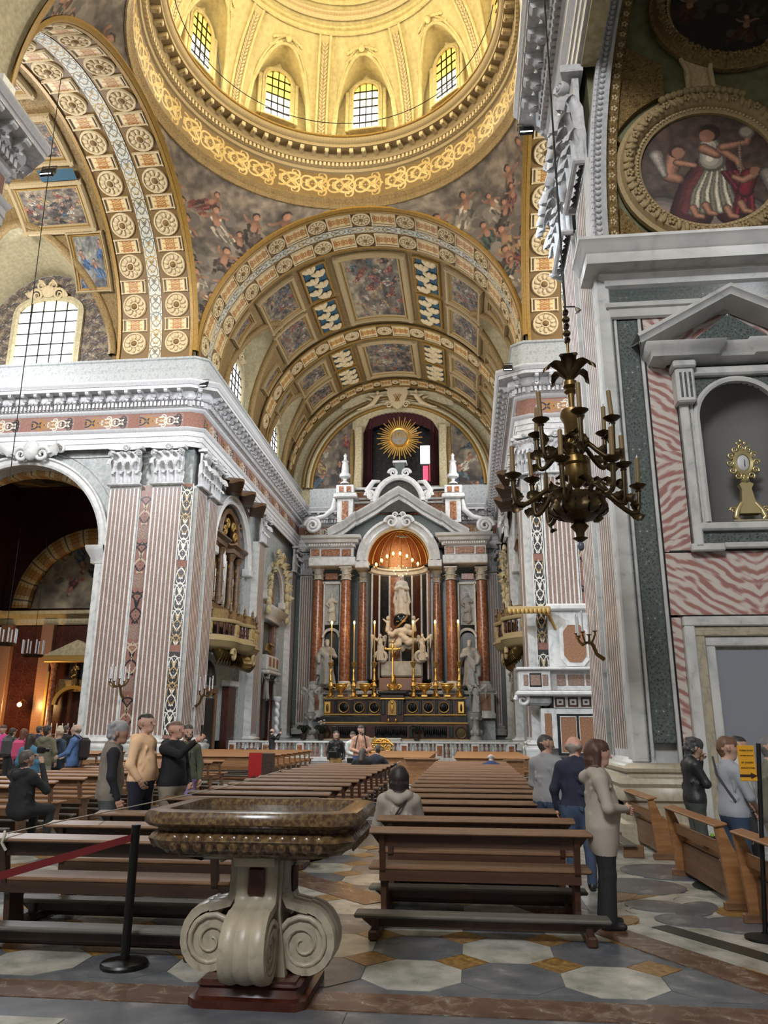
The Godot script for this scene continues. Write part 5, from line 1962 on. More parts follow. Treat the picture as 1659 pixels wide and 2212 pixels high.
# round picture, loosely painted: a seated woman in rose and white, an infant at the left, another at the right
func medal_image() -> Image:
	var im := fresco(256, 256, 501, c3(.27, .20, .16), c3(.30, .25, .22), [c3(.4, .34, .3)], 0)
	var skin := c3(.54, .38, .30)
	var r := RandomNumberGenerator.new()
	r.seed = 31
	var st := func(pts: Array, w0: float, w1: float, c: Color, j: float) -> void:
		for pass_no in 4:
			var g: float = [.5, .8, 1.05, 1.25][pass_no]
			var s: float = [1.0, .82, .58, .28][pass_no]
			for k in pts.size() - 1:
				for i in 18:
					var t := i / 18.0
					var w := lerpf(w0, w1, (k + t) / (pts.size() - 1))
					var p: Vector2 = (pts[k] as Vector2).lerp(pts[k + 1], t) + Vector2(-.22, -.26) * w * (1.0 - s)
					var f := g * (1.0 + r.randf_range(-j, j))
					disc(im, p.x, p.y, w * s, Color(c.r * f, c.g * f, c.b * f))
	st.call([Vector2(60, 210), Vector2(120, 225), Vector2(200, 215)], 34, 26, c3(.42, .37, .34), .05)
	st.call([Vector2(150, 120), Vector2(118, 170), Vector2(104, 215)], 26, 34, c3(.30, .15, .15), .12)
	st.call([Vector2(160, 130), Vector2(175, 180), Vector2(165, 215)], 22, 26, c3(.27, .12, .12), .12)
	for k in 9:
		st.call([Vector2(140 + k * 3, 126), Vector2(112 + k * 7, 176), Vector2(104 + k * 9, 214)], 3, 6, c3(.52, .49, .42) * (.75 + .5 * (k % 2)), .1)
	for k in 6:
		st.call([Vector2(160 + k * 4, 140), Vector2(180 + k * 4, 180), Vector2(168 + k * 6, 220)], 3, 4, c3(.34, .12, .14) * (.8 + .5 * (k % 2)), .1)
	st.call([Vector2(146, 88), Vector2(146, 118)], 18, 22, c3(.60, .56, .50), .10)
	st.call([Vector2(136, 92), Vector2(156, 106)], 10, 8, skin, .06)
	st.call([Vector2(162, 96), Vector2(186, 120), Vector2(190, 138)], 8, 6, skin, .05)
	st.call([Vector2(166, 92), Vector2(204, 86), Vector2(212, 64)], 8, 5, skin, .05)
	disc(im, 148, 62, 17, c3(.16, .10, .07))
	disc(im, 143, 68, 12.5, skin)
	disc(im, 138, 72, 5, skin * 1.12)
	disc(im, 206, 66, 12, c3(.45, .40, .34))
	disc(im, 205, 65, 9, c3(.60, .56, .50))
	st.call([Vector2(192, 90), Vector2(186, 175)], 3, 3, c3(.5, .42, .34), .1)
	st.call([Vector2(88, 108), Vector2(76, 140), Vector2(92, 148)], 15, 9, skin * .95, .07)
	st.call([Vector2(92, 116), Vector2(120, 124)], 7, 5, skin, .06)
	disc(im, 92, 94, 13, c3(.2, .13, .09))
	disc(im, 95, 97, 10.5, skin)
	st.call([Vector2(60, 100), Vector2(70, 140)], 12, 5, c3(.50, .46, .42), .1)
	st.call([Vector2(200, 150), Vector2(190, 180)], 14, 12, c3(.40, .12, .14), .1)
	st.call([Vector2(206, 150), Vector2(190, 158), Vector2(176, 150)], 7, 5, skin, .06)
	disc(im, 214, 140, 11, c3(.32, .22, .14))
	disc(im, 211, 142, 9, skin)
	st.call([Vector2(230, 150), Vector2(236, 200)], 16, 6, c3(.44, .40, .36), .12)
	for f in [[108, 218], [128, 214], [160, 222], [182, 214]]:
		st.call([Vector2(f[0], f[1] - 14), Vector2(f[0] + 4, f[1]), Vector2(f[0] + 14, f[1] + 3)], 7, 4, skin, .06)
	return im

func build_shell() -> void:
	# the parts of the church behind and beside the camera, so that light stays inside
	var o := setting("wall_nave", "plain nave walls and vault behind the camera", "wall")
	obj("left_wall", G.new().box(V(-13.6, 10, -2), Vector3(.6, 20, 30)), M.white, o)
	obj("right_wall", G.new().box(V(12.5, 9, -2), Vector3(.6, 22, 31)), M.white, o)
	obj("entrance_wall", G.new().box(V(-2, 15, -16), Vector3(34, 32, .6)), M.white, o)
	obj("aisle_vault", G.new().box(V(8.2, 19.2, -1.0), Vector3(9.4, .4, 30)), M.stucco, o)
	obj("upper_left_wall", G.new().box(V(-13.8, 24, -2), Vector3(.6, 12, 38)), M.stucco, o)
	obj("upper_right_wall", G.new().box(V(3.6, 24, -2), Vector3(.6, 12, 38)), M.stucco, o)
	var B := {"o": V(XC, YS, DC - RC), "a": V(0, 0, -1), "c": Vector3.RIGHT, "r": RC, "ry": RY}
	barrel(o, "nave_vault", B, 0.0, 34.0, [], M.stucco)
	var e := setting("wall_transept", "plain outer walls of the transepts", "wall")
	obj("left_end", G.new().box(V(-36, 15, 25.9), Vector3(.6, 32, 24)), M.white, e)
	obj("right_end", G.new().box(V(12.6, 15, 25.9), Vector3(.6, 32, 24)), M.white, e)
	obj("left_near_wall", G.new().box(V(-24, 10, 17.0), Vector3(22, 20, .6)), M.white, e)
	obj("right_near_wall", G.new().box(V(8, 10, 17.0), Vector3(9, 20, .6)), M.white, e)

func build_floor() -> void:
	var o := setting("floor", "polychrome marble floor of octagons, lozenges and brown border bands", "floor")
	obj("bed", G.new().box(V(-9, -.104, 22), Vector3(62, .2, 84)), M.slate, o)
	var c := .2
	var pt := .69
	var h := pt * .5 - .003
	var k := h - c
	var oc := G.new().prism(PackedVector2Array([Vector2(-k, -h), Vector2(k, -h), Vector2(h, -k), Vector2(h, k), Vector2(k, h), Vector2(-k, h), Vector2(-h, k), Vector2(-h, -k)]), Transform3D(Basis(Vector3.RIGHT, -PI / 2), Vector3(0, -.01, 0)), .02).mesh()
	var q := c - .004
	var dm := G.new().prism(PackedVector2Array([Vector2(q, 0), Vector2(0, q), Vector2(-q, 0), Vector2(0, -q)]), Transform3D(Basis(Vector3.RIGHT, -PI / 2), Vector3(0, -.01, 0)), .02).mesh()
	var rest := [G.new(), G.new(), G.new()]
	var oct := G.new().quad(Vector3(-h, 0, h), Vector3(h, 0, h), Vector3(h, 0, -h), Vector3(-h, 0, -h))
	var n := 0
	var nd := 0
	for j in range(-1, 42):
		for i in range(-26, 12):
			var x := -.435 + pt * i
			var d := 6.035 + pt * j
			# right of the diagonal band the inlaid scrolls begin
			var edge := 1.0 + (7.5 - d) * .62
			var lim := d < 5.4 or (x > edge - .1 and d < 13.5)
			if lim or x > 2.2:
				continue
			var white := posmod(i + j, 2) == 0
			var near := d < 12.5 and x > -.72 * d - 1.0 and x < .4 * d
			if near and n < 298:
				n += 1
				obj("tile", oc, M.floorwhite if white else M.slate, o, Transform3D(Basis.IDENTITY, V(x, 0, d)))
			else:
				rest[0 if white else 1].add(oct, Transform3D(Basis.IDENTITY, V(x, -.001, d)))
			if near and nd < 298 and x + pt * .5 < edge - .1:
				nd += 1
				obj("lozenge", dm, M.giallo_floor, o, Transform3D(Basis.IDENTITY, V(x + pt * .5, .001, d + pt * .5)))
			else:
				rest[2].quad(V(x + pt * .5 - q, .0005, d + pt * .5), V(x + pt * .5, .0005, d + pt * .5 - q), V(x + pt * .5 + q, .0005, d + pt * .5), V(x + pt * .5, .0005, d + pt * .5 + q))
	for i in 3:
		obj("far_tiles", rest[i], [M.floorwhite, M.slate, M.giallo_floor][i], o).set_meta("kind", "stuff")
	# brown breccia bands
	obj("border_band", G.new().box(V(-6, -.006, 5.42), Vector3(22, .02, .33)), M.band, o)
	strip(o, "border_band", V(.45, 0, 8.55), V(2.9, 0, 4.55), .34, M.band, .005)
	strip(o, "white_strip", V(.95, 0, 8.2), V(3.3, 0, 4.6), .2, M.floorwhite, .003)
	strip(o, "green_strip", V(1.62, 0, 7.66), V(3.6, 0, 4.6), .19, M.verde_floor, .004)
	strip(o, "border_band", V(-2.3, 0, 9.75), V(-.9, 0, 8.3), .42, M.band, .006)
	for s in [[-6.5, 4.6], [-4.2, 4.7], [-1.9, 4.75], [.6, 4.7]]:
		obj("slab", G.new().box(V(s[0], -.008, s[1]), Vector3(2.25, .02, .98)), M.slate, o)
	obj("slab", G.new().box(V(-3.35, -.002, 4.66), Vector3(1.9, .02, .5)), M.floorwhite, o)
	# scrolls inlaid in the aisle floor: grey lobes with white crescents and ochre tongues
	var base := PackedVector2Array([Vector2(1.1, 8.0), Vector2(3.3, 4.6), Vector2(5.8, 4.6), Vector2(5.8, 13.0), Vector2(1.1, 13.0)])
	obj("ground", G.new().prism(base, Transform3D(Basis(Vector3.RIGHT, -PI / 2), Vector3(0, -.0105, 0)), .02), M.floorwhite, o)
	for e in [[1420, 1958, .62, .24, "slate", .1], [1482, 1990, .55, .22, "slate", .05], [1600, 2000, .6, .3, "slate", -.3], [1505, 1965, .35, .35, "slate", 0], [1380, 1915, 1.0, .42, "slate", .15], [1560, 1915, .6, .34, "verde_floor", -.1], [1350, 1990, .22, .2, "giallo_floor", 0], [1450, 1885, 1.2, .5, "slate", 0], [1340, 1935, .3, .28, "giallo_floor", 0], [1620, 1975, .6, .25, "giallo_floor", 0], [1440, 1880, .5, .05, "giallo_floor", 0]]:
		var w := WY(e[0], e[1], 0)
		var pl := PackedVector2Array()
		for i in 24:
			var a := TAU * i / 24.0
			pl.append(Vector2(cos(a) * e[2] * .5, sin(a) * e[3] * 2.2 * .5).rotated(e[5] - .5))
		n += 1
		obj("lobe", G.new().prism(pl, Transform3D(Basis(Vector3.RIGHT, -PI / 2), Vector3(w.x, -.0035 + .0006 * (n % 9), w.z)), .02), M[e[4]], o)
	for e in [[1500, 1952, .30], [1425, 1898, .28], [1375, 1967, .1], [1545, 1922, .12], [1572, 1996, .08]]:
		var w := WY(e[0], e[1], 0)
		var pl := PackedVector2Array()
		for i in 15:
			var a := lerpf(.3, PI * 1.6, i / 14.0)
			pl.append(Vector2(cos(a), sin(a) * 1.5) * e[2])
		for i in 15:
			var a := lerpf(PI * 1.6, .3, i / 14.0)
			pl.append(Vector2(cos(a) + .12, sin(a) * 1.5) * e[2] * .72)
		obj("crescent", G.new().prism(pl, Transform3D(Basis(Vector3.RIGHT, -PI / 2), Vector3(w.x, .002, w.z)), .01), M.floorwhite, o)
	strip(o, "ochre_line", WY(1310, 1950, 0), WY(1480, 1922, 0), .1, M.giallo_floor, .004)
	strip(o, "ochre_line", WY(1310, 1898, 0), WY(1462, 1918, 0), .1, M.giallo_floor, .004)

func strip(o: Node, nm: String, a: Vector3, b: Vector3, w: float, mat: Material, y: float) -> void:
	var t := (b - a).normalized()
	obj(nm, G.new().box((a + b) * .5 + Vector3.UP * (y - .01), Vector3(w, .02, (b - a).length()), Basis(Vector3.UP.cross(t), Vector3.UP, t)), mat, o)

# ------------------------------------------------------------------ high altar
func pb(o: Node, nm: String, x0: float, y0: float, x1: float, y1: float, d: float, th: float, mat: Material, r := .03) -> MeshInstance3D:
	var a := W(x0, (y0 + y1) * .5, d)
	var b := W(x1, (y0 + y1) * .5, d)
	var t := W((x0 + x1) * .5, y0, d).y
	var u := W((x0 + x1) * .5, y1, d).y
	return obj(nm, G.new().cbox(V((a.x + b.x) * .5, (t + u) * .5, d + th * .5), Vector3(b.x - a.x, t - u, th), minf(r, (t - u) * .3)), mat, o)

func small_capital(o: Node, at: Vector3, r: float, h: float, mat: Material) -> void:
	var g := G.new().lathe(pv([r * 1.0, -.06, r * 1.15, -.04, r * 1.15, .02, r * .95, .05, r * 1.0, h * .6, r * 1.3, h * .9]), 14, Transform3D(Basis.IDENTITY, at))
	var lf := leaf_g(h * .6, r * .8, 4.0, 3.0)
	for k in 8:
		var a := TAU * k / 8.0
		g.add(lf, Transform3D(Basis(Vector3.UP, a), at + Vector3(sin(a) * r * .9, 0, cos(a) * r * .9)))
	for k in 4:
		var a := TAU * (k + .5) / 4.0
		g.add(spiral_g(r * .36, 1.5, r * .13), Transform3D(Basis(Vector3.UP, a - .4), at + Vector3(sin(a) * r * 1.3, h * .76, cos(a) * r * 1.3)))
	g.cbox(at + Vector3(0, h * .95, 0), Vector3(r * 2.7, h * .12, r * 2.7), .03)
	obj("capital", g, mat, o)

func build_altar() -> void:
	var D := 55.0
	var o := thing("retable", "towering high altar retable of red jasper columns under a broken white pediment", "altarpiece", Vector3.ZERO)
	# columns
	var cols := [[682, 55.2], [743.5, 54.6], [783, 55.6], [945.5, 55.6], [978, 54.6], [1046, 55.2]]
	for c in cols:
		var p := W(c[0], 1473, c[1])
		var yt: float = W(c[0], 1252 if c[1] < 55.5 else 1258, c[1]).y
		var r := .38
		obj("column", G.new().lathe(pv([r, p.y, r * 1.02, p.y + 2.4, r * .97, p.y + 5.0, r * .88, yt - .1]), 20, Transform3D(Basis.IDENTITY, V(p.x, 0, c[1]))), M.jasper, o)
		obj("column_base", G.new().lathe(pv([r * 1.5, p.y - .5, r * 1.5, p.y - .3, r * 1.42, p.y - .2, r * 1.2, p.y - .16, r * 1.25, p.y - .08, r * 1.05, p.y + .04]), 20, Transform3D(Basis.IDENTITY, V(p.x, 0, c[1]))), M.white, o)
		small_capital(o, V(p.x, yt, c[1]), r * .92, .88, M.statue)
		if c[1] < 55.5:
			var g := G.new()
			g.sweep(pv([.2, -2.2, .2, -1.9, .12, -1.8, .12, -.5, .22, -.42, .26, -.3, .0, -.26]), [V(p.x - .5, p.y - .26, c[1] + .9), V(p.x - .5, p.y - .26, c[1] - .5), V(p.x + .5, p.y - .26, c[1] - .5), V(p.x + .5, p.y - .26, c[1] + .9)], -1.0)
			obj("pedestal", g, M.white, o)
			obj("pedestal_panel", G.new().cbox(V(p.x, p.y - 1.4, c[1] - .63), Vector3(.8, 1.1, .05), .02), M.ochre, o)
	# entablature blocks over the outer columns
	for s in 2:
		var x0: float = [658, 948][s]
		var x1: float = [772, 1058][s]
		var yo: float = [0, -6][s]
		pb(o, "architrave", x0 + 8, 1203 + yo, x1 - 4, 1222 + yo, D - .9, 1.6, M.white, .06)
		pb(o, "frieze", x0 + 12, 1184 + yo, x1 - 8, 1203 + yo, D - .8, 1.5, M.white)
		for q in [[14, 32], [36, 76], [80, 100]]:
			pb(o, "jasper_panel", x0 + q[0], 1186 + yo, x0 + q[1], 1201 + yo, D - .85, .2, M.jasper)
		var a := W(x0, 1180, D - .9)
		var b := W(x1, 1180, D - .9)
		var yb := W(x0, 1184 + yo, D - .9).y
		obj("cornice", G.new().sweep(pv([.0, .0, .1, .05, .1, .25, .3, .35, .34, .55, .5, .65, .55, .85, .0, .9]), [V(a.x + .3, yb, D + .6), V(a.x + .3, yb, D - .85), V(b.x - .3, yb, D - .85), V(b.x - .3, yb, D + .6)], -1.0), M.white, o)
		var dg := G.new()
		for k in 18:
			dg.box(V(lerpf(a.x + .4, b.x - .4, k / 17.0), yb + .18, D - .98), Vector3(.12, .16, .14))
		obj("dentils", dg, M.white, o).set_meta("kind", "stuff")
	# central arch
	var ca := W(862, 1215, D)
	var rin := (W(930, 1215, D).x - W(798, 1215, D).x) * .5
	obj("arch", G.new().loft(pv([.0, -.5, .0, .4, .15, .5, .3, .42, .5, .42, .62, .55, .8, .5, .85, -.3]), arc_frames(ca + Vector3(0, 0, .4), Vector3.RIGHT, Vector3.UP, Vector3.BACK, rin, rin * 1.06, 0, PI, 30)), M.white, o)
	for s in [-1.0, 1.0]:
		obj("arch_impost", G.new().cbox(ca + Vector3(s * (rin + .42), -.25, .2), Vector3(1.0, .55, 1.3), .06), M.white, o)
		obj("niche_pier", G.new().box(ca + Vector3(s * (rin + .35), -4.6, -.6), Vector3(.7, 8.4, .5)), M.verde, o)
	# niche: ribbed half dome and curved back with panels
	var seg := 8
	for k in seg:
		var p := PackedVector3Array()
		for j in 9:
			for i in 5:
				var a := PI * (k + i / 4.0) / seg
				var e := PI * .5 * j / 8.0
				p.append(ca + Vector3(cos(a) * cos(e) * rin, sin(e) * rin * 1.05, -sin(a) * cos(e) * rin * .9 + .3))
		obj("dome_gore", G.new().surf(4, 8, p), M.jasper_gold, o)
		var rp := PackedVector3Array()
		for j in 9:
			var a := PI * k / seg
			var e := PI * .5 * j / 8.0
			rp.append(ca + Vector3(cos(a) * cos(e), sin(e) * 1.05, -sin(a) * cos(e) * .9) * (rin - .04) + Vector3(0, 0, .3))
		obj("dome_rib", G.new().tube(rp, [.07, .07, .06, .05, .03], 6), M.gold_dull, o)
		var q := PackedVector3Array()
		for j in 2:
			for i in 5:
				var a := PI * (k + i / 4.0) / seg
				q.append(ca + Vector3(cos(a) * rin, -8.5 * (1 - j), -sin(a) * rin * .9 + .3))
		obj("niche_panel", G.new().surf(4, 1, q), [M.jasper, M.black, M.oxblood, M.black][k % 4], o)
		var am := PI * k / seg
		if k > 0:
			obj("niche_stile", G.new().cbox(ca + Vector3(cos(am) * rin * .98, -4.3, -sin(am) * rin * .88 + .3), Vector3(.14, 8.2, .14), .03), M.white, o)
	obj("niche_cornice", G.new().loft(pv([.0, .0, -.2, .1, -.25, .3, -.4, .4, -.4, .5, .0, .55]), arc_frames(ca + Vector3(0, -.75, .3), Vector3.RIGHT, Vector3.FORWARD, Vector3.UP, rin, rin * .9, 0, PI, 20)), M.white, o)
	# raking pediment in three curved and straight lengths each side, dark field and cartouche
	for s in [-1.0, 1.0]:
		var P := func(x: float, y: float, d: float) -> Vector3:
			return W(862 + s * x, y, d)
		var prof := pv([.0, .0, .15, .05, .15, .3, .4, .4, .45, .6, .65, .75, .7, .95, .0, 1.0])
		var seg1 := [P.call(152, 1158, D - .4), P.call(118, 1140, D - .4), P.call(92, 1120, D - .4)]
		var seg2 := [P.call(92, 1122, D - .1), P.call(50, 1098, D - .1), P.call(18, 1076, D - .1), P.call(0, 1066, D - .1)]
		for sgm in [seg1, seg2]:
			var fr := []
			for q in sgm:
				fr.append([q + Vector3.DOWN * .55, Vector3.BACK, Vector3.UP])
			obj("raking_cornice", G.new().loft(prof, fr), M.white, o)
		pb(o, "pediment_field", 862 + (s - 1) * 58, 1112, 862 + (s + 1) * 58, 1160, D + .5, .4, M.verde)
		# attic pedestal with pinnacle, and side scroll
		var cx: float = 862 + s * 117
		pb(o, "attic_pier", cx - 17, 1076, cx + 17, 1128, D - .3, 1.0, M.white)
		pb(o, "jasper_panel", cx - 7, 1082, cx + 7, 1122, D - .36, .1, M.jasper)
		pb(o, "attic_cap", cx - 25, 1064, cx + 25, 1074, D - .6, 1.4, M.white, .08)
		pb(o, "attic_block", cx - 19, 1047, cx + 19, 1064, D - .4, 1.0, M.white)
		for e in [-1.0, 1.0]:
			pb(o, "jasper_panel", cx + e * 8 - 5, 1050, cx + e * 8 + 5, 1062, D - .46, .1, M.jasper)
		var pt := W(cx, 1046, D)
		obj("pinnacle", G.new().lathe(pv([.35, .0, .35, .1, .12, .25, .16, .4, .42, .55, .45, .75, .3, .9, .25, 1.5, .2, 1.7, .3, 1.8, .12, 1.95, .1, 2.2, .16, 2.3, .02, 2.5]), 8, Transform3D(Basis.IDENTITY, pt)), M.white, o)
		var sp := W(862 + s * 186, 1136, D - .2)
		obj("scroll", G.new().add(spiral_g(.62, 2.2, .2, s, .2), Transform3D(Basis.IDENTITY, sp)).tube(PackedVector3Array([sp + Vector3(s * -.2, .55, 0), sp + Vector3(-s * .9, .75, 0), sp + Vector3(-s * 1.5, 1.3, 0), sp + Vector3(-s * 1.6, 2.1, 0)]), [.2, .18, .22, .12], 8), M.white, o)
		# attic volute beside the dark panel
		var vp := W(862 + s * 58, 1062, D - .1)
		obj("scroll", G.new().add(spiral_g(.4, 1.7, .16, s, .1), Transform3D(Basis.IDENTITY, vp + Vector3(s * .1, -.35, .1))).tube(PackedVector3Array([vp + Vector3(-s * .1, -.75, 0), vp + Vector3(s * .35, .1, .1), vp + Vector3(-.1 * s, .75, .1), vp + Vector3(-s * .6, .8, 0)]), [.2, .24, .2, .1], 8), M.white, o)
		pb(o, "attic_wall", 862 + (s - 1) * 50, 1063, 862 + (s + 1) * 50, 1112, D + .8, .6, M.jasper)
		for y in [1052, 1074, 1082]:
			pb(o, "attic_moulding", 862 + (s - 1) * 54 , y, 862 + (s + 1) * 54, y + 5, D + .6, .6, M.white)
	obj("attic_arch", G.new().loft(pv([.0, -.2, .0, .2, .12, .3, .4, .25, .45, -.2]), arc_frames(W(862, 1085, D) + Vector3(0, 0, .2), Vector3.RIGHT, Vector3.UP, Vector3.BACK, 1.55, 1.65, 0, PI, 24)), M.white, o)
	var ap := PackedVector2Array()
	for i in 17:
		ap.append(Vector2(cos(PI * i / 16) * 1.6, sin(PI * i / 16) * 1.65))
	ap.append_array([Vector2(-1.6, -.8), Vector2(1.6, -.8)])
	obj("slate_field", G.new().prism(ap, Transform3D(Basis.IDENTITY, W(862, 1085, D)), .3), M.black, o)
	for s in [-1.0, 1.0]:
		var q := W(863 + s * 14, 1022, D)
		obj("scroll", G.new().add(spiral_g(.36, 1.6, .13, s, .1), Transform3D(Basis.IDENTITY, q)).tube(PackedVector3Array([q + Vector3(s * .2, -.3, 0), q + Vector3(s * .1, -.7, .05), q + Vector3(s * .45, -.95, 0)]), [.14, .16, .08], 7), M.white, o)
	pb(o, "finial_block", 853, 998, 873, 1034, D, .7, M.verde)
	pb(o, "finial_cap", 848, 994, 878, 999, D - .1, .9, M.white)
	var cg := G.new()
	for s in [-1.0, 1.0]:
		cg.add(spiral_g(.5, 1.6, .14, s), Transform3D(Basis.IDENTITY, Vector3(s * .55, .1, .1)))
		cg.add(spiral_g(.22, 1.5, .09, -s), Transform3D(Basis.IDENTITY, Vector3(s * .3, .62, .1)))
	cg.ball(Vector3(0, .05, 0), Vector3(.6, .5, .16), 12, 6)
	obj("cartouche", cg, M.white, o, Transform3D(Basis.IDENTITY, W(862, 1131, D - 1.0)))
	# panels between the outer columns: relief above, shell niche below
	for s in 2:
		var x: float = [716, 1010][s]
		pb(o, "relief_ground", x - 16, 1262, x + 16, 1350, D + .3, .2, M.grey)
		pb(o, "relief_frame", x - 19, 1256, x + 19, 1262, D + .1, .3, M.white)
		for e in [-1.0, 1.0]:
			pb(o, "relief_frame", x + e * 18 - 2, 1258, x + e * 18 + 2, 1480, D + .1, .3, M.white)
		pb(o, "jasper_panel", x - 14, 1238, x + 14, 1252, D + .2, .2, M.jasper)
		pb(o, "niche_back", x - 18, 1360, x + 18, 1490, D + .5, .2, M.black)
		var sh := W(x, 1378, D + .2)
		obj("shell", G.new().loft(pv([.0, .0, .0, .25, .12, .3, .2, .2, .2, .0]), arc_frames(sh, Vector3.RIGHT, Vector3.UP, Vector3.BACK, .52, .5, 0, PI, 14)), M.white, o)
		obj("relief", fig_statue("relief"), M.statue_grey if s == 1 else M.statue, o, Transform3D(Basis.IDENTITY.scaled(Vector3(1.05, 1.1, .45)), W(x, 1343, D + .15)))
	pb(o, "base_wall", 655, 1500, 1070, 1600, D + .2, .5, M.grey)
	pb(o, "base_cornice", 650, 1492, 1074, 1500, D - .3, .9, M.white)
	# the figures: one marble thing each
	var vr := obj("statue", fig_statue("virgin"), M.statue)
	vr.transform = Transform3D(Basis.IDENTITY.scaled(Vector3(1.5, 1.62, 1.5)), W(868, 1331, 54.6))
	tag(vr, "white marble standing Virgin with folded hands on the dark globe in the apse niche", "statue")
	var gl := thing("globe", "dark blue globe with a gilt band under the marble Virgin", "globe", W(867, 1342, 54.4))
	obj("ball", G.new().ball(Vector3.ZERO, Vector3.ONE * .58, 18, 12), M.navyglobe, gl)
	obj("band", G.new().lathe(pv([.56, -.07, .6, -.06, .6, .06, .56, .07]), 24, Transform3D(Basis(Vector3.BACK, .8) * Basis(Vector3.RIGHT, .3), Vector3.ZERO)), M.gold_dull, gl)
	var cl := thing("cloud_group", "carved marble clouds with cherubs heaped below the dark globe", "sculpture", W(867, 1400, 54.5))
	rng.seed = 5
	var b := Body.new()
	for k in 26:
		var a := Vector3(rng.randf_range(-1.0, 1.0), rng.randf_range(-.2, 1.5), rng.randf_range(-.2, .4))
		b.bone(a, a + Vector3(rng.randf_range(-.2, .2), .05, .05), .22, .18, 0, .12)
	for s in [-1.0, 1.0]:
		b.bone(Vector3(s * .95, 1.2, .4), Vector3(s * .9, 1.75, .4), .16, .13, 0, .1).bone(Vector3(s * .9, 2.05, .42), Vector3(s * .9, 2.08, .42), .15, .15, 0, .05).bone(Vector3(s * .9, 1.7, .4), Vector3(s * 1.25, 2.0, .4), .08, .06, 0, .06)
	obj("clouds", b.build(.05)[0], M.statue, cl)
	pb(cl, "plinth", 822, 1428, 912, 1462, 54.3, .9, M.statue, .1).transform.origin -= cl.position
	pb(cl, "ochre_panel", 818, 1464, 912, 1492, 54.2, .9, M.ochre, .05).transform.origin -= cl.position
	for s in [-1.0, 1.0]:
		obj("volute", spiral_g(.45, 1.8, .16, s), M.statue, cl, Transform3D(Basis.IDENTITY, W(866 + s * 42, 1420, 54.0) - cl.position))
	for q in [["angel", 821, 1428, 54.0, 1.0, .45, "kneeling angel on the scroll beside the globe, cross side"], ["angel", 913, 1428, 54.0, 1.0, -.45, "kneeling angel on the scroll beside the globe, vase side"]]:
		var st := obj("statue", fig_statue(q[0]), M.statue)
		st.transform = tf(W(q[1], q[2], q[3]), q[5], Vector3.ONE * q[4])
		tag(st, "small winged marble " + q[6], "statue")
	for q in [["peter", 704, 1481, 53.6, 1.68, .3, "bearded marble apostle standing between the left red columns of the retable"], ["paul", 1017, 1484, 53.6, 1.68, -.2, "bearded marble apostle standing between the right red columns of the retable"], ["angel", 671, 1540, 52.0, .92, .2, "winged marble angel on a carved stand at the organ end of the altar"], ["angel", 1030, 1540, 52.0, .98, -.3, "winged marble angel on a carved stand at the pulpit end of the altar"]]:
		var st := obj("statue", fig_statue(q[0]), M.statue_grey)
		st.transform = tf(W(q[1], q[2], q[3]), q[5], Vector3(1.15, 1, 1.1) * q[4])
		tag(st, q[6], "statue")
	for q in [668, 1029]:
		var p := thing("statue_stand", "waisted marble stand carved with cherubs under the angel, %s end" % ("organ" if q < 800 else "pulpit"), "stand", W(q, 1597, 52.0) * Vector3(1, 0, 1) + Vector3.UP * 1.0)
		var hh: float = W(q, 1540, 52.0).y - 1.0
		obj("body", G.new().lathe(pv([.42, .0, .42, .1, .3, .25, .36, .5, .22, .8, .2, 1.1, .38, 1.45, .42, hh - .08, .42, hh]), 10), M.statue_grey, p)
		for k in 5:
			var a := TAU * k / 5.0
			obj("cherub", G.new().ball(Vector3(cos(a) * .3, .45, sin(a) * .3), Vector3(.16, .2, .16), 7, 5).ball(Vector3(cos(a) * .3, 1.35, sin(a) * .3), Vector3(.14, .14, .14), 7, 5), M.statue_grey, p)
	# altar with gradines
	var al := thing("high_altar", "dark marble high altar with gilt mouldings, round bronze reliefs and a tabernacle", "altar", Vector3.ZERO)
	pb(al, "gradine", 700, 1512, 1005, 1545, 52.8, 1.2, M.oxblood)
	pb(al, "lower_gradine", 692, 1547, 1009, 1563, 52.4, 1.6, M.black)
	pb(al, "mensa_block", 695, 1565, 1010, 1598, 52.0, 2.0, M.oxblood)
	for y in [[1506, 52.5, 697, 1008], [1542, 52.5, 697, 1008], [1560, 52.1, 688, 1012], [1596, 51.8, 690, 1014]]:
		pb(al, "gilt_moulding", y[2], y[0], y[3], y[0] + 4, y[1], .6, M.gold_dull)
	for x in [743, 776, 809, 891, 925, 959]:
		var c := W(x, 1528, 52.7)
		obj("relief_ring", G.new().lathe(pv([.30, .0, .30, .08, .36, .1, .38, .04, .38, .0]), 20, Transform3D(Basis(Vector3.RIGHT, PI / 2), c)), M.gold_dull, al)
		obj("bronze_relief", G.new().ball(c, Vector3(.3, .3, .05), 14, 6).ball(c + Vector3(.02, .0, .05), Vector3(.1, .2, .06), 8, 6).ball(c + Vector3(.02, .17, .07), Vector3(.06, .07, .05), 6, 5), M.bronze_dark, al)
	for x in [725, 760, 793, 826, 874, 908, 942, 975]:
		pb(al, "colonnette", x - 2.5, 1514, x + 2.5, 1542, 52.65, .2, M.black)
	for x in [707, 996]:
		pb(al, "gilt_panel", x - 7, 1515, x + 7, 1541, 52.6, .2, M.gold)
		obj("gilt_figure", G.new().ball(W(x, 1529, 52.55), Vector3(.08, .26, .05), 6, 6), M.bronze, al)
	for q in [[730, 775], [810, 879], [915, 965]]:
		pb(al, "bronze_panel", q[0], 1569, q[1], 1593, 51.95, .15, M.bronze_dark)
		var pg := G.new()
		for k in int((q[1] - q[0]) / 4):
			pg.ball(W(q[0] + 3 + k * 4, 1583 - (k * 7) % 4, 51.92), Vector3(.07, .22, .06), 6, 5)
		obj("bronze_figures", pg, M.bronze_dark, al).set_meta("kind", "stuff")
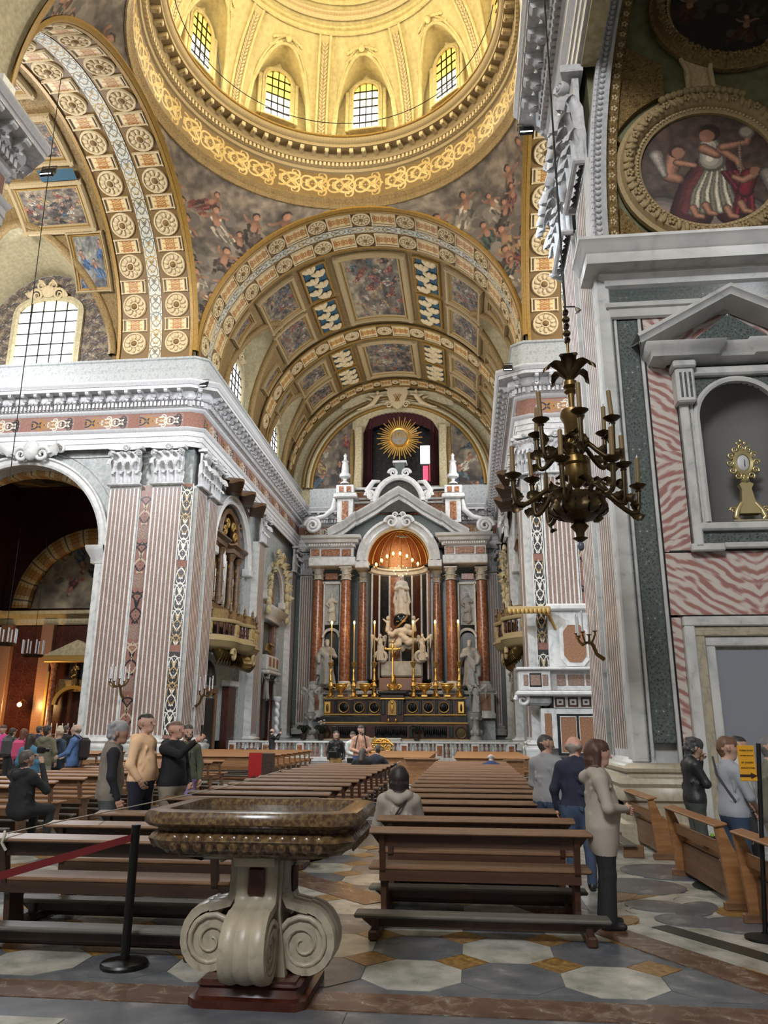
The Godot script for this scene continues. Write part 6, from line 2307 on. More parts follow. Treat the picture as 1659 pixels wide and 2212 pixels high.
	for x in [702, 996]:
		var c := W(x, 1583, 51.95)
		obj("bronze_roundel", G.new().lathe(pv([.0, .06, .3, .05, .3, .1, .36, .12, .38, .0]), 18, Transform3D(Basis(Vector3.RIGHT, PI / 2), c)), M.bronze, al)
	for x in [722, 785, 888, 975]:
		pb(al, "green_panel", x - 4, 1569, x + 4, 1593, 51.9, .15, M.malachite)
	# tabernacle
	pb(al, "tabernacle", 822, 1498, 872, 1560, 52.2, 1.2, M.oxblood)
	pb(al, "tabernacle_cap", 816, 1491, 880, 1499, 51.9, 1.7, M.black, .08)
	for x in [828, 864]:
		pb(al, "malachite_column", x - 4, 1512, x + 4, 1544, 52.1, .3, M.malachite)
	pb(al, "tabernacle_moulding", 820, 1507, 874, 1511, 52.0, .5, M.gold)
	var tp := W(847, 1545, 52.05)
	obj("tabernacle_door", G.new().prism(pv([-.28, .0, .28, .0, .28, .7, .2, .9, 0, 1.0, -.2, .9, -.28, .7]), Transform3D(Basis.IDENTITY, tp), .1), M.gold_dull, al)
	obj("tabernacle_relief", G.new().ball(tp + Vector3(0, .4, .06), Vector3(.1, .3, .08), 7, 6).ball(tp + Vector3(0, .8, .06), Vector3(.1, .1, .06), 7, 5), M.gold, al)
	for q in [[839, 1556], [855, 1556]]:
		obj("gilt_foot", G.new().ball(W(q[0], q[1], 52.0), Vector3(.1, .12, .1), 6, 5), M.gold, al)
	var pf := setting("floor_choir", "grey marble steps rising to the high altar", "steps")
	for k in 5:
		obj("step", G.new().cbox(V(-5.1, .2 * k + .1, 53.2 + .2 * k), Vector3(15.4, .2, 8.6 - .8 * k), .02), M.grey, pf)
	# candlesticks, vases, cross
	var cst := thing("altar_candlestick", "tall gilt altar candlestick with a long lit taper, first from the organ side", "candlestick", Vector3.ZERO, 0, "six tall candlesticks on the high altar")
	var H := W(713, 1430, 52.6).y - W(713, 1506, 52.6).y
	obj("foot", G.new().lathe(pv([.26, .0, .28, .06, .16, .3, .2, .42, .1, .55]), 3), M.gold, cst)
	for k in 3:
		obj("claw", G.new().ball(Vector3(cos(k * 2.094 + .5) * .24, .05, sin(k * 2.094 + .5) * .24), Vector3(.09, .06, .09), 6, 5), M.gold, cst)
	obj("stem", G.new().lathe(pv([.1, .5, .16, .6, .2, .75, .12, .9, .07, 1.0, .14, 1.1, .1, 1.25, .07, 1.6, .1, 1.8, .06, 1.9, .18, H - .15, .22, H - .05, .05, H]), 12), M.gold, cst)
	obj("taper", G.new().lathe(pv([.05, H, .045, H + 2.55, .0, H + 2.57]), 8), M.wax, cst)
	obj("flame", G.new().ball(Vector3(0, H + 2.68, 0), Vector3(.07, .13, .07), 7, 6), M.bulb, cst)
	var cx := [713.4, 763, 808, 893, 942, 993]
	for i in 6:
		var p := W(cx[i], 1506, 52.6)
		if i == 0:
			cst.position = p
		else:
			copy(cst, p, .3 * i, "tall gilt altar candlestick with a long lit taper, %s from the organ side" % ["", "second", "third", "fourth", "fifth", "sixth"][i])
		omni(p + Vector3(0, H + 2.68, .25), Color(1, .75, .4), .9, .08, "candle_light")
	var vs := thing("altar_vase", "gilt two-handled altar vase, first from the organ side", "vase", Vector3.ZERO, 0, "four gilt vases between the altar candlesticks")
	obj("foot", G.new().cbox(Vector3(0, .08, 0), Vector3(.42, .16, .42), .03), M.gold, vs)
	obj("bowl", G.new().lathe(pv([.2, .16, .08, .25, .1, .35, .3, .5, .42, .7, .4, .78, .46, .84, .44, .88, .2, .9]), 14), M.gold, vs)
	for s in [-1.0, 1.0]:
		obj("handle", G.new().tube(PackedVector3Array([Vector3(s * .35, .58, 0), Vector3(s * .58, .7, 0), Vector3(s * .55, .95, 0), Vector3(s * .4, .88, 0)]), [.05, .05, .06, .04], 6), M.gold, vs)
	for i in 4:
		var p := W([736, 789, 917, 967][i], 1506, 52.6)
		if i == 0:
			vs.position = p
		else:
			copy(vs, p, 0, "gilt two-handled altar vase, %s from the organ side" % ["", "second", "third", "fourth"][i])
	var cr := thing("altar_cross", "gilt crucifix with flared arms on a triple scrolled foot above the tabernacle", "cross", W(848, 1491, 52.6))
	obj("foot", G.new().lathe(pv([.5, .0, .5, .08, .2, .4, .26, .6, .14, .95, .1, 1.05]), 3), M.gold, cr)
	for k in 3:
		obj("foot_scroll", G.new().add(spiral_g(.18, 1.4, .07), Transform3D(Basis(Vector3.UP, k * 2.094), Vector3(cos(-k * 2.094) * .42, .2, sin(-k * 2.094) * .42))), M.gold, cr)
	obj("post", G.new().cbox(Vector3(0, 2.05, 0), Vector3(.13, 2.2, .1), .03), M.gold, cr)
	obj("arm", G.new().cbox(Vector3(0, 2.75, 0), Vector3(.85, .13, .1), .03), M.gold, cr)
	for q in [Vector3(-.48, 2.75, 0), Vector3(.48, 2.75, 0), Vector3(0, 3.2, 0)]:
		obj("finial", G.new().ball(q, Vector3(.11, .11, .08), 7, 5), M.gold, cr)
	obj("rays", G.new().lathe(pv([.12, -.02, .3, .0, .12, .02]), 10, Transform3D(Basis(Vector3.RIGHT, PI / 2), Vector3(0, 2.75, 0))), M.gold_dull, cr)
	obj("corpus", G.new().ball(Vector3(0, 2.45, .08), Vector3(.06, .3, .05), 6, 6).ball(Vector3(0, 2.8, .08), Vector3(.05, .07, .05), 6, 5), M.gold, cr)
	# sunburst above
	var sb := thing("sunburst", "gilt sunburst with a silver disc bearing the letters IHS above the retable", "sunburst", W(863, 946, 54.8))
	for k in 48:
		var a := TAU * k / 48.0
		var l: float = 1.72 if k % 2 == 0 else 1.42
		obj("ray", G.new().prism(pv([.0, -.075, l, -.03, l + .06, 0, l, .03, .0, .075]), Transform3D(Basis(Vector3.BACK, a), Vector3(cos(a), sin(a), 0) * .0 + Vector3(0, 0, -.03 * (k % 3))), .05), M.gold, sb)
	obj("disc", G.new().lathe(pv([.0, .14, .6, .12, .62, .2, .74, .22, .78, .1, .78, .0]), 28, Transform3D(Basis(Vector3.RIGHT, PI / 2), Vector3.ZERO)), M.gold, sb)
	obj("silver_disc", G.new().lathe(pv([.0, .16, .6, .15]), 24, Transform3D(Basis(Vector3.RIGHT, PI / 2), Vector3.ZERO)), M.silver, sb)
	letters(sb, "IHS", .62, Vector3(0, -.2, .17), M.gold_dull)
	obj("letter_cross", G.new().box(Vector3(0, .34, .18), Vector3(.05, .26, .03)).box(Vector3(0, .38, .18), Vector3(.16, .05, .03)), M.gold_dull, sb)
	for a in [-.4, 0.0, .4]:
		obj("nail", G.new().prism(pv([-.03, .0, .03, .0, .0, -.2]), Transform3D(Basis(Vector3.BACK, a), Vector3(a * .2, -.26, .17)), .03), M.gold_dull, sb)
	# ring of bulbs in the half dome
	var rg := thing("bulb_ring", "ring of small glowing lamps hung in the gilded half dome of the niche", "lamps", ca)
	for q in [[-1.65, .05], [-1.25, .35], [-.85, .65], [-.4, .85], [.1, .85], [.6, .65], [1.0, .35], [1.4, .05]]:
		var p := Vector3(q[0], q[1] - .25, .35)
		obj("bulb", G.new().ball(p, Vector3(.09, .14, .09), 7, 6), M.bulb, rg)
		obj("holder", G.new().lathe(pv([.02, -.3, .09, -.22, .05, -.12]), 8, Transform3D(Basis.IDENTITY, p)), M.gold_dull, rg)
	obj("wire", G.new().tube(PackedVector3Array([Vector3(-1.7, -.4, .3), Vector3(-.8, .3, .2), Vector3(.1, .5, .2), Vector3(.9, .3, .2), Vector3(1.5, -.4, .3)]), [.02], 5), M.gold_dull, rg)
	omni(ca + Vector3(0, .3, .0), Color(1, .84, .58), 2.2, .4, "niche_light")
	var st := thing("star_crown", "ring of tiny lit stars round the head of the marble Virgin", "lamps", W(866, 1233, 54.4))
	for k in 10:
		var a := TAU * k / 10.0
		obj("star", G.new().ball(Vector3(cos(a) * .5, sin(a) * .38, 0), Vector3.ONE * .035, 6, 4), M.bulb, st)

func letters(parent: Node, s: String, size: float, at: Vector3, mat: Material, nm := "lettering", depth := .03) -> MeshInstance3D:
	var t := TextMesh.new()
	var f := SystemFont.new()
	f.font_names = PackedStringArray(["Droid Serif"])
	f.font_weight = 700
	t.font = f
	t.text = s
	t.font_size = 32
	t.pixel_size = size / 32.0
	t.depth = depth
	t.vertical_alignment = VERTICAL_ALIGNMENT_BOTTOM
	return obj(nm, t, mat, parent, Transform3D(Basis.IDENTITY, at))

# ------------------------------------------------------------------ furniture
var pews := {}

func make_pew(L: float, wood: String, top: String, group: String, label: String, kz := .37) -> Node3D:
	var o := thing("pew", label, "pew", Vector3.ZERO, 0.0, group)
	obj("rail", G.new().cbox(Vector3(0, .765, .02), Vector3(L, .03, .17), .012, Basis(Vector3.RIGHT, .16)), M[top], o)
	obj("rail_apron", G.new().prism(pv([-L * .5 + .12, -.12, L * .5 - .12, -.12, L * .5 - .02, .0, -L * .5 + .02, .0]), Transform3D(Basis.IDENTITY, Vector3(0, .745, -.02)), .025), M[wood], o)
	obj("seat", G.new().cbox(Vector3(0, .435, -.24), Vector3(L, .035, .36), .012), M[top], o)
	obj("seat_apron", G.new().box(Vector3(0, .375, -.08), Vector3(L - .2, .09, .025)), M[wood], o)
	var pl := pv([-.43, .0, -.16, .0, -.17, .1, -.14, .30, -.05, .42, .03, .72, .03, .75, -.06, .75, -.08, .60, -.12, .44, -.40, .42, -.42, .36, -.36, .25, -.40, .1])
	for s in [-1.0, 1.0]:
		obj("end_board", G.new().prism(pl, Transform3D(Basis(Vector3.BACK, Vector3.UP, Vector3.LEFT), Vector3(s * (L * .5 - .13), 0, 0)), .05), M[wood], o)
		obj("foot", G.new().cbox(Vector3(s * (L * .5 - .13), .04, kz * .5 + .01), Vector3(.08, .08, kz + .18), .015), M[wood], o)
		obj("kneeler_leg", G.new().cbox(Vector3(s * (L * .5 - .14), .12, kz), Vector3(.06, .1, .09), .01), M[wood], o)
	obj("kneeler", G.new().cbox(Vector3(0, .185, kz), Vector3(L + .06, .035, .2), .012), M.wood_grey, o)
	obj("kneeler_apron", G.new().prism(pv([-L * .5 + .1, -.075, L * .5 - .1, -.075, L * .5, .0, -L * .5, .0]), Transform3D(Basis.IDENTITY, Vector3(0, .17, kz)), .025), M[wood], o)
	obj("stretcher", G.new().cbox(Vector3(0, .06, .2), Vector3(L - .26, .07, .04), .01), M[wood], o)
	return o

func pew_block(x0: float, x1: float, rows: Array, wood: String, top: String, where: String) -> void:
	var first: Node3D = null
	var ord := ["first", "second", "third", "fourth", "fifth", "sixth", "seventh", "eighth", "ninth", "tenth", "eleventh", "twelfth", "thirteenth", "fourteenth", "fifteenth", "sixteenth"]
	for i in rows.size():
		var lb: String = "wooden kneeler pew %s, %s row from the altar" % [where, ord[rows.size() - 1 - i]]
		if first == null:
			first = make_pew(x1 - x0, wood, top, "pews " + where, lb)
			first.position = V((x0 + x1) * .5, 0, rows[i])
		else:
			copy(first, V((x0 + x1) * .5, 0, rows[i]), 0.0, lb)

func seq(a: float, step: float, n: int) -> Array:
	var r := []
	for i in n:
		r.append(a + step * i)
	return r

func build_pews() -> void:
	var f := make_pew(2.0, "wood_red", "wood", "", "dark wooden pew standing last in its block, back fully in view", .54)
	f.position = V(.06, 0, 7.48)
	pew_block(-.96, 1.04, seq(8.44, .96, 16), "wood_red", "wood", "beside the queue of visitors")
	pew_block(-4.02, -1.95, [6.55, 7.5, 8.5], "wood_dark", "wood", "behind the holy water stoup")
	pew_block(-4.02, -1.95, seq(10.4, .95, 12), "wood_red", "wood", "in the block beyond the stoup")
	pew_block(-9.0, -6.9, seq(8.9, 1.02, 14), "wood", "wood_light", "along the middle aisle")
	pew_block(-12.2, -9.8, seq(12.6, 1.1, 4), "wood", "wood_light", "before the side chapel")
	pew_block(-16.4, -13.2, seq(21.0, 1.1, 9), "wood", "wood_light", "at the foot of the fluted pier")
	pew_block(-3.7, -1.3, seq(26.5, .92, 8), "wood_light", "wood_light", "in the crossing, altar side")
	pew_block(-.5, 2.0, seq(26.5, .92, 8), "wood_light", "wood_light", "in the crossing, pulpit side")
	pew_block(-11.4, -6.6, seq(26.0, .92, 9), "wood_light", "wood_light", "in the crossing, organ side")
	# desks that close the blocks
	for q in [[-1.95, -.95, 24.6], [1.05, 1.6, 24.2]]:
		var o := thing("desk_panel", "plain orange-brown panelled desk front %s" % ("between two pew blocks" if q[0] < 0 else "at the end of the pew block near the pulpit"), "desk", V((q[0] + q[1]) * .5, 0, q[2]))
		obj("panel", G.new().cbox(Vector3(0, .4, 0), Vector3(q[1] - q[0], .7, .05), .01), M.wood_light, o)
		obj("ledge", G.new().cbox(Vector3(0, .78, .03), Vector3(q[1] - q[0] + .1, .04, .25), .012), M.wood, o)
	# pews of the right aisle turned towards the camera, with solid shaped ends
	var spots := [[2.42, 12.15, 1.6, "first, by the pier base"], [2.40, 9.25, 1.8, "with the black helmet on its seat"], [2.45, 6.95, 1.8, "half out of sight behind the sign post"]]
	for q in spots:
		var o := thing("aisle_pew", "honey-brown aisle pew with solid shaped ends, %s" % q[3], "pew", V(q[0], 0, q[1]), -PI * .5 + .02)
		o.scale = Vector3(1, .87, .9)
		var pl := pv([-.62, .0, .0, .0, .0, .08, -.02, .10, .02, .5, .06, .86, -.02, .88, -.12, .62, -.3, .47, -.6, .45, -.62, .38, -.56, .22, -.62, .10])
		for s in [-1.0, 1.0]:
			obj("end_board", G.new().prism(pl, Transform3D(Basis(Vector3.BACK, Vector3.UP, Vector3.LEFT), Vector3(s * q[2] * .5, 0, 0)), .05), M.wood_light, o)
			obj("shoe", G.new().cbox(Vector3(s * q[2] * .5, .05, -.3), Vector3(.07, .1, .68), .015), M.wood, o)
		obj("rail", G.new().cbox(Vector3(0, .88, .0), Vector3(q[2] + .1, .03, .14), .01, Basis(Vector3.RIGHT, .2)), M.wood_light, o)
		obj("backrest", G.new().cbox(Vector3(0, .62, -.04), Vector3(q[2], .14, .02), .006, Basis(Vector3.RIGHT, .12)), M.wood_light, o)
		obj("seat", G.new().cbox(Vector3(0, .44, -.36), Vector3(q[2], .03, .42), .01), M.wood_light, o)
		obj("apron", G.new().box(Vector3(0, .25, -.12), Vector3(q[2], .36, .025)), M.wood, o)
		if q[1] < 12:
			continue
		obj("kneeler", G.new().cbox(Vector3(0, .19, .36), Vector3(q[2], .035, .2), .01), M.wood_grey, o)
		for s in [-1.0, 1.0]:
			obj("kneeler_leg", G.new().cbox(Vector3(s * (q[2] * .5 - .1), .1, .3), Vector3(.06, .18, .3), .01), M.wood, o)

func build_stoup() -> void:
	var o := thing("holy_water_stoup", "large holy water stoup with a mottled marble basin on four scrolled legs", "stoup", V(-1.4, 0, 5.55))
	var rects := func(prof: Array, hx: float, hz: float, ch: float) -> G:
		var pth := PackedVector3Array()
		for q in [[-hx, hz - ch], [-hx + ch, hz], [hx - ch, hz], [hx, hz - ch], [hx, -hz + ch], [hx - ch, -hz], [-hx + ch, -hz], [-hx, -hz + ch], [-hx, hz - ch]]:
			pth.append(Vector3(q[0], 0, q[1]))
		return G.new().sweep(pv(prof), pth, -1.0, true)
	obj("rim", rects.call([-.10, 1.10, -.09, 1.145, -.02, 1.15, .03, 1.14, .05, 1.11, .05, 1.07, .02, 1.045, -.03, 1.04, -.035, 1.02], .655, .52, .12), M.mottle, o)
	obj("basin_wall", rects.call([-.035, 1.02, .0, 1.0, .02, .97, .0, .93, -.06, .90, -.1, .89], .655, .52, .12), M.mottle, o)
	obj("basin_foot", rects.call([-.06, .90, -.07, .885, -.14, .88, -.16, .86, -.3, .82], .655, .52, .12), M.mottle, o)
	obj("basin_floor", G.new().box(Vector3(0, 1.0, 0), Vector3(1.05, .02, .82)), M.mottle, o)
	obj("water", G.new().box(Vector3(0, 1.10, 0), Vector3(1.1, .005, .86)), M.water, o)
	var gad := G.new().ball(Vector3.ZERO, Vector3(.037, .052, .016), 8, 6).mesh()
	for s in [-1.0, 1.0]:
		for k in 13:
			obj("gadroon", gad, M.mottle, o, Transform3D(Basis.IDENTITY, Vector3(-.46 + .077 * k, .955, s * .52)))
		for k in 10:
			obj("gadroon", gad, M.mottle, o, Transform3D(Basis(Vector3.UP, PI / 2), Vector3(s * .655, .955, -.35 + .077 * k)))
	# four legs: each a band that rolls in at the top and winds into a volute at the foot
	var pts := [Vector2(.25, .80), Vector2(.285, .84), Vector2(.26, .875), Vector2(.20, .87), Vector2(.17, .82), Vector2(.16, .72), Vector2(.17, .60), Vector2(.20, .54), Vector2(.28, .52), Vector2(.33, .51)]
	for k in 34:
		var a := PI * .46 - k * .30
		var r := .205 * (1.0 - .84 * k / 33.0)
		pts.append(Vector2(.305 + cos(a) * r, .315 + sin(a) * r))
	for leg in 4:
		var l := part("leg", o)
		l.rotation.y = leg * PI * .5
		var w := .15
		var fr := []
		for i in pts.size():
			var t: Vector2 = (pts[mini(i + 1, pts.size() - 1)] - pts[maxi(i - 1, 0)]).normalized()
			var th := .05 if i < 10 else .05 * (1.0 - .45 * (i - 10) / 34.0)
			var ww := 1.0 if i < 10 else 1.0 + .12 * sin((i - 10) * .12)
			fr.append([Vector3(0, pts[i].y, pts[i].x), Vector3(ww, 0, 0), Vector3(0, t.x, -t.y) * (th / .05)])
		var prof := PackedVector2Array()
		for k in 13:
			prof.append(Vector2(-w * .9 + 1.8 * w * k / 12.0, .028 + .012 * absf(sin(k * PI / 4.0))))
		prof.append(Vector2(w * .9, -.02))
		prof.append(Vector2(-w * .9, -.02))
		obj("scroll", G.new().loft(prof, fr, true), M.oldwhite, l)
		for s in [-1.0, 1.0]:
			obj("volute_face", G.new().add(spiral_g(.175, 2.2, .022, 1.0), Transform3D(Basis(Vector3.UP, PI * .5), Vector3(s * w * .88, .315, .305))), M.oldwhite, l)
			obj("volute_cheek", G.new().prism(_circle(.17, 20), Transform3D(Basis(Vector3.UP, PI * .5), Vector3(s * w * .80, .315, .305)), .02), M.oldwhite, l)
			obj("shoulder", G.new().cbox(Vector3(s * .06, .50, .30), Vector3(.11, .06, .1), .02), M.oldwhite, l)
		obj("panel", G.new().cbox(Vector3(0, .69, .21), Vector3(.11, .17, .03), .012), M.oxblood, l)
		obj("panel_scroll", G.new().add(spiral_g(.035, 1.3, .012, -1.0), Transform3D(Basis.IDENTITY, Vector3(-.045, .79, .20))).add(spiral_g(.035, 1.3, .012, 1.0), Transform3D(Basis.IDENTITY, Vector3(.045, .79, .20))), M.oldwhite, l)
	obj("core", G.new().loft(pv([-.17, -.17, .17, -.17, .17, .17, -.17, .17]), [[Vector3(0, .1, 0), Vector3.RIGHT * 1.3, Vector3.BACK * 1.3], [Vector3(0, .5, 0), Vector3.RIGHT * .9, Vector3.BACK * .9], [Vector3(0, .9, 0), Vector3.RIGHT, Vector3.BACK]], true), M.oldwhite, o)
	obj("plinth", rects.call([.06, .0, .06, .05, .02, .06, .0, .10, .02, .12, -.04, .14, -.3, .15], .31, .31, .02), M.oxblood, o)
	obj("plinth_top", G.new().box(Vector3(0, .13, 0), Vector3(.6, .03, .6)), M.oxblood, o)

func _circle(r: float, n: int) -> PackedVector2Array:
	var p := PackedVector2Array()
	for i in n:
		p.append(Vector2(cos(TAU * i / n), sin(TAU * i / n)) * r)
	return p

func build_chandelier() -> void:
	var at := W(1243, 1000, 10.0)
	var Y := func(py: float) -> float:
		return W(1240, py, 10.0).y - at.y
	var o := thing("chandelier", "large bronze candle chandelier with leafy arms hanging before the near pier", "chandelier", at)
	obj("chain", G.new().tube(PackedVector3Array([Vector3(0, Y.call(745), 0), Vector3(0, 16.0, 0)]), [.016], 6), M.iron, o)
	for k in 5:
		obj("chain_hook", G.new().lathe(pv([.02, -.05, .045, -.03, .045, .03, .02, .05]), 6, Transform3D(Basis(Vector3.RIGHT, PI * .5) * Basis(Vector3.BACK, k * 1.57), Vector3(0, Y.call(735) + .11 * k, 0))), M.bronze, o)
	obj("rod", G.new().tube(PackedVector3Array([Vector3(0, Y.call(900), 0), Vector3(0, Y.call(740), 0)]), [.028, .02], 8), M.bronze_hi, o)
	var lf := leaf_g(.42, .2, 3.9).mesh()
	for k in 9:
		var a := TAU * k / 9.0 + .2
		obj("crown_leaf", lf, M.bronze, o, Transform3D(Basis(Vector3.UP, a) * Basis(Vector3.RIGHT, .25 + .45 * (k % 2)).scaled_local(Vector3(.75, 1.35, 1.2)), Vector3(0, Y.call(822), 0)))
	var b0: float = Y.call(835)
	obj("stem", G.new().lathe(pv([.03, b0 + .12, .1, b0 + .06, .1, b0, .05, b0 - .03, .09, b0 - .08, .05, b0 - .12, .04, Y.call(880), .16, Y.call(888), .17, Y.call(900), .12, Y.call(915), .10, Y.call(935), .06, Y.call(945), .13, Y.call(960), .07, Y.call(972), .11, Y.call(985), .08, Y.call(1000)]), 16), M.bronze_hi, o)
	obj("urn", G.new().lathe(pv([.09, Y.call(985), .17, Y.call(990), .18, Y.call(1003), .15, Y.call(1008), .16, Y.call(1025), .11, Y.call(1045), .03, Y.call(1055), .07, Y.call(1062), .05, Y.call(1075)]), 16), M.bronze_hi, o)
	obj("bowl", G.new().lathe(pv([.10, Y.call(1070), .32, Y.call(1072), .36, Y.call(1080), .33, Y.call(1092), .28, Y.call(1110), .20, Y.call(1122), .07, Y.call(1130), .12, Y.call(1138), .06, Y.call(1150), .05, Y.call(1160), .1, Y.call(1163), .02, Y.call(1172)]), 18), M.bronze, o)
	for k in 14:
		var a := TAU * k / 14.0
		obj("bowl_leaf", lf, M.bronze, o, Transform3D(Basis(Vector3.UP, a) * Basis(Vector3.RIGHT, PI * .82).scaled(Vector3.ONE * .8), Vector3(sin(a) * .30, Y.call(1078), cos(a) * .30)))
	obj("pendant", G.new().ball(Vector3(0, Y.call(1180), 0), Vector3(.045, .065, .045), 8, 6), M.pendant, o)
	for tier in 2:
		var n: int = [8, 6][tier]
		var R: float = [.92, .54][tier]
		var y0: float = [Y.call(1085), Y.call(985)][tier]
		var yc: float = [Y.call(1042), Y.call(925)][tier]
		var r0: float = [.26, .07][tier]
		for k in n:
			var a := TAU * k / n + .35 + .2 * tier
			var up := .12 if k % 2 == 1 and tier == 0 else 0.0
			var rr := R * (.68 if up > 0 else 1.0)
			var arm := part("arm", o)
			arm.rotation.y = a
			var p := PackedVector3Array([Vector3(r0, y0, 0), Vector3(lerpf(r0, rr, .25), y0 + .13, 0), Vector3(lerpf(r0, rr, .5), y0 + .02, 0), Vector3(lerpf(r0, rr, .78), y0 - .09, 0), Vector3(rr * .97, y0 - .04, 0), Vector3(rr, yc - .06 + up, 0)])
			var cv := Curve3D.new()
			for i in p.size():
				var t := (p[mini(i + 1, 5)] - p[maxi(i - 1, 0)]) * .17
				cv.add_point(p[i], -t, t)
			obj("branch", G.new().tube(cv.tessellate(3, 8), [.033], 7), M.bronze, arm)
			for q in [[.18, .6, 1.3], [.34, -1.6, 1.2], [.62, -2.0, 1.2], [.72, .5, 1.0], [.88, 2.4, 1.1]]:
				obj("leaf", lf, M.bronze, arm, Transform3D(Basis(Vector3.BACK, q[1]).scaled_local(Vector3.ONE * .5 * q[2]), cv.sample_baked(cv.get_baked_length() * q[0])))
			var c := Vector3(rr, yc + up, 0)
			obj("drip_pan", G.new().lathe(pv([.02, -.09, .045, -.05, .025, -.03, .07, -.01, .118, .03, .1, .035, .03, .015, .03, .06, .035, .07]), 12, Transform3D(Basis.IDENTITY, c)), M.bronze, arm)
			obj("candle", G.new().lathe(pv([.032, .06, .032, .42, .02, .43, .0, .43]), 10, Transform3D(Basis(Vector3.BACK, .05 * (k % 3 - 1)), c)), M.candle, arm)
			obj("bulb", G.new().lathe(pv([.008, .41, .014, .43, .011, .46, .0, .485]), 7, Transform3D(Basis(Vector3.BACK, .05 * (k % 3 - 1)), c)), M.glassbulb, arm)
	var sl := thing("spotlight", "small reflector lamp clipped to the chandelier chain", "lamp", W(1243, 668, 10.0))
	obj("shade", G.new().lathe(pv([.01, .0, .03, -.03, .05, -.08, .045, -.08]), 10, Transform3D(Basis(Vector3.BACK, .5), Vector3(.0, .03, 0))), M.silver, sl)
	obj("bracket", G.new().tube(PackedVector3Array([Vector3(.0, .04, 0), Vector3(-.17, .05, 0)]), [.01], 5), M.iron, sl)

# gilded bracket with candles on a wall
func sconce(at: Vector3, nrm: Vector3, n: int, sc: float, label: String) -> void:
	var o := thing("wall_sconce", label, "sconce", at)
	o.transform = Transform3D(facing(at, nrm).basis * sc, at)
	obj("stem", G.new().tube(PackedVector3Array([Vector3(0, -.55, .0), Vector3(0, -.4, .25), Vector3(0, -.15, .35), Vector3(0, .0, .5)]), [.07, .06, .06, .05], 7), M.bronze_hi, o)
	for k in n:
		var a := PI * (k + .5) / n - PI * .5
		var e := Vector3(sin(a) * .45, .12 + .1 * (k % 2), .5 + cos(a) * .3)
		var arm := part("arm", o)
		obj("branch", G.new().tube(PackedVector3Array([Vector3(0, -.05, .5), e * .6 + Vector3(0, -.2, .22), e + Vector3(0, -.1, 0), e]), [.03], 6), M.bronze_hi, arm)
		obj("pan", G.new().lathe(pv([.02, -.02, .07, .0, .08, .02, .02, .02]), 8, Transform3D(Basis.IDENTITY, e)), M.bronze_hi, arm)
		obj("candle", G.new().lathe(pv([.03, .02, .03, .55, .0, .55]), 8, Transform3D(Basis.IDENTITY, e)), M.white_fine, arm)
		obj("bulb", G.new().ball(e + Vector3(0, .6, 0), Vector3(.025, .06, .025), 6, 5), M.glassbulb, arm)

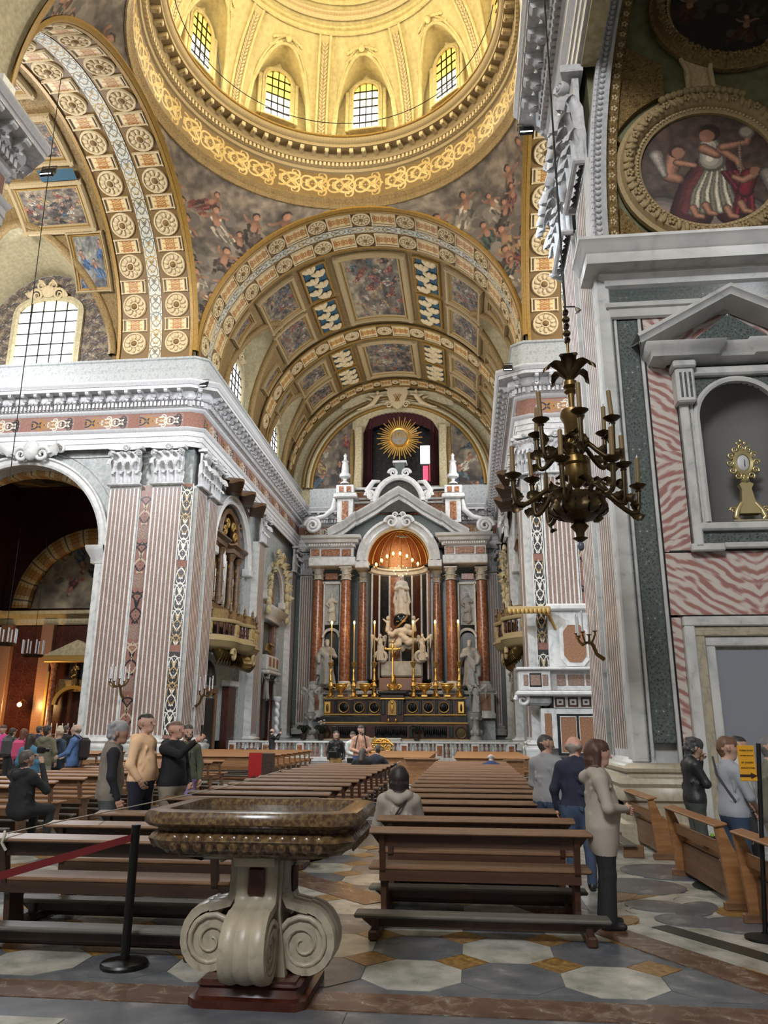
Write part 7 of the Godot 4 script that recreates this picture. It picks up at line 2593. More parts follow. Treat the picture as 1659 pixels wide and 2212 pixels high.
func build_fittings() -> void:
	sconce(W(268, 1480, 34.0), Vector3.BACK, 6, 1.0, "gilt candle sconce on the inlay strip of the far pier")
	sconce(WX(424, 1500, -12.85), Vector3(.9, 0, .4), 5, 1.0, "gilt candle sconce on the choir corner pilaster")
	sconce(WX(1302, 1385, 2.58), Vector3(-1, 0, .5), 6, .62, "gilt candle sconce with slender white candles on the near pier")
	# floodlights on the cornices
	for q in [[440, 830, 33.6, "on the cornice corner above the organ side"], [1097, 795, 33.2, "on the cornice corner above the pulpit"], [1136, 282, 17.9, "under the near cornice beside the dome"], [104, 373, 18.2, "under the near left cornice corner"]]:
		var o := thing("floodlight", "black square floodlight " + q[3], "floodlight", W(q[0], q[1], q[2]))
		obj("housing", G.new().cbox(Vector3.ZERO, Vector3(.42, .36, .14), .03, Basis(Vector3.RIGHT, -.5)), M.iron, o)
		obj("glass", G.new().cbox(Vector3(0, -.045, .075), Vector3(.34, .26, .02), .005, Basis(Vector3.RIGHT, -.5)), M.lampface, o)
		if q[2] < 20:
			spot(o.position, V(3.0, 8.5, 23.0) if q[0] < 500 else V(-15.0, 10.0, 36.0), 42.0, Color(.90, .95, 1.0), 420.0 if q[0] < 500 else 220.0)
		obj("yoke", G.new().tube(PackedVector3Array([Vector3(-.23, 0, 0), Vector3(-.23, .26, -.05), Vector3(.23, .26, -.05), Vector3(.23, 0, 0)]), [.014], 5), M.iron, o)
	# cables hanging from the left vault
	for q in [[[128, 195], [20, 1040], 17.0], [[350, 200], [352, 215], 30.0]]:
		if q[2] > 20:
			continue
		var a := W(q[0][0], q[0][1], q[2])
		tag(obj("cable", G.new().tube(PackedVector3Array([a + Vector3(0, .6, 0), a, W(q[1][0], q[1][1], q[2])]), [.012], 5), M.iron), "thin dark cable hanging from the left cornice corner", "cable")
	# balustrade of the choir
	var bo := thing("altar_rail", "marble altar rail with turned balusters and inlaid piers across the choir", "balustrade", V(-5.1, 0, 41.8))
	obj("coping", G.new().cbox(Vector3(0, .98, 0), Vector3(15.4, .1, .36), .03), M.white, bo)
	obj("kerb", G.new().cbox(Vector3(0, .12, 0), Vector3(15.4, .24, .36), .03), M.white, bo)
	var bm := G.new().lathe(pv([.07, .24, .07, .3, .045, .34, .07, .44, .075, .52, .04, .68, .035, .74, .06, .8, .06, .86, .07, .93]), 8).mesh()
	for i in 66:
		var x := -7.5 + 15.0 * i / 65.0
		if posmod(i, 8) == 0:
			obj("pier", G.new().cbox(Vector3(x, .58, 0), Vector3(.42, .72, .32), .02), M.white, bo)
			obj("pier_panel", G.new().cbox(Vector3(x, .58, .165), Vector3(.26, .5, .02), .006), M.jasper, bo)
		else:
			obj("baluster", bm, M.rosy if i % 3 else M.white, bo, Transform3D(Basis.IDENTITY, Vector3(x, 0, 0)))
	# people's altar and gilt lectern
	var tb := thing("altar_table", "small altar table under a plain white cloth behind the rail", "table", W(829, 1606, 45.0) * Vector3(1, 0, 1) + Vector3(0, .0, 0))
	obj("cloth", G.new().cbox(Vector3(0, 1.05, 0), Vector3(2.0, .25, .8), .03), M.linen, tb)
	for s in [-1.0, 1.0]:
		obj("leg", G.new().cbox(Vector3(s * .8, .48, 0), Vector3(.3, .95, .6), .03), M.white, tb)
	var lc := thing("lectern", "openwork gilt baroque lectern standing at the altar rail", "lectern", V(W(823, 1606, 41.0).x, 0, 41.0))
	for k in 9:
		var a := PI * k / 8.0
		obj("scroll", spiral_g(.22 + .05 * (k % 3), 1.6, .06, 1.0 if k % 2 else -1.0, .06), M.gold, lc, Transform3D(Basis(Vector3.BACK, a), Vector3(cos(a) * .42, .6 + sin(a) * .38, .05 * (k % 2))))
	obj("base", G.new().cbox(Vector3(0, .12, 0), Vector3(1.1, .24, .4), .05), M.gold, lc)
	obj("desk", G.new().cbox(Vector3(0, 1.05, .0), Vector3(.9, .05, .4), .02, Basis(Vector3.RIGHT, .4)), M.gold, lc)
	# potted plants by the altar
	for q in [[655, 1588, "by the carved stand, organ end"], [693, 1590, "white-flowered, beside the high altar"], [900, 1585, "tall, before the right altar reliefs"]]:
		var pt := thing("potted_plant", "leafy green potted plant " + q[2], "plant", W(q[0], 1600, 51.2) * Vector3(1, 0, 1) + Vector3.UP * 1.0)
		obj("pot", G.new().lathe(pv([.18, .0, .24, .35, .2, .36]), 10), M.wood_dark, pt)
		for k in 16:
			var a := k * 2.4
			obj("leaf", leaf_m, M.leafgreen, pt, Transform3D(Basis(Vector3.UP, a) * Basis(Vector3.RIGHT, .25 + .05 * (k % 7)).scaled_local(Vector3(.3, 1.0, .5)), Vector3(0, .33, 0)))
		if q[0] == 693:
			for k in 5:
				obj("flower", G.new().ball(Vector3(sin(k * 2.1) * .2, .95 + .06 * k, cos(k * 2.1) * .15), Vector3(.08, .06, .08), 6, 5), M.white_fine, pt)
	# red cloth on a kneeler
	var kx := WY(560, 1625, .92)
	var kn := thing("prayer_desk", "dark wooden prayer desk draped with a bright red cloth", "desk", Vector3(kx.x, 0, kx.z))
	obj("body", G.new().cbox(Vector3(.1, .45, 0), Vector3(.75, .9, .45), .02), M.wood_dark, kn)
	var rp := PackedVector3Array()
	for j in 7:
		for i in 13:
			rp.append(Vector3(-.26 + .42 * i / 12.0, .91 - .72 * j / 6.0 - .03 * sin(i * .9) * j / 6.0, .235 + .015 * sin(i * 1.9) * j / 6.0))
	obj("cloth", G.new().surf(12, 6, rp), M.red, kn)
	# stanchion with a red belt
	var s0 := WY(268, 2088, 0)
	var sn := thing("stanchion", "black retractable belt stanchion with a red belt", "stanchion", Vector3(s0.x, 0, s0.z))
	obj("base", G.new().lathe(pv([.0, .0, .165, .0, .17, .02, .16, .035, .06, .05, .0, .05]), 28), M.black_plastic, sn)
	obj("post", G.new().lathe(pv([.032, .04, .032, .84, .033, .93, .034, .95, .0, .955]), 16), M.black_plastic, sn)
	var bl := W(0, 1885, s0.z * -1.0 - .9) - sn.position
	obj("belt", G.new().loft(pv([-.001, -.025, .001, -.025, .001, .025, -.001, .025]), [[Vector3(-.02, .86, 0), Vector3(.3, 0, 1).normalized(), Vector3.UP], [Vector3(bl.x, bl.y - .02, bl.z), Vector3(.3, 0, 1).normalized(), Vector3.UP], [bl * 1.0 + Vector3(-1.0, -.12, .3), Vector3(.3, 0, 1).normalized(), Vector3.UP]], true), M.red_belt, sn)
	# rope tied along the pews
	var ra := WY(0, 1806, .80)
	var rope := PackedVector3Array([WY(17, 1800, .80), WY(125, 1775, .85), WY(320, 1735, .87), WY(500, 1697, .9), WY(620, 1660, .9)])
	tag(obj("rope", G.new().tube(rope, [.006], 5), M.linen), "thin pale rope tied across the pew ends", "rope")
	obj_knot(rope[0])
	# queue sign
	var sg := thing("queue_sign", "black sign post with a yellow sign pointing right to the tomb", "sign", WY(1654, 2030, 0))
	var p1 := W(1589, 1610, -sg.position.z) - sg.position
	var p2 := W(1634, 1687, -sg.position.z) - sg.position
	obj("post", G.new().tube(PackedVector3Array([Vector3(0, .02, 0), W(1638, 1606, -sg.position.z) - sg.position]), [.02], 8), M.iron, sg)
	obj("base", G.new().lathe(pv([.0, .0, .16, .0, .16, .02, .03, .05]), 20), M.iron, sg)
	obj("board", G.new().cbox(Vector3((p1.x + p2.x) * .5, (p1.y + p2.y) * .5, .03), Vector3(p2.x - p1.x, p1.y - p2.y, .012), .003), M.signyellow, sg)
	var cx := (p1.x + p2.x) * .5
	var hh := (p1.y - p2.y)
	var li := 0
	for tx in ["TOMBA DI SAN", "GIUSEPPE MOSCATI", "ST. JOSEPH", "MOSCATI'S TOMB"]:
		letters(sg, tx, minf(hh * .1, .92 * (p2.x - p1.x) / (.72 * tx.length())), Vector3(cx, p1.y - hh * ([.17, .31, .52, .66][li] as float), .037), M.signbrown, "lettering", .004)
		li += 1
	obj("arrow", G.new().prism(pv([-.4, -.06, .1, -.06, .1, -.14, .4, .0, .1, .14, .1, .06, -.4, .06]), Transform3D(Basis.IDENTITY.scaled(Vector3(hh * .62, hh * .62, 1)), Vector3(cx, p2.y + hh * .15, .037)), .004), M.signbrown, sg)
	# reliquary in the niche
	var rq := thing("reliquary", "gilt reliquary monstrance with a white heart on a scrolled foot in the niche", "reliquary", V(4.86, 5.06, 13.2))
	rq.scale = Vector3.ONE * 1.1
	obj("slab", G.new().cbox(Vector3(0, .015, 0), Vector3(.55, .03, .25), .008), M.oldwhite, rq)
	for s in [-1.0, 1.0]:
		obj("foot_scroll", G.new().tube(PackedVector3Array([Vector3(s * .1, .32, .03), Vector3(s * .18, .2, .04), Vector3(s * .22, .08, .05), Vector3(s * .17, .04, .06)]), [.04, .05, .05, .03], 7).add(spiral_g(.055, 1.4, .022, s), Transform3D(Basis.IDENTITY, Vector3(s * .24, .2, .05))), M.giltbrass, rq)
	obj("foot", G.new().loft(pv([-.12, -.07, .12, -.07, .12, .07, -.12, .07]), [[Vector3(0, .14, 0), Vector3.RIGHT * 1.3, Vector3.BACK], [Vector3(0, .3, 0), Vector3.RIGHT * .9, Vector3.BACK * .9], [Vector3(0, .55, 0), Vector3.RIGHT * .62, Vector3.BACK * .6], [Vector3(0, .62, 0), Vector3.RIGHT * .9, Vector3.BACK * .8], [Vector3(0, .66, 0), Vector3.RIGHT * .5, Vector3.BACK * .5]], true), M.giltbrass, rq)
	obj("stem", G.new().lathe(pv([.05, .64, .08, .68, .05, .72, .04, .78]), 10), M.giltbrass, rq)
	obj("rim", G.new().lathe(pv([.12, -.02, .12, .04, .17, .05, .2, .02, .2, -.03]), 22, Transform3D(Basis(Vector3.RIGHT, PI / 2).scaled(Vector3(.85, 1.15, 1)), Vector3(0, .98, 0))), M.giltbrass, rq)
	for k in 12:
		var a := TAU * k / 12.0
		obj("rim_scroll", spiral_g(.055, 1.3, .022, 1.0 if cos(a) > 0 else -1.0), M.giltbrass, rq, Transform3D(Basis(Vector3.BACK, a), Vector3(cos(a) * .2, .98 + sin(a) * .25, .03)))
	obj("capsule", G.new().ball(Vector3(0, .98, .02), Vector3(.1, .135, .03), 14, 8), M.white_fine, rq)
	obj("relic", G.new().ball(Vector3(.015, .97, .045), Vector3(.012, .07, .01), 6, 5), M.black, rq)
	for q in [Vector3(0, 1.35, .02), Vector3(-.06, 1.31, .02), Vector3(.06, 1.31, .02), Vector3(0, 1.27, .02)]:
		obj("cross_tip", G.new().ball(q, Vector3(.03, .035, .02), 6, 5), M.giltbrass, rq)

func obj_knot(p: Vector3) -> void:
	tag(obj("rope_knot", G.new().tube(PackedVector3Array([p + Vector3(0, .02, .05), p + Vector3(.03, .0, .09), p + Vector3(.01, -.06, .09), p + Vector3(.05, -.12, .08)]), [.012], 6), M.linen), "loop of pale rope knotted round the pew rail", "rope")

# ------------------------------------------------------------------ organs, pulpit, side chapel
func organ(x: float, nrm: Vector3, label: String, glabel: String, sgn: float) -> void:
	var fx := facing(Vector3(x, 0, -41.6), nrm)
	var o := thing("organ", label, "organ", fx.origin)
	o.transform = fx
	obj("plinth", G.new().cbox(Vector3(0, 7.6, -.9), Vector3(5.2, 1.2, .9), .05), M.organ_wood, o)
	for cx in [-2.3, -.95, .95, 2.3]:
		obj("column", G.new().lathe(pv([.26, 8.2, .26, 8.4, .18, 8.5, .2, 9.2, .16, 10.9, .14, 11.0, .26, 11.25, .28, 11.4]), 10, Transform3D(Basis.IDENTITY, Vector3(cx, 0, -.55))), M.organ_wood, o)
		var lg := G.new()
		for k in 9:
			lg.add(leaf_g(.3, .2, 3.0), Transform3D(Basis(Vector3.UP, k * 2.1), Vector3(cx + sin(k * 2.1) * .16, 8.5 + .26 * k, -.55 + cos(k * 2.1) * .16)))
		obj("carved_vine", lg, M.gold_dull, o)
	for bay in 3:
		var c: float = [-1.62, 0.0, 1.62][bay]
		var n: int = [5, 7, 5][bay]
		for k in n:
			var px: float = c + (k - (n - 1) * .5) * .19
			var hh: float = (3.6 if bay == 1 else 2.5) - absf(k - (n - 1) * .5) * .3
			obj("pipe", G.new().lathe(pv([.02, 8.2, .07, 8.7, .07, 8.25 + hh, .0, 8.25 + hh]), 9, Transform3D(Basis.IDENTITY, Vector3(px, 0, -.7))), M.silver, o)
	obj("entablature", G.new().sweep(pv([.0, 11.4, .1, 11.45, .1, 11.7, .3, 11.85, .3, 11.95, .0, 12.0]), [Vector3(-2.6, 0, -1.2), Vector3(-2.6, 0, -.4), Vector3(-.7, 0, -.4), Vector3(-.7, 0, -.75), Vector3(.7, 0, -.75), Vector3(.7, 0, -.4), Vector3(2.6, 0, -.4), Vector3(2.6, 0, -1.2)], -1.0), M.organ_wood, o)
	obj("case_back", G.new().box(Vector3(0, 10.3, -1.25), Vector3(5.2, 5.4, .1)), M.wood_dark, o)
	obj("arch_crest", G.new().loft(pv([.0, -.2, .0, .2, .15, .3, .3, .2, .3, -.2]), arc_frames(Vector3(0, 11.9, -.6), Vector3.RIGHT, Vector3.UP, Vector3.BACK, 1.5, 1.7, 0, PI, 18)), M.organ_wood, o)
	for s in [-1.0, 1.0]:
		obj("carved_angel", fig_statue("angel"), M.organ_wood, o, tf(Vector3(s * 1.75, 12.0, -.5), -s * .3, Vector3.ONE * .85))
		for k in 3:
			obj("carved_scroll", spiral_g(.3, 1.6, .1, s), M.gold_dull, o, Transform3D(Basis.IDENTITY, Vector3(s * (.5 + .4 * k), 12.9 - .5 * k, -.4)))
	# gallery
	var g := thing("organ_gallery", glabel, "gallery", fx.origin)
	g.transform = fx
	var pth := PackedVector3Array()
	for k in 25:
		var u := -1.0 + k / 12.0
		pth.append(Vector3(u * 3.7, 0, 1.15 * pow(maxf(0.0, cos(u * PI * .5)), .55) + .12 * cos(u * PI * 3.0)))
	obj("floor_moulding", G.new().sweep(pv([-.9, 5.55, -.3, 5.6, -.05, 5.75, .05, 5.95, .12, 6.0, .12, 6.1, -.9, 6.12]), pth, -1.0), M.creampaint, g)
	obj("parapet_base", G.new().sweep(pv([-.2, 6.1, .0, 6.1, .0, 6.3, -.2, 6.32]), pth, -1.0), M.creampaint, g)
	obj("top_rail", G.new().sweep(pv([-.2, 6.95, .03, 6.95, .08, 7.02, .08, 7.12, -.2, 7.14]), pth, -1.0), M.creampaint, g)
	var bm := G.new().lathe(pv([.06, 6.3, .04, 6.4, .075, 6.5, .04, 6.62, .075, 6.75, .04, 6.88, .06, 6.96]), 7).mesh()
	for k in 24:
		var p := (pth[k] + pth[k + 1]) * .5 + Vector3(0, 0, -.1)
		if k % 6 in [0, 5]:
			obj("panel", G.new().cbox(p + Vector3(0, 6.63, .02), Vector3(.3, .66, .2), .03), M.creampaint, g)
			obj("gilt_oval", G.new().ball(p + Vector3(0, 6.63, .13), Vector3(.09, .22, .03), 8, 6), M.gold_dull, g)
		else:
			for e in [-.07, .07]:
				obj("baluster", bm, M.oxblood, g, Transform3D(Basis.IDENTITY, p + Vector3(e, 0, 0)))
		if k % 3 == 0:
			obj("finial", G.new().lathe(pv([.1, 7.12, .12, 7.3, .05, 7.4, .14, 7.55, .06, 7.75, .08, 7.85, .0, 8.0]), 8, Transform3D(Basis.IDENTITY, p)), M.organ_wood, g)
	obj("screen", G.new().sweep(pv([-.12, 7.14, -.1, 7.6, -.14, 7.62]), pth, -1.0), M.gilt, g)
	var cg := G.new()
	for k in 22:
		var u := -1.0 + k / 10.5
		cg.add(leaf_g(1.0, .7, 2.6), Transform3D(Basis(Vector3.RIGHT, PI * .78) * Basis(Vector3.UP, u * .9), Vector3(u * 2.9, 5.6, .5 * cos(u * 1.5))))
	obj("leaf_corbel", cg, M.bronze_hi, g)
	for s in [-1.0, 1.0]:
		obj("volute", spiral_g(.35, 1.7, .12, s), M.creampaint, g, Transform3D(Basis.IDENTITY, Vector3(s * 1.9, 5.35, .8)))
	# wavy wooden canopy over the arch
	var cn := thing("organ_canopy", "wavy brown wooden canopy above the organ arch, %s side" % ("window" if sgn < 0 else "pulpit"), "canopy", fx.origin)
	cn.transform = fx
	var cp := PackedVector3Array()
	for k in 25:
		var u := -1.0 + k / 12.0
		cp.append(Vector3(u * 3.6, 14.55 + .22 * cos(u * PI * 3.0), .75 + .22 * cos(u * PI * 3.0)))
	var fr := []
	for q in cp:
		fr.append([q, Vector3(0, 0, 1), Vector3.UP])
	obj("board", G.new().loft(pv([-.9, .12, .0, .0, .05, .1, .0, .16, -.9, .28]), fr), M.organ_wood, cn)

func build_side_rooms() -> void:
	organ(-13.0, Vector3.RIGHT, "carved brown organ case with silver pipes in the left choir arch", "cream and gilt bowed gallery below the left organ", -1.0)
	organ(2.8, Vector3.LEFT, "carved brown organ case with silver pipes in the right choir arch", "cream and gilt bowed gallery below the right organ", 1.0)
	# doorway under the left organ
	var dw := setting("door_2", "dark open doorway with a wooden frame and a cross roundel over it under the organ", "door")
	obj("lunette_wall", G.new().box(V(-13.9, 3.3, 41.6), Vector3(.3, 4.6, 6.3)).box(V(-13.9, .5, 44.2), Vector3(.3, 1.2, 1.3)), M.grey, dw)
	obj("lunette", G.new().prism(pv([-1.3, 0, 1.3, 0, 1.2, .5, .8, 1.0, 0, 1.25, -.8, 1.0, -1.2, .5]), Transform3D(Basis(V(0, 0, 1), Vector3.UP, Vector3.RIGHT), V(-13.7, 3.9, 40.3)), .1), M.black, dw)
	obj("roundel", G.new().lathe(pv([.3, .0, .3, .1, .38, .1, .38, .0]), 18, Transform3D(Basis(Vector3.BACK, PI * .5), V(-13.6, 4.4, 40.3))).box(V(-13.62, 4.4, 40.3), Vector3(.06, .5, .1)).box(V(-13.62, 4.4, 40.3), Vector3(.06, .1, .5)), M.statue_grey, dw)
	obj("opening", G.new().box(V(-13.7, 1.6, 40.3), Vector3(.1, 3.2, 2.3)), M.black, dw)  # black slab in place of the darkness inside the doorway
	for s in [-1.0, 1.0]:
		obj("jamb", G.new().cbox(V(-13.65, 1.75, 40.3 + s * 1.25), Vector3(.2, 3.5, .25), .03), M.wood, dw)
	obj("lintel", G.new().cbox(V(-13.65, 3.6, 40.3), Vector3(.2, .3, 2.9), .03), M.wood, dw)
	obj("marble_pier", G.new().cbox(V(-13.55, 2.0, 43.7), Vector3(.4, 4.0, 1.4), .04), M.oxblood, dw)
	obj("marble_cap", G.new().cbox(V(-13.5, 4.1, 43.7), Vector3(.6, .35, 1.7), .06), M.white, dw)
	# tribune bay beyond the organ
	for s in [-1.0, 1.0]:
		var x: float = -13.6 if s < 0 else 3.4
		var tb := thing("tribune", "marble tribune bay with a balcony and carved figures next to the retable, %s side" % ("organ door" if s < 0 else "pulpit"), "tribune", V(x, 0, 51.9))
		tb.rotation.y = PI * .5 if s < 0 else -PI * .5
		obj("cornice", G.new().sweep(pv([.0, 8.7, .1, 8.75, .15, 9.1, .45, 9.4, .5, 9.6, .0, 9.65]), [Vector3(-2.1, 0, -.6), Vector3(-2.1, 0, .3), Vector3(2.1, 0, .3), Vector3(2.1, 0, -.6)], -1.0), M.white, tb)
		obj("wall", G.new().box(Vector3(0, 4.4, -.5), Vector3(4.1, 8.8, .4)), M.verde, tb)
		obj("upper_niche", G.new().loft(pv([.0, -.3, .0, .2, .25, .25, .5, .1, .5, -.3]), arc_frames(Vector3(0, 9.7, -.3), Vector3.RIGHT, Vector3.UP, Vector3.BACK, 1.2, 1.9, 0, PI, 16)), M.jasper, tb)
		obj("balcony", G.new().cbox(Vector3(0, 5.9, .1), Vector3(3.2, 1.0, .8), .08), M.white, tb)
		obj("balcony_base", G.new().cbox(Vector3(0, 5.25, .15), Vector3(3.6, .25, 1.0), .08), M.white, tb)
		for k in 3:
			obj("balcony_panel", G.new().cbox(Vector3(-1.0 + k, 5.95, .51), Vector3(.5, .6, .04), .02), M.ochre, tb)
		for e in [-1.0, 1.0]:
			obj("column", G.new().lathe(pv([.3, .8, .3, 1.0, .22, 1.1, .2, 4.4, .3, 4.8]), 12, Transform3D(Basis.IDENTITY, Vector3(e * 1.3, 0, .0))), M.oxblood, tb)
			obj("carved_figure", fig_statue("angel"), M.statue_grey, tb, tf(Vector3(e * 1.2, 3.5, .35), -e * .3, Vector3.ONE * .95))
			obj("upper_pilaster", G.new().cbox(Vector3(e * 1.7, 7.5, -.1), Vector3(.5, 2.4, .4), .04), M.inlay_pink, tb)
		for k in 6:
			obj("carved_leaf", leaf_m, M.gilt, tb, Transform3D(Basis(Vector3.BACK, -.5 + .2 * k).scaled_local(Vector3(.6, .9, .7)), Vector3(-.6 + .24 * k, 6.7, .1)))
	var pc := thing("paschal_candle", "tall white twisted candle column standing inside the altar rail", "candle", V(W(596, 1600, 44.0).x, 0, 44.0))
	var tw := PackedVector3Array()
	for k in 40:
		tw.append(Vector3(cos(k * .9) * .04, .6 + k * .065, sin(k * .9) * .04))
	obj("twist", G.new().tube(tw, [.12], 9), M.white_fine, pc)
	obj("foot", G.new().lathe(pv([.4, .0, .4, .2, .2, .4, .16, .62]), 12), M.white, pc)
	obj("cup", G.new().lathe(pv([.12, 3.1, .26, 3.3, .26, 3.4, .1, 3.42]), 12), M.white_fine, pc)
	# pulpit on the far right pier
	var pu := thing("pulpit", "white marble pulpit with pink inlaid panels on the far right pier", "pulpit", Vector3.ZERO)
	var D := 32.9
	pb(pu, "body", 1121, 1444, 1190, 1492, D, 1.0, M.white)
	pb(pu, "body", 1188, 1444, 1300, 1492, D + .3, .9, M.white)
	pb(pu, "cornice", 1115, 1440, 1300, 1447, D - .15, 1.3, M.white, .06)
	pb(pu, "base_moulding", 1115, 1492, 1300, 1503, D - .1, 1.3, M.white, .08)
	for q in [[1131, 1141], [1146, 1168], [1172, 1184], [1203, 1222], [1227, 1262], [1266, 1290]]:
		pb(pu, "pink_panel", q[0], 1457, q[1], 1481, D - .03 if q[0] < 1190 else D + .27, .1, M.pink, .02)
	pb(pu, "panel_frame", 1144, 1454, 1170, 1484, D - .015, .06, M.black, .01)
	pb(pu, "console", 1130, 1503, 1192, 1524, D + .2, .9, M.grey, .2)
	obj("console_scroll", spiral_g(.3, 1.5, .12, -1.0), M.white, pu, Transform3D(Basis.IDENTITY, W(1130, 1512, D + .2)))
	pb(pu, "frieze", 1196, 1503, 1300, 1530, D + .35, .5, M.white)
	for q in [1210, 1238, 1266]:
		for k in 3:
			pb(pu, "square_inlay", q - 11 + k * 4, 1506 + k * 4, q + 11 - k * 4, 1527 - k * 4, D + .33 - k * .012, .06, M.oxblood if k % 2 == 0 else M.white, .006)
	pb(pu, "stair_wall", 1170, 1530, 1300, 1618, D + .4, .7, M.white)
	pb(pu, "jamb_panel", 1178, 1541, 1193, 1612, D + .38, .1, M.ochre, .01)
	pb(pu, "door_frame", 1205, 1542, 1300, 1632, D + .36, .1, M.black, .01)
	for q in [[1213, 1246], [1254, 1290]]:
		pb(pu, "panel_line", q[0] - 1.5, 1547, q[1] + 1.5, 1627, D + .345, .1, M.white, .006)
		pb(pu, "door_panel", q[0], 1549, q[1], 1625, D + .33, .1, M.ochre, .01)
	pb(pu, "back_panel", 1185, 1318, 1300, 1441, D + .7, .4, M.white)
	pb(pu, "back_cornice", 1178, 1303, 1300, 1318, D + .5, .8, M.white, .08)
	pb(pu, "back_frame", 1218, 1352, 1272, 1428, D + .66, .1, M.pink, .02)
	var oc := W(1241, 1390, D + .6)
	obj("octagon_frame", G.new().prism(pv([-.35, -.95, .35, -.95, .62, -.62, .62, .62, .35, .95, -.35, .95, -.62, .62, -.62, -.62]), Transform3D(Basis.IDENTITY, oc), .08), M.white, pu)
	obj("octagon_panel", G.new().prism(pv([-.25, -.78, .25, -.78, .46, -.5, .46, .5, .25, .78, -.25, .78, -.46, .5, -.46, -.5]), Transform3D(Basis.IDENTITY, oc + Vector3(0, 0, .03)), .08), M.ochre, pu)
	var ts := thing("tester", "gilt scalloped sounding board fixed above the pulpit", "canopy", W(1142, 1322, D + .2))
	obj("board", G.new().cbox(Vector3(0, .12, -.2), Vector3(1.8, .18, 1.0), .04), M.creampaint, ts)
	for k in 10:
		obj("scallop", G.new().ball(Vector3(-.8 + .178 * k, .0, .3), Vector3(.09, .13, .03), 7, 5), M.gold_dull, ts)
	obj("bracket", G.new().tube(PackedVector3Array([Vector3(.5, .05, -.3), Vector3(.9, -.1, -.4), Vector3(1.15, -.7, -.5)]), [.07, .08, .05], 7), M.gold_dull, ts)
	# chapel behind the left arch
	var c := setting("wall_chapel", "dim side chapel of brown marble with a gilded vault behind the left arch", "chapel")
	obj("back_wall", G.new().box(V(-22, 8.5, 44.2), Vector3(14, 18, .4)), M.oxblood, c)
	for s in [-1.0, 1.0]:
		obj("side_wall", G.new().box(V(-22 + s * 6.4, 8.5, 39.8), Vector3(.4, 18, 9.0)), M.oxblood, c)
	obj("vault", G.new().box(V(-22, 16.6, 39.8), Vector3(14, .4, 9.4)), M.fresco6, c)
	for q in [[36.0, 5.2, 9.2], [43.9, 4.0, 8.6]]:
		obj("arch_band", G.new().loft(pv([.0, -.3, .0, .3, .15, .36, .9, .36, 1.0, .3, 1.0, -.3]), arc_frames(V(-22.4, q[2], q[0]), Vector3.RIGHT, Vector3.UP, Vector3.BACK, q[1], q[1] * .98, 0, PI, 24)), M.scroll_panel, c)
	obj("lunette_picture", G.new().prism(pv([-3.9, 0, 3.9, 0, 3.6, 1.6, 2.6, 3.0, 1.2, 3.8, -1.2, 3.8, -2.6, 3.0, -3.6, 1.6]), Transform3D(Basis.IDENTITY, V(-22.4, 8.6, 43.95)), .1, 8.0), M.fresco6, c)
	obj("cornice", G.new().sweep(pv([.0, 7.6, .1, 7.7, .12, 7.95, .5, 8.2, .55, 8.4, .0, 8.45]), [V(-28.3, 0, 36), V(-28.3, 0, 43.9), V(-15.8, 0, 43.9), V(-15.8, 0, 36)], -1.0), M.stucco, c)
	for x in [-27.5, -24.9, -19.9, -18.2, -16.6]:
		obj("pilaster", G.new().cbox(V(x, 3.8, 43.8), Vector3(.75, 7.6, .4), .03), M.ochre if x < -19 else M.stucco, c)
	for k in 4:
		obj("side_panel", G.new().cbox(V(-15.95, 4.4, 37 + 1.9 * k), Vector3(.15, 5.6, 1.2), .03), [M.jasper, M.grey, M.verde, M.grey][k], c)
	var ca := thing("chapel_altar", "gilded chapel altar with a pediment, statue niche and lamp-lit frame", "altar", V(-22.6, 0, 43.4))
	obj("table", G.new().cbox(Vector3(0, .55, .2), Vector3(3.6, 1.1, .9), .05), M.ochre, ca)
	for s in [-1.0, 1.0]:
		obj("column", G.new().lathe(pv([.28, 1.1, .28, 1.4, .2, 1.5, .18, 5.0, .3, 5.3]), 12, Transform3D(Basis.IDENTITY, Vector3(s * 1.35, 0, .2))), M.jasper, ca)
		obj("gilt_strip", G.new().cbox(Vector3(s * 1.75, 2.9, .1), Vector3(.18, 3.8, .12), .02), M.gold_dull, ca)
	obj("architrave", G.new().cbox(Vector3(0, 5.5, .2), Vector3(3.8, .4, .7), .05), M.gold_dull, ca)
	obj("frieze", G.new().cbox(Vector3(0, 4.0, -.0), Vector3(2.2, .7, .2), .05), M.gilt, ca)
	obj("frame_arch", G.new().loft(pv([.0, -.1, .0, .2, .2, .25, .25, -.1]), arc_frames(Vector3(0, 2.9, .1), Vector3.RIGHT, Vector3.UP, Vector3.BACK, 1.0, .9, 0, PI, 16)), M.gold, ca)
	obj("pediment", G.new().prism(pv([-2.0, 5.7, 2.0, 5.7, 0, 6.6]), Transform3D(Basis.IDENTITY, Vector3(0, 0, .2)), .5), M.stucco, ca)
	obj("niche", G.new().box(Vector3(0, 4.7, .02), Vector3(1.0, 1.6, .1)), M.black, ca)
	obj("saint", fig_statue("relief"), M.bronze_hi, ca, tf(Vector3(0, 4.0, .2), 0, Vector3.ONE * .7))
	for k in 7:
		obj("candle", G.new().lathe(pv([.05, 1.1, .04, 1.9, .0, 1.9]), 7, Transform3D(Basis.IDENTITY, Vector3(-1.0 + .33 * k, 0, .4))), M.white_fine, ca)
	var lp := thing("chapel_lamp", "bright globe lamp over the chapel altar frame", "lamp", V(W(42, 1522, 42.6).x, W(42, 1522, 42.6).y, 42.6))
	obj("bulb", G.new().ball(Vector3.ZERO, Vector3.ONE * .13, 10, 8), M.bulb, lp)
	obj("arm", G.new().tube(PackedVector3Array([Vector3(0, .1, 0), Vector3(0, .3, -.3), Vector3(0, .1, -.8)]), [.03], 6), M.gold_dull, lp)
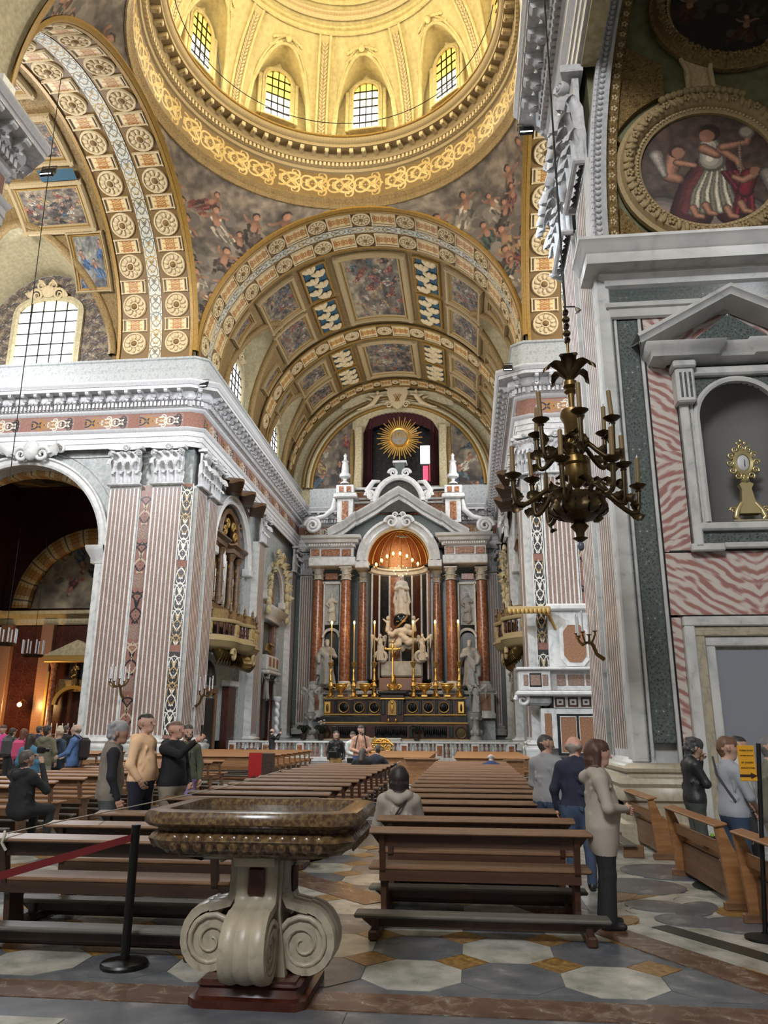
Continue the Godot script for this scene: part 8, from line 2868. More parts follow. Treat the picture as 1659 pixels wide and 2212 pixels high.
	omni(lp.position + Vector3(0, 0, .2), Color(1, .80, .52), 9.0, .12, "chapel_lamp_light")
	var cf := thing("confessional", "dark carved wooden confessional inside the chapel beside the pier", "confessional", V(-18.0, 0, 40.5))
	obj("body", G.new().cbox(Vector3(0, 1.1, 0), Vector3(1.8, 2.2, 1.0), .04), M.wood_dark, cf)
	obj("cornice", G.new().cbox(Vector3(0, 2.3, .05), Vector3(2.1, .25, 1.2), .06), M.wood_dark, cf)
	obj("door", G.new().cbox(Vector3(0, .95, .52), Vector3(.8, 1.7, .05), .02), M.wood_red, cf)
	for k in 5:
		obj("carved_leaf", leaf_m, M.wood_dark, cf, Transform3D(Basis(Vector3.BACK, -.8 + .4 * k).scaled_local(Vector3.ONE * .45), Vector3(-.5 + .25 * k, 2.4, .4)))
	for q in [[70, 1415, 40.0], [10, 1390, 39.0]]:
		var cl := thing("hanging_candelabrum", "small candelabrum of white candles hung in the chapel, %s" % ("before the altar" if q[0] > 50 else "at the outer side"), "chandelier", W(q[0], q[1], q[2]))
		obj("ring", G.new().lathe(pv([.5, -.1, .6, .0, .5, .04]), 16), M.bronze, cl)
		for k in 8:
			obj("candle", G.new().lathe(pv([.045, .0, .045, .75, .0, .75]), 7, Transform3D(Basis.IDENTITY, Vector3(cos(k * .785) * .55, .05, sin(k * .785) * .55))), M.white_fine, cl)
		obj("chain", G.new().tube(PackedVector3Array([Vector3(0, 0, 0), Vector3(0, 7.5, 0)]), [.015], 5), M.iron, cl)

# ------------------------------------------------------------------ visitors
var cloth := {}
var hands := {}

func fab(c: Color, rough := .85) -> Material:
	var k := "%s%.2f" % [c.to_html(), rough]
	if not cloth.has(k):
		var m := StandardMaterial3D.new()
		m.albedo_color = Color(sqrt(c.r), sqrt(c.g), sqrt(c.b))
		m.roughness = rough
		cloth[k] = m
	return cloth[k]

# right hand, wrist at the origin, fingers along -y, palm towards +z, thumb on +x
func hand(curl_up: float) -> G:
	var key := int(curl_up * 10)
	if not hands.has(key):
		var b := Body.new()
		b.bone(Vector3(0, .01, 0), Vector3(0, -.03, 0), .026, .028, 0, .02, 1.3).bone(Vector3(-.02, -.04, 0), Vector3(.018, -.045, 0), .024, .024, 0, .02, 1.4)
		b.bone(Vector3(-.026, -.075, 0), Vector3(.026, -.08, 0), .015, .015, 0, .015)
		for f in 4:
			var x := -.03 + .02 * f
			var l: float = [.058, .072, .078, .07][f]
			var p := Vector3(x, -.082, 0)
			var pts := [p]
			var a := .15 + curl_up * .3
			for j in 3:
				p += Vector3(0, -cos(a), sin(a)) * l * [.45, .32, .25][j]
				pts.append(p)
				a += .2 + curl_up * .55
			b.chain(pts, [.0095, .009, .008, .007], 0, .004)
		b.chain([Vector3(.022, -.025, .008), Vector3(.046, -.05, .022), Vector3(.05 - curl_up * .015, -.078, .032 + curl_up * .012), Vector3(.046 - curl_up * .03, -.098, .038 + curl_up * .02)], [.015, .012, .010, .008], 0, .008)
		hands[key] = b.build(.007)[0]
	return hands[key]

# pose: joints in body space (facing +z, 1.75 m tall); c: colours
func person(label: String, px: float, d: float, turn: float, h: float, c: Dictionary, pose: Dictionary, cell := .02) -> Node3D:
	var at := W(px, 1600, d)
	var o := thing("person", label, "person", Vector3(at.x, pose.get("y", 0.0), at.z), turn)
	var b := Body.new()
	var w: float = c.get("w", 1.0)
	var sit: bool = pose.get("sit", false)
	var hy := .52 if sit else .93
	var dy := hy - .93
	var lean: Vector3 = pose.get("lean", Vector3.ZERO)
	var J := func(x: float, y: float, z: float) -> Vector3:
		return Vector3(x * w, y + dy, z) + lean * clampf((y - .93) / .6, 0, 1.4)
	var fl := 1.38 - .12 * (w - 1.0) * 4.0
	b.bone(J.call(0, .96, 0), J.call(0, 1.14, 0), .165 * w, .155 * w, 1, .08, fl).bone(J.call(0, 1.12, .01), J.call(0, 1.33, -.005), .155 * w, .165 * w, 1, .08, fl)
	b.bone(J.call(-.15, 1.41, -.01), J.call(.15, 1.41, -.01), .07, .07, 1, .08)
	b.bone(J.call(-.06, 1.45, -.02), J.call(.06, 1.45, -.02), .065, .065, 1, .06)
	if c.get("belly", 0.0) > 0:
		b.bone(J.call(0, 1.08, .07), J.call(0, 1.16, .06), .12 * c.belly, .11 * c.belly, 1, .1)
	if c.has("coat"):
		b.bone(J.call(0, .98, 0), J.call(0, minf(.98, 1.10 - c.coat), 0), .168 * w, .178 * w, 1, .08, 1.25)
	if c.get("hood", false):
		b.chain([J.call(-.11, 1.475, .02), J.call(-.10, 1.47, -.08), J.call(0, 1.42, -.14), J.call(.10, 1.47, -.08), J.call(.11, 1.475, .02)], [.035, .05, .06, .05, .035], 1, .03)
	else:
		b.chain([J.call(-.06, 1.50, -.02), J.call(0, 1.51, -.06), J.call(.06, 1.50, -.02)], [.028, .03, .028], 1, .03)
	b.hem = dy + .96 - c.get("coat", .0)
	# folds
	var r := RandomNumberGenerator.new()
	r.seed = int(px)
	for k in 22:
		var a := r.randf() * TAU
		var y := r.randf_range(.93, 1.38)
		var q := Vector3(cos(a) * .176, 0, sin(a) * .128 * w)
		b.bone(J.call(q.x, y, q.z), J.call(q.x * .97 + r.randf_range(-.05, .05), y - r.randf_range(.04, .12), q.z + r.randf_range(-.02, .02)), .019 * w, .010, 1, .022)
	# arms
	for s in [-1.0, 1.0]:
		var nm := "l" if s < 0 else "r"
		var e: Vector3 = pose.get(nm + "e", Vector3(s * .26, 1.14, -.02))
		var wr: Vector3 = pose.get(nm + "w", Vector3(s * .25, .90, .06))
		var sh: Vector3 = J.call(s * .18, 1.40, -.01)
		e = J.call(e.x, e.y, e.z)
		wr = J.call(wr.x, wr.y, wr.z)
		b.bone(sh, e, .068, .053, 7, .06)
		var fa := e.lerp(wr, .93 if not c.get("short", false) else -.1)
		if c.get("short", false):
			b.bone(e, wr, .042, .028, 0, .03)
		else:
			b.bone(e, fa, .053, .04, 7, .04).bone(fa, wr, .03, .027, 0, .01)
		for k in 4:
			var q := sh.lerp(e, .3 + .2 * k)
			b.bone(q + Vector3(0, 0, .048), q + Vector3(s * .03, -.05, .03), .018, .010, 7, .018)
	# legs
	for s in [-1.0, 1.0]:
		var x: float = s * .095 * w
		var st: float = pose.get("stride", 0.0) * s
		var hip := Vector3(x, hy, 0)
		var kn := Vector3(x + s * .01, .50, .02 + st * .5)
		var an := Vector3(x + s * .015, .10, -.01 + st)
		if sit:
			kn = Vector3(x + s * .05, .50, .42)
			an = Vector3(x + s * .05, .10, .40 + st)
		if c.has("shorts"):
			b.bone(hip, hip.lerp(kn, .8), .10 * w, .085, 2, .06).bone(hip.lerp(kn, .8), kn, .06, .055, 0, .02).bone(kn, an, .055, .04, 0, .02)
		else:
			b.bone(hip, kn, .105 * w, .074, 2, .07).bone(kn, an, .074, c.get("flare", .058), 2, .03)
		b.bone(an + Vector3(0, -.055, -.035), an + Vector3(0, -.062, .14), .045, .037, 3, .03).bone(an, an + Vector3(0, -.05, 0), .05, .045, 3, .03)
	# head
	var hb := Basis.from_euler(pose.get("head", Vector3.ZERO))
	var hc: Vector3 = J.call(0, 1.655, .015) + pose.get("hshift", Vector3.ZERO)
	var P := func(x: float, y: float, z: float) -> Vector3:
		return hc + hb * Vector3(x, y, z)
	b.bone(J.call(0, 1.46, -.03), P.call(0, -.07, -.015), .058, .055, 0, .03)
	b.bone(P.call(0, .035, -.025), P.call(0, .03, .012), .094, .088, 0, .03)
	b.bone(P.call(0, -.015, .042), P.call(0, -.07, .048), .066, .048, 0, .04).bone(P.call(0, -.095, .062), P.call(0, -.096, .066), .026, .024, 0, .03)
	b.bone(P.call(0, .015, .100), P.call(0, -.03, .124), .012, .017, 0, .012).bone(P.call(-.034, .026, .082), P.call(.034, .026, .082), .018, .018, 0, .02)
	b.bone(P.call(-.02, -.058, .093), P.call(.02, -.058, .093), .010, .010, 0, .008)
	for s in [-1.0, 1.0]:
		b.bone(P.call(s * .092, -.015, -.008), P.call(s * .098, .018, -.016), .014, .017, 0, .008)
		b.bone(P.call(s * .026, .004, .098), P.call(s * .042, .004, .093), .0105, .0095, 5, .003)
	match c.get("style", "short"):
		"short":
			b.bone(P.call(0, .058, -.035), P.call(0, .062, .02), .094, .083, 4, .02).bone(P.call(0, -.01, -.06), P.call(0, -.04, -.055), .075, .06, 4, .03)
		"buzz":
			b.bone(P.call(0, .048, -.03), P.call(0, .052, .012), .091, .082, 4, .02).bone(P.call(0, .0, -.06), P.call(0, -.03, -.055), .07, .058, 4, .03)
		"curly":
			b.bone(P.call(0, .06, -.04), P.call(0, .075, .02), .105, .09, 4, .02).bone(P.call(0, -.02, -.07), P.call(0, -.05, -.06), .08, .07, 4, .03)
			for k in 26:
				b.bone(P.call(sin(k * 2.4) * .095, .03 + .08 * cos(k * 1.7), -.05 + .085 * cos(k * 2.4)), P.call(sin(k * 2.4) * .1, .04 + .08 * cos(k * 1.7), -.05 + .09 * cos(k * 2.4)), .024, .02, 4, .012)
		"bob":
			b.bone(P.call(0, .055, -.04), P.call(0, .06, .02), .102, .088, 4, .02).bone(P.call(0, .0, -.07), P.call(0, -.15, -.07), .09, .075, 4, .03)
			for s in [-1.0, 1.0]:
				b.bone(P.call(s * .075, .03, -.02), P.call(s * .088, -.14, -.03), .045, .035, 4, .03)
				for k in 3:
					b.bone(P.call(s * (.03 + .03 * k), -.06, -.13 + .02 * k), P.call(s * (.035 + .03 * k), -.21 + .02 * k, -.10 + .02 * k), .022, .014, 4, .02)
		"long":
			b.bone(P.call(0, .055, -.04), P.call(0, .06, .02), .10, .085, 4, .02).bone(P.call(0, .0, -.07), P.call(0, -.26, -.09), .085, .07, 4, .03)
			for s in [-1.0, 1.0]:
				b.bone(P.call(s * .075, .03, -.01), P.call(s * .09, -.24, .02), .04, .03, 4, .03)
		"fringe":
			b.bone(P.call(-.07, .0, -.05), P.call(.07, .0, -.05), .045, .045, 4, .03).bone(P.call(0, -.01, -.075), P.call(0, -.03, -.07), .06, .05, 4, .03)
		"hat":
			b.bone(P.call(0, .07, -.01), P.call(0, .13, -.01), .10, .085, 6, .01)
			for k in 12:
				var a := TAU * k / 12.0
				b.bone(P.call(cos(a) * .09, .075, sin(a) * .1), P.call(cos(a) * .15, .06, sin(a) * .165), .012, .010, 6, .02)
	if c.get("beard", false):
		b.bone(P.call(-.05, -.06, .06), P.call(.05, -.06, .06), .03, .03, 4, .03).bone(P.call(0, -.095, .07), P.call(0, -.1, .07), .034, .034, 4, .03)
	b.arm = 8 if c.has("sleeve") else 1
	var parts := b.build(cell * 1.15)
	var k := h / 1.82 if not sit else h / 1.40
	var body: G = parts.get(0, G.new())
	for s in [-1.0, 1.0]:
		var nm := "l" if s < 0 else "r"
		if c.get("nohands", false) or (nm + "x") in pose:
			continue
		var e: Vector3 = pose.get(nm + "e", Vector3(s * .26, 1.14, -.02))
		var wr: Vector3 = pose.get(nm + "w", Vector3(s * .25, .90, .06))
		var dn: Vector3 = -((J.call(wr.x, wr.y, wr.z) as Vector3) - J.call(e.x, e.y, e.z)).normalized()
		var pn: Vector3 = pose.get(nm + "p", Vector3(-s, 0, .3))
		pn = (pn - dn * pn.dot(dn)).normalized()
		var x := dn.cross(pn)
		body.add(hand(pose.get("curl", .5)), Transform3D(Basis(x * s if x.z * s >= 0 else -x * s, dn, pn), J.call(wr.x, wr.y, wr.z)))
	var names := ["body", "top", "trousers", "shoes", "hair", "eyes", "hat", "", "sleeves"]
	var mats := [fab(c.get("skin", c3(.50, .32, .24)), .55), fab(c.top, c.get("gloss", .85)), fab(c.get("legs", c3(.03, .03, .035))), fab(c.get("shoes", c3(.02, .02, .02)), .4), fab(c.get("hair", c3(.05, .035, .025)), .55), fab(c3(.03, .02, .02), .2), fab(c.get("hat", c3(.62, .55, .42))), null, fab(c.get("sleeve", Color.BLACK))]
	for id in parts:
		obj(c.get("part%d" % id, names[id]), parts[id], mats[id], o)
	for n in o.get_children():
		(n as Node3D).transform = Transform3D(Basis.IDENTITY.scaled(Vector3.ONE * k), Vector3.ZERO)
	return o

func backpack(o: Node3D, c: Color, k: float) -> void:
	obj("backpack", G.new().cbox(Vector3(0, 1.18, -.22), Vector3(.32, .5, .2), .07), fab(c), o, Transform3D(Basis.IDENTITY.scaled(Vector3.ONE * k), Vector3.ZERO))
	for s in [-1.0, 1.0]:
		obj("strap", G.new().tube(PackedVector3Array([Vector3(s * .1, 1.4, -.14), Vector3(s * .12, 1.5, .0), Vector3(s * .13, 1.3, .14), Vector3(s * .14, 1.05, .02)]), [.018], 5), fab(c), o, Transform3D(Basis.IDENTITY.scaled(Vector3.ONE * k), Vector3.ZERO))

func phone(o: Node3D, at: Vector3, k: float, yaw := 0.0) -> void:
	obj("phone", G.new().cbox(Vector3.ZERO, Vector3(.075, .15, .012), .004, Basis(Vector3.UP, yaw)), M.black_plastic, o, Transform3D(Basis.IDENTITY, at * k))

func build_people() -> void:
	var R := PI * .5
	var jeans := c3(.055, .085, .15)
	var grey := c3(.36, .35, .34)
	# right side
	var p := person("woman with short auburn hair in a beige hooded jacket and black trousers", 1288, 7.55, R - .05, 1.585, {"top": c3(.37, .33, .285), "hood": true, "coat": .27, "w": 1.14, "belly": 1.0, "legs": c3(.012, .012, .014), "hair": c3(.075, .03, .02), "style": "bob", "flare": .085, "skin": c3(.55, .34, .26)}, {"le": Vector3(-.27, 1.14, .04), "lw": Vector3(-.06, 1.12, .24), "re": Vector3(.27, 1.13, .04), "rw": Vector3(.05, 1.10, .25), "head": Vector3(.02, -.05, 0), "curl": .9}, .0135)
	person("man with cropped dark hair in a grey zip jacket, seen from behind", 1178, 10.3, PI - .55, 1.62, {"top": c3(.30, .30, .31), "w": 1.1, "legs": jeans, "style": "buzz", "hair": c3(.06, .055, .05), "coat": .06}, {"head": Vector3(.1, -.7, 0), "le": Vector3(-.24, 1.12, .05), "lw": Vector3(-.08, 1.0, .24), "re": Vector3(.24, 1.12, .05), "rw": Vector3(.08, 1.0, .24)}, .015)
	person("bald man in a dark navy jacket behind the woman in beige", 1240, 9.2, PI - .25, 1.62, {"top": c3(.018, .022, .05), "w": 1.08, "legs": jeans, "style": "fringe", "hair": c3(.3, .27, .24), "skin": c3(.58, .33, .25)}, {"head": Vector3(.15, -.4, 0), "hshift": Vector3(.0, -.01, .03)}, .016)
	person("person with curly grey-black hair in a black quilted jacket, hand to the face", 1488, 10.5, R + .1, 1.60, {"top": c3(.016, .018, .022), "gloss": .5, "legs": c3(.07, .08, .065), "style": "curly", "hair": c3(.06, .06, .062), "coat": .05, "w": 1.02}, {"head": Vector3(.35, .0, 0), "hshift": Vector3(0, -.03, .05), "re": Vector3(.24, 1.16, .16), "rw": Vector3(.06, 1.47, .17), "le": Vector3(-.24, 1.16, .1), "lw": Vector3(.06, 1.14, .22), "curl": .7}, .014)
	p = person("woman with short brown hair in a light grey T-shirt and jeans", 1568, 8.9, R + .2, 1.61, {"top": c3(.34, .36, .40), "legs": c3(.04, .07, .13), "style": "short", "hair": c3(.16, .085, .045), "short": true, "w": 1.06, "coat": .05}, {"le": Vector3(-.25, 1.12, .08), "lw": Vector3(-.05, .98, .27), "re": Vector3(.25, 1.12, .08), "rw": Vector3(.05, .98, .28), "head": Vector3(.1, -.3, 0)}, .014)
	obj("bag_strap", G.new().tube(PackedVector3Array([Vector3(.13, 1.38, -.1), Vector3(.0, 1.2, -.14), Vector3(-.17, .95, -.06)]), [.012], 5), fab(c3(.05, .05, .06)), p)
	person("man in dark glasses and black hair behind the woman in grey", 1592, 9.7, R, 1.62, {"top": c3(.45, .45, .44), "style": "buzz", "hair": c3(.04, .035, .03), "legs": c3(.05, .05, .06)}, {"head": Vector3(.05, .1, 0)}, .018)
	person("grey-haired man in an olive jacket and light trousers beside the yellow sign", 1662, 8.3, R + .1, 1.63, {"top": c3(.17, .17, .13), "w": 1.1, "legs": c3(.42, .39, .32), "style": "buzz", "hair": c3(.16, .16, .16), "coat": .08}, {"head": Vector3(.1, 0, 0)}, .016)
	# seated, from behind
	p = person("woman with a dark bob in a beige hooded coat sitting at the pew end", 862, 8.92, PI + .05, 1.27, {"top": c3(.38, .345, .30), "hood": true, "w": 1.1, "hair": c3(.022, .014, .011), "style": "bob", "legs": c3(.46, .42, .36), "coat": .34}, {"sit": true, "re": Vector3(.25, 1.12, .12), "rw": Vector3(.08, 1.0, .26), "le": Vector3(-.25, 1.12, .12), "lw": Vector3(-.08, 1.0, .26)}, .0135)
	obj("bag_strap", G.new().tube(PackedVector3Array([Vector3(-.15, .98, -.06), Vector3(-.02, .84, -.17), Vector3(.16, .58, -.17)]), [.01], 5), fab(c3(.02, .02, .02)), p)
	person("man in a bright navy jacket bowed forward in a pew", 1060, 21.2, PI, 1.16, {"top": c3(.018, .03, .10), "w": 1.3, "style": "fringe", "hair": c3(.3, .3, .3)}, {"sit": true, "lean": Vector3(0, -.12, .3), "head": Vector3(.9, 0, 0)}, .022)
	person("man in a dark suit jacket hugging the person next to him in a pew", 806, 20.9, PI - .3, 1.26, {"top": c3(.02, .022, .035), "w": 1.25}, {"sit": true, "le": Vector3(-.34, 1.2, .1), "lw": Vector3(-.5, 1.28, .12), "head": Vector3(.4, .5, 0), "lean": Vector3(-.08, 0, .1)}, .022)
	person("person with dark hair in a black coat leaning on the neighbour in a pew", 776, 20.6, PI + .2, 1.22, {"top": c3(.012, .012, .015), "w": 1.15, "style": "long"}, {"sit": true, "lean": Vector3(-.1, -.05, .1), "head": Vector3(.5, -.3, 0)}, .022)
	p = person("man in a black coat sitting in a pew and lifting a camera to his eye", 62, 11.3, PI - .35, 1.34, {"top": c3(.012, .014, .018), "hood": true, "w": 1.2, "style": "short", "hair": c3(.09, .075, .065), "legs": c3(.02, .022, .025)}, {"sit": true, "re": Vector3(.36, 1.42, .1), "rw": Vector3(.16, 1.66, .24), "le": Vector3(-.24, 1.2, .2), "lw": Vector3(-.04, 1.6, .26), "head": Vector3(-.25, 0, 0), "curl": 1.0}, .016)
	obj("camera", G.new().cbox(Vector3(.06, 1.32, .30), Vector3(.14, .1, .08), .02).lathe(pv([.035, .0, .035, .1, .0, .1]), 10, Transform3D(Basis(Vector3.RIGHT, R), Vector3(.06, 1.32, .33))), M.black_plastic, p)
	# left group
	p = person("tall man in a peach hoodie and navy trousers looking to the right", 312, 10.6, R - .15, 1.88, {"top": c3(.80, .55, .35), "hood": true, "w": 1.08, "belly": .9, "legs": c3(.018, .02, .045), "style": "buzz", "hair": c3(.022, .017, .014), "skin": c3(.56, .35, .27), "coat": .02}, {"le": Vector3(-.26, 1.14, -.01), "lw": Vector3(-.22, .95, .12), "re": Vector3(.26, 1.14, -.02), "rw": Vector3(.2, .95, .12), "head": Vector3(-.12, -.05, 0)}, .0135)
	person("grey-haired man in a taupe vest over black sleeves, seen from behind", 245, 9.35, PI - 1.0, 1.76, {"top": c3(.23, .20, .17), "sleeve": c3(.012, .013, .02), "w": 1.06, "belly": .8, "legs": c3(.085, .09, .095), "style": "curly", "hair": c3(.30, .30, .31), "skin": c3(.50, .29, .21), "coat": .1}, {"head": Vector3(.0, -.3, 0), "le": Vector3(-.25, 1.13, -.02), "lw": Vector3(-.26, .87, .08), "re": Vector3(.26, 1.13, -.02), "rw": Vector3(.27, .87, .06), "hshift": Vector3(0, -.02, .05)}, .014)
	p = person("cropped-haired man in a black sweatshirt holding up a phone at arm's length", 378, 10.9, R - .35, 1.78, {"top": c3(.008, .009, .013), "hood": true, "w": 1.12, "belly": .95, "legs": c3(.36, .31, .24), "style": "buzz", "hair": c3(.16, .10, .07), "skin": c3(.56, .33, .25), "coat": .05}, {"le": Vector3(-.16, 1.33, .26), "lw": Vector3(-.12, 1.52, .50), "re": Vector3(.26, 1.12, .0), "rw": Vector3(.17, .93, .16), "lp": Vector3(1, 0, 0), "head": Vector3(-.1, .05, 0), "curl": .9}, .0135)
	phone(p, Vector3(-.10, 1.63, .55), 1.74 / 1.75, .3)
	person("bespectacled man with a beard in an olive jacket and purple shorts", 404, 12.6, .55, 1.74, {"top": c3(.10, .11, .07), "legs": c3(.30, .22, .42), "shorts": true, "style": "short", "hair": c3(.07, .05, .04), "beard": true, "coat": .05}, {"head": Vector3(-.1, .2, 0)}, .016)
	person("dark-clothed visitor half hidden behind the man in the vest", 250, 12.8, R, 1.70, {"top": c3(.02, .02, .025)}, {}, .02)
	# crowd before the chapel
	p = person("balding man in a blue shirt with a brown backpack, striding off", 163, 17.6, -R + .15, 1.76, {"top": c3(.12, .22, .44), "legs": c3(.06, .065, .07), "style": "fringe", "hair": c3(.30, .26, .22), "coat": .12, "skin": c3(.58, .42, .34)}, {"stride": .26, "re": Vector3(.24, 1.14, .08), "rw": Vector3(.2, 1.05, .28), "le": Vector3(-.24, 1.14, .08), "lw": Vector3(-.2, 1.05, .28)}, .019)
	backpack(p, c3(.03, .02, .022), 1.0)
	p = person("person in a straw hat and a slate blue jacket, seen from behind", 127, 19.2, PI - .2, 1.66, {"top": c3(.045, .07, .11), "coat": .2, "hood": true, "style": "hat"}, {}, .021)
	person("hooded olive jacket wearer lifting a phone, seen from behind", 99, 18.4, PI, 1.72, {"top": c3(.19, .18, .12), "hood": true, "coat": .14, "w": 1.15, "legs": c3(.3, .28, .24)}, {"re": Vector3(.24, 1.25, .15), "rw": Vector3(.06, 1.5, .28)}, .021)
	person("child-height visitor in a sky blue jacket behind the camera man", 66, 15.6, PI, 1.55, {"top": c3(.09, .24, .36), "coat": .1, "style": "long"}, {}, .021)
	p = person("person with long auburn hair in a pink top with a backpack", 50, 20.0, PI, 1.64, {"top": c3(.55, .10, .30), "style": "long", "hair": c3(.16, .06, .03)}, {}, .021)
	backpack(p, c3(.62, .10, .22), .93)
	p = person("dark-haired person with a grey rucksack before the chapel altar", 25, 21.5, PI, 1.66, {"top": c3(.10, .10, .10)}, {"re": Vector3(.3, 1.45, .1), "rw": Vector3(.12, 1.66, .2)}, .022)
	backpack(p, c3(.07, .075, .075), .94)
	person("man in a magenta shirt facing out of the chapel", 4, 22.5, .2, 1.74, {"top": c3(.62, .08, .32)}, {}, .022)
	person("tall visitor in navy by the lit chapel pilaster", 82, 24.5, PI, 1.72, {"top": c3(.015, .02, .05)}, {}, .024)
	person("visitor in black in the shadow beside the chapel confessional", 140, 24.8, PI, 1.74, {"top": c3(.012, .012, .014)}, {}, .024)
	# by the rail
	p = person("woman with long dark hair in a black leather jacket and mustard trousers", 726, 23.0, .25, 1.62, {"top": c3(.012, .012, .014), "gloss": .35, "legs": c3(.42, .27, .10), "style": "long"}, {"head": Vector3(-.2, 0, 0)}, .02)
	obj("handbag", G.new().cbox(Vector3(-.1, .95, .2), Vector3(.26, .18, .1), .03), M.black_plastic, p)
	p = person("man in a salmon sweater with black camera straps", 780, 22.6, .1, 1.78, {"top": c3(.56, .33, .23), "legs": c3(.07, .12, .24), "hair": c3(.05, .03, .02), "beard": true, "w": 1.1}, {"le": Vector3(-.25, 1.12, .06), "lw": Vector3(-.05, 1.06, .24), "re": Vector3(.25, 1.12, .06), "rw": Vector3(.05, 1.06, .24), "head": Vector3(-.1, .5, 0)}, .02)
	for s in [-1.0, 1.0]:
		obj("camera_strap", G.new().tube(PackedVector3Array([Vector3(s * .08, 1.5, .0), Vector3(s * .12, 1.38, .15), Vector3(s * .16, 1.12, .17)]), [.018], 5), M.black_plastic, p)
	person("woman in a white blouse and short black skirt beside the man in salmon", 762, 23.4, .5, 1.60, {"top": c3(.62, .62, .60), "legs": c3(.02, .02, .02), "shorts": true, "style": "short"}, {"le": Vector3(-.25, 1.12, .06), "lw": Vector3(-.05, 1.06, .22), "re": Vector3(.25, 1.12, .06), "rw": Vector3(.05, 1.02, .22)}, .022)
	p = person("man in a black jacket photographing the altar with a raised phone", 587, 35.2, PI - .9, 1.68, {"top": c3(.01, .01, .012), "style": "fringe"}, {"re": Vector3(.2, 1.3, .25), "rw": Vector3(.1, 1.55, .42), "le": Vector3(-.2, 1.3, .25), "lw": Vector3(-.05, 1.55, .42)}, .024)
	phone(p, Vector3(.03, 1.66, .46), .96)
	# things left on the aisle pew
	var hm := thing("helmet", "glossy black motorcycle helmet resting on the aisle pew seat", "helmet", WY(1598, 1843, .40))
	obj("shell", G.new().ball(Vector3(0, .14, 0), Vector3(.13, .14, .15), 16, 12), fab(c3(.008, .008, .009), .12), hm)
	obj("visor", G.new().ball(Vector3(.02, .13, .03), Vector3(.125, .07, .14), 14, 8), fab(c3(.02, .02, .022), .05), hm)
	var bg := thing("bag", "small black shoulder bag with a lime tag on the aisle pew", "bag", WY(1540, 1832, .40))
	obj("pouch", G.new().ball(Vector3(0, .06, 0), Vector3(.13, .07, .08), 12, 8), fab(c3(.012, .012, .012), .5), bg)
	obj("tag", G.new().cbox(Vector3(0, .13, .02), Vector3(.04, .05, .02), .006), fab(c3(.25, .5, .05)), bg)

const EXPOSURE := 1.3

func _ready() -> void:
	cb = cam_basis()
	rng.seed = 7
	lights()
	big_lights()
	materials()
	more_materials()
	shared()
	build_floor()
	build_dome()
	build_choir()
	build_transepts()
	build_far_walls()
	build_back_wall()
	build_near_right()
	build_shell()
	build_altar()
	build_pews()
	build_stoup()
	build_chandelier()
	build_fittings()
	build_side_rooms()
	build_people()
	print("done ", Time.get_ticks_msec())

func big_lights() -> void:
	var cool := Color(.97, .98, 1.0)
	# dome windows
	for b in 10:
		var c := deg_to_rad(3.0) + TAU * b / 10
		var q := V(XC, 34.0, DC) + Vector3(sin(c), 0, -cos(c)) * 7.2
		area(q, Vector3(-sin(c), -.35, cos(c)), 1.3, 2.8, Color(1, .96, .82), 31.0)
	# clerestory of the nave behind the camera, and the window over the entrance
	for d in [8.0, 0.0, -9.0]:
		area(V(-13.2, 23.0, d), Vector3(1, -.7, 0), 3.4, 4.5, cool, 400.0)
		area(V(3.0, 23.0, d), Vector3(-1, -.7, 0), 3.4, 4.5, cool, 130.0)
	area(V(XC, 20.0, -15.5), Vector3(0, -.1, -1), 6, 8, cool, 700.0)
	# transept and choir windows
	area(V(-22.1, 21.8, 33.9), Vector3(0, -.4, 1), 3.2, 4.2, cool, 200.0)
	area(V(-22.1, 21.8, 18.2), Vector3(0, -.4, -1), 3.2, 4.2, cool, 350.0)
	area(V(12.0, 21.8, 25.9), Vector3(-1, -.4, 0), 4, 5, cool, 300.0)
	for d in [41.6, 51.0]:
		area(V(-12.8, 21.5, d), Vector3(1, -.4, 0), 2.3, 3.6, cool, 60.0)
		area(V(2.6, 21.5, d), Vector3(-1, -.4, 0), 2.3, 3.6, cool, 60.0)

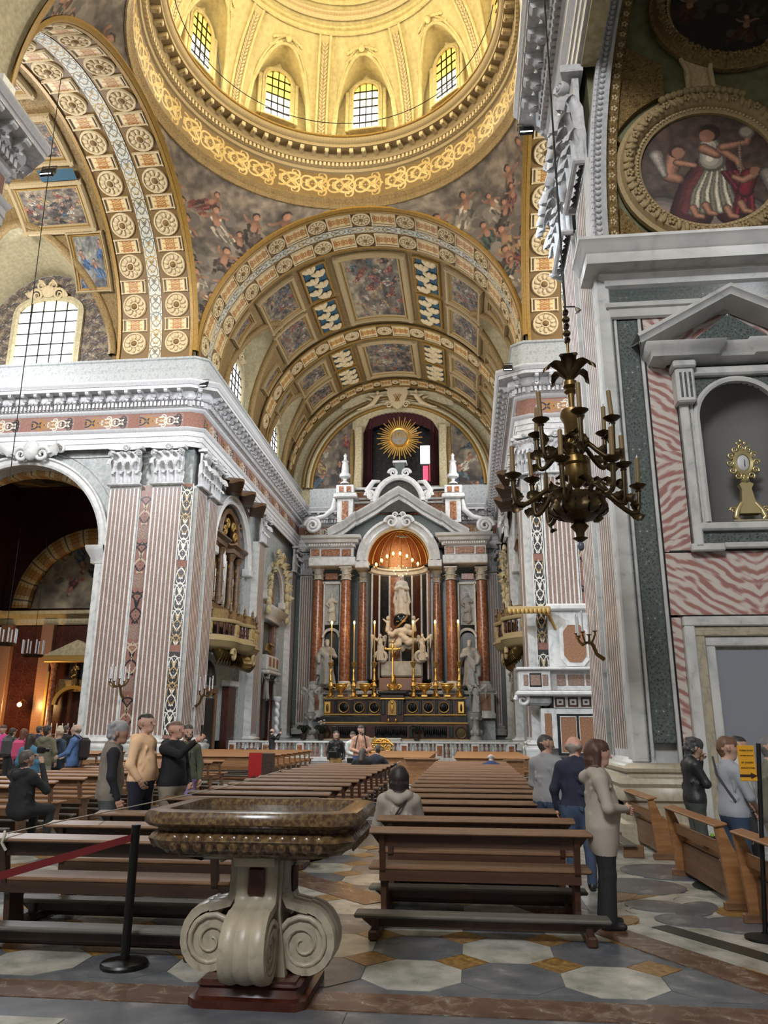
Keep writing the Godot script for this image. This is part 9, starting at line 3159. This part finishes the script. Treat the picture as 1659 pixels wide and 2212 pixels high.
func more_materials() -> void:
	plain("greycloth", c3(.50, .51, .54), .85)
	stone("verde_floor", M.verde.albedo_texture, .8, .3, c3(.5, .55, .52))
	plain("crimson", c3(.22, .03, .05), .85)
	glow("day_red", c3(.9, .3, .4), 1.2)
	pic("medal_main", itex(soften(medal_image())), .6)
	pic("medal_dark", itex(fresco(160, 160, 601, c3(.16, .11, .08), c3(.10, .07, .055), [c3(.25, .12, .07), c3(.14, .1, .08)], 7, 1.8)), .6)
	var jg := stone("jasper_gold", M.jasper.albedo_texture, 1.2, .3, c3(1.0, .78, .45))
	jg.metallic = .15
	plain("navyglobe", c3(.02, .025, .05), .2)
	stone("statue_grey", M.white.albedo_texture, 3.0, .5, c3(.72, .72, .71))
	plain("bronze_dark", c3(.045, .04, .035), .35, .5)
	plain("malachite", c3(.02, .12, .09), .3)
	plain("wax", c3(.66, .56, .36), .6)
	stone("mottle", ramp_tex(256, 256, noise(FastNoiseLite.TYPE_SIMPLEX_SMOOTH, .03, 301, 5, 30.0), [[0.0, c3(.16, .11, .09)], [.45, c3(.28, .20, .15)], [.62, c3(.42, .33, .20)], [1.0, c3(.55, .47, .33)]]), .35, .22)
	var wt := plain("water", c3(.5, .5, .48), .03)
	wt.transparency = BaseMaterial3D.TRANSPARENCY_ALPHA
	wt.albedo_color.a = .12
	plain("candle", c3(.46, .37, .22), .55)
	plain("pendant", c3(.35, .36, .42), .3)
	plain("glassbulb", c3(.75, .77, .8), .15)
	plain("linen", c3(.70, .68, .63), .8)
	plain("leafgreen", c3(.05, .10, .03), .5)
	plain("red", c3(.62, .02, .04), .7)
	plain("red_belt", c3(.40, .015, .03), .6)
	plain("black_plastic", c3(.022, .022, .022), .35)
	plain("signyellow", c3(.80, .58, .12), .5)
	plain("signbrown", c3(.16, .05, .03), .6)
	plain("giltbrass", c3(.76, .70, .52), .3, .75)
	plain("niche_shade_grey", c3(.43, .42, .41), .8)  # grey of the niche wall, darkened for the shade inside the recess
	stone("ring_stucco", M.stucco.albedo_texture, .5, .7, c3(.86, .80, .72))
	plain("creampaint", c3(.62, .54, .38), .55)
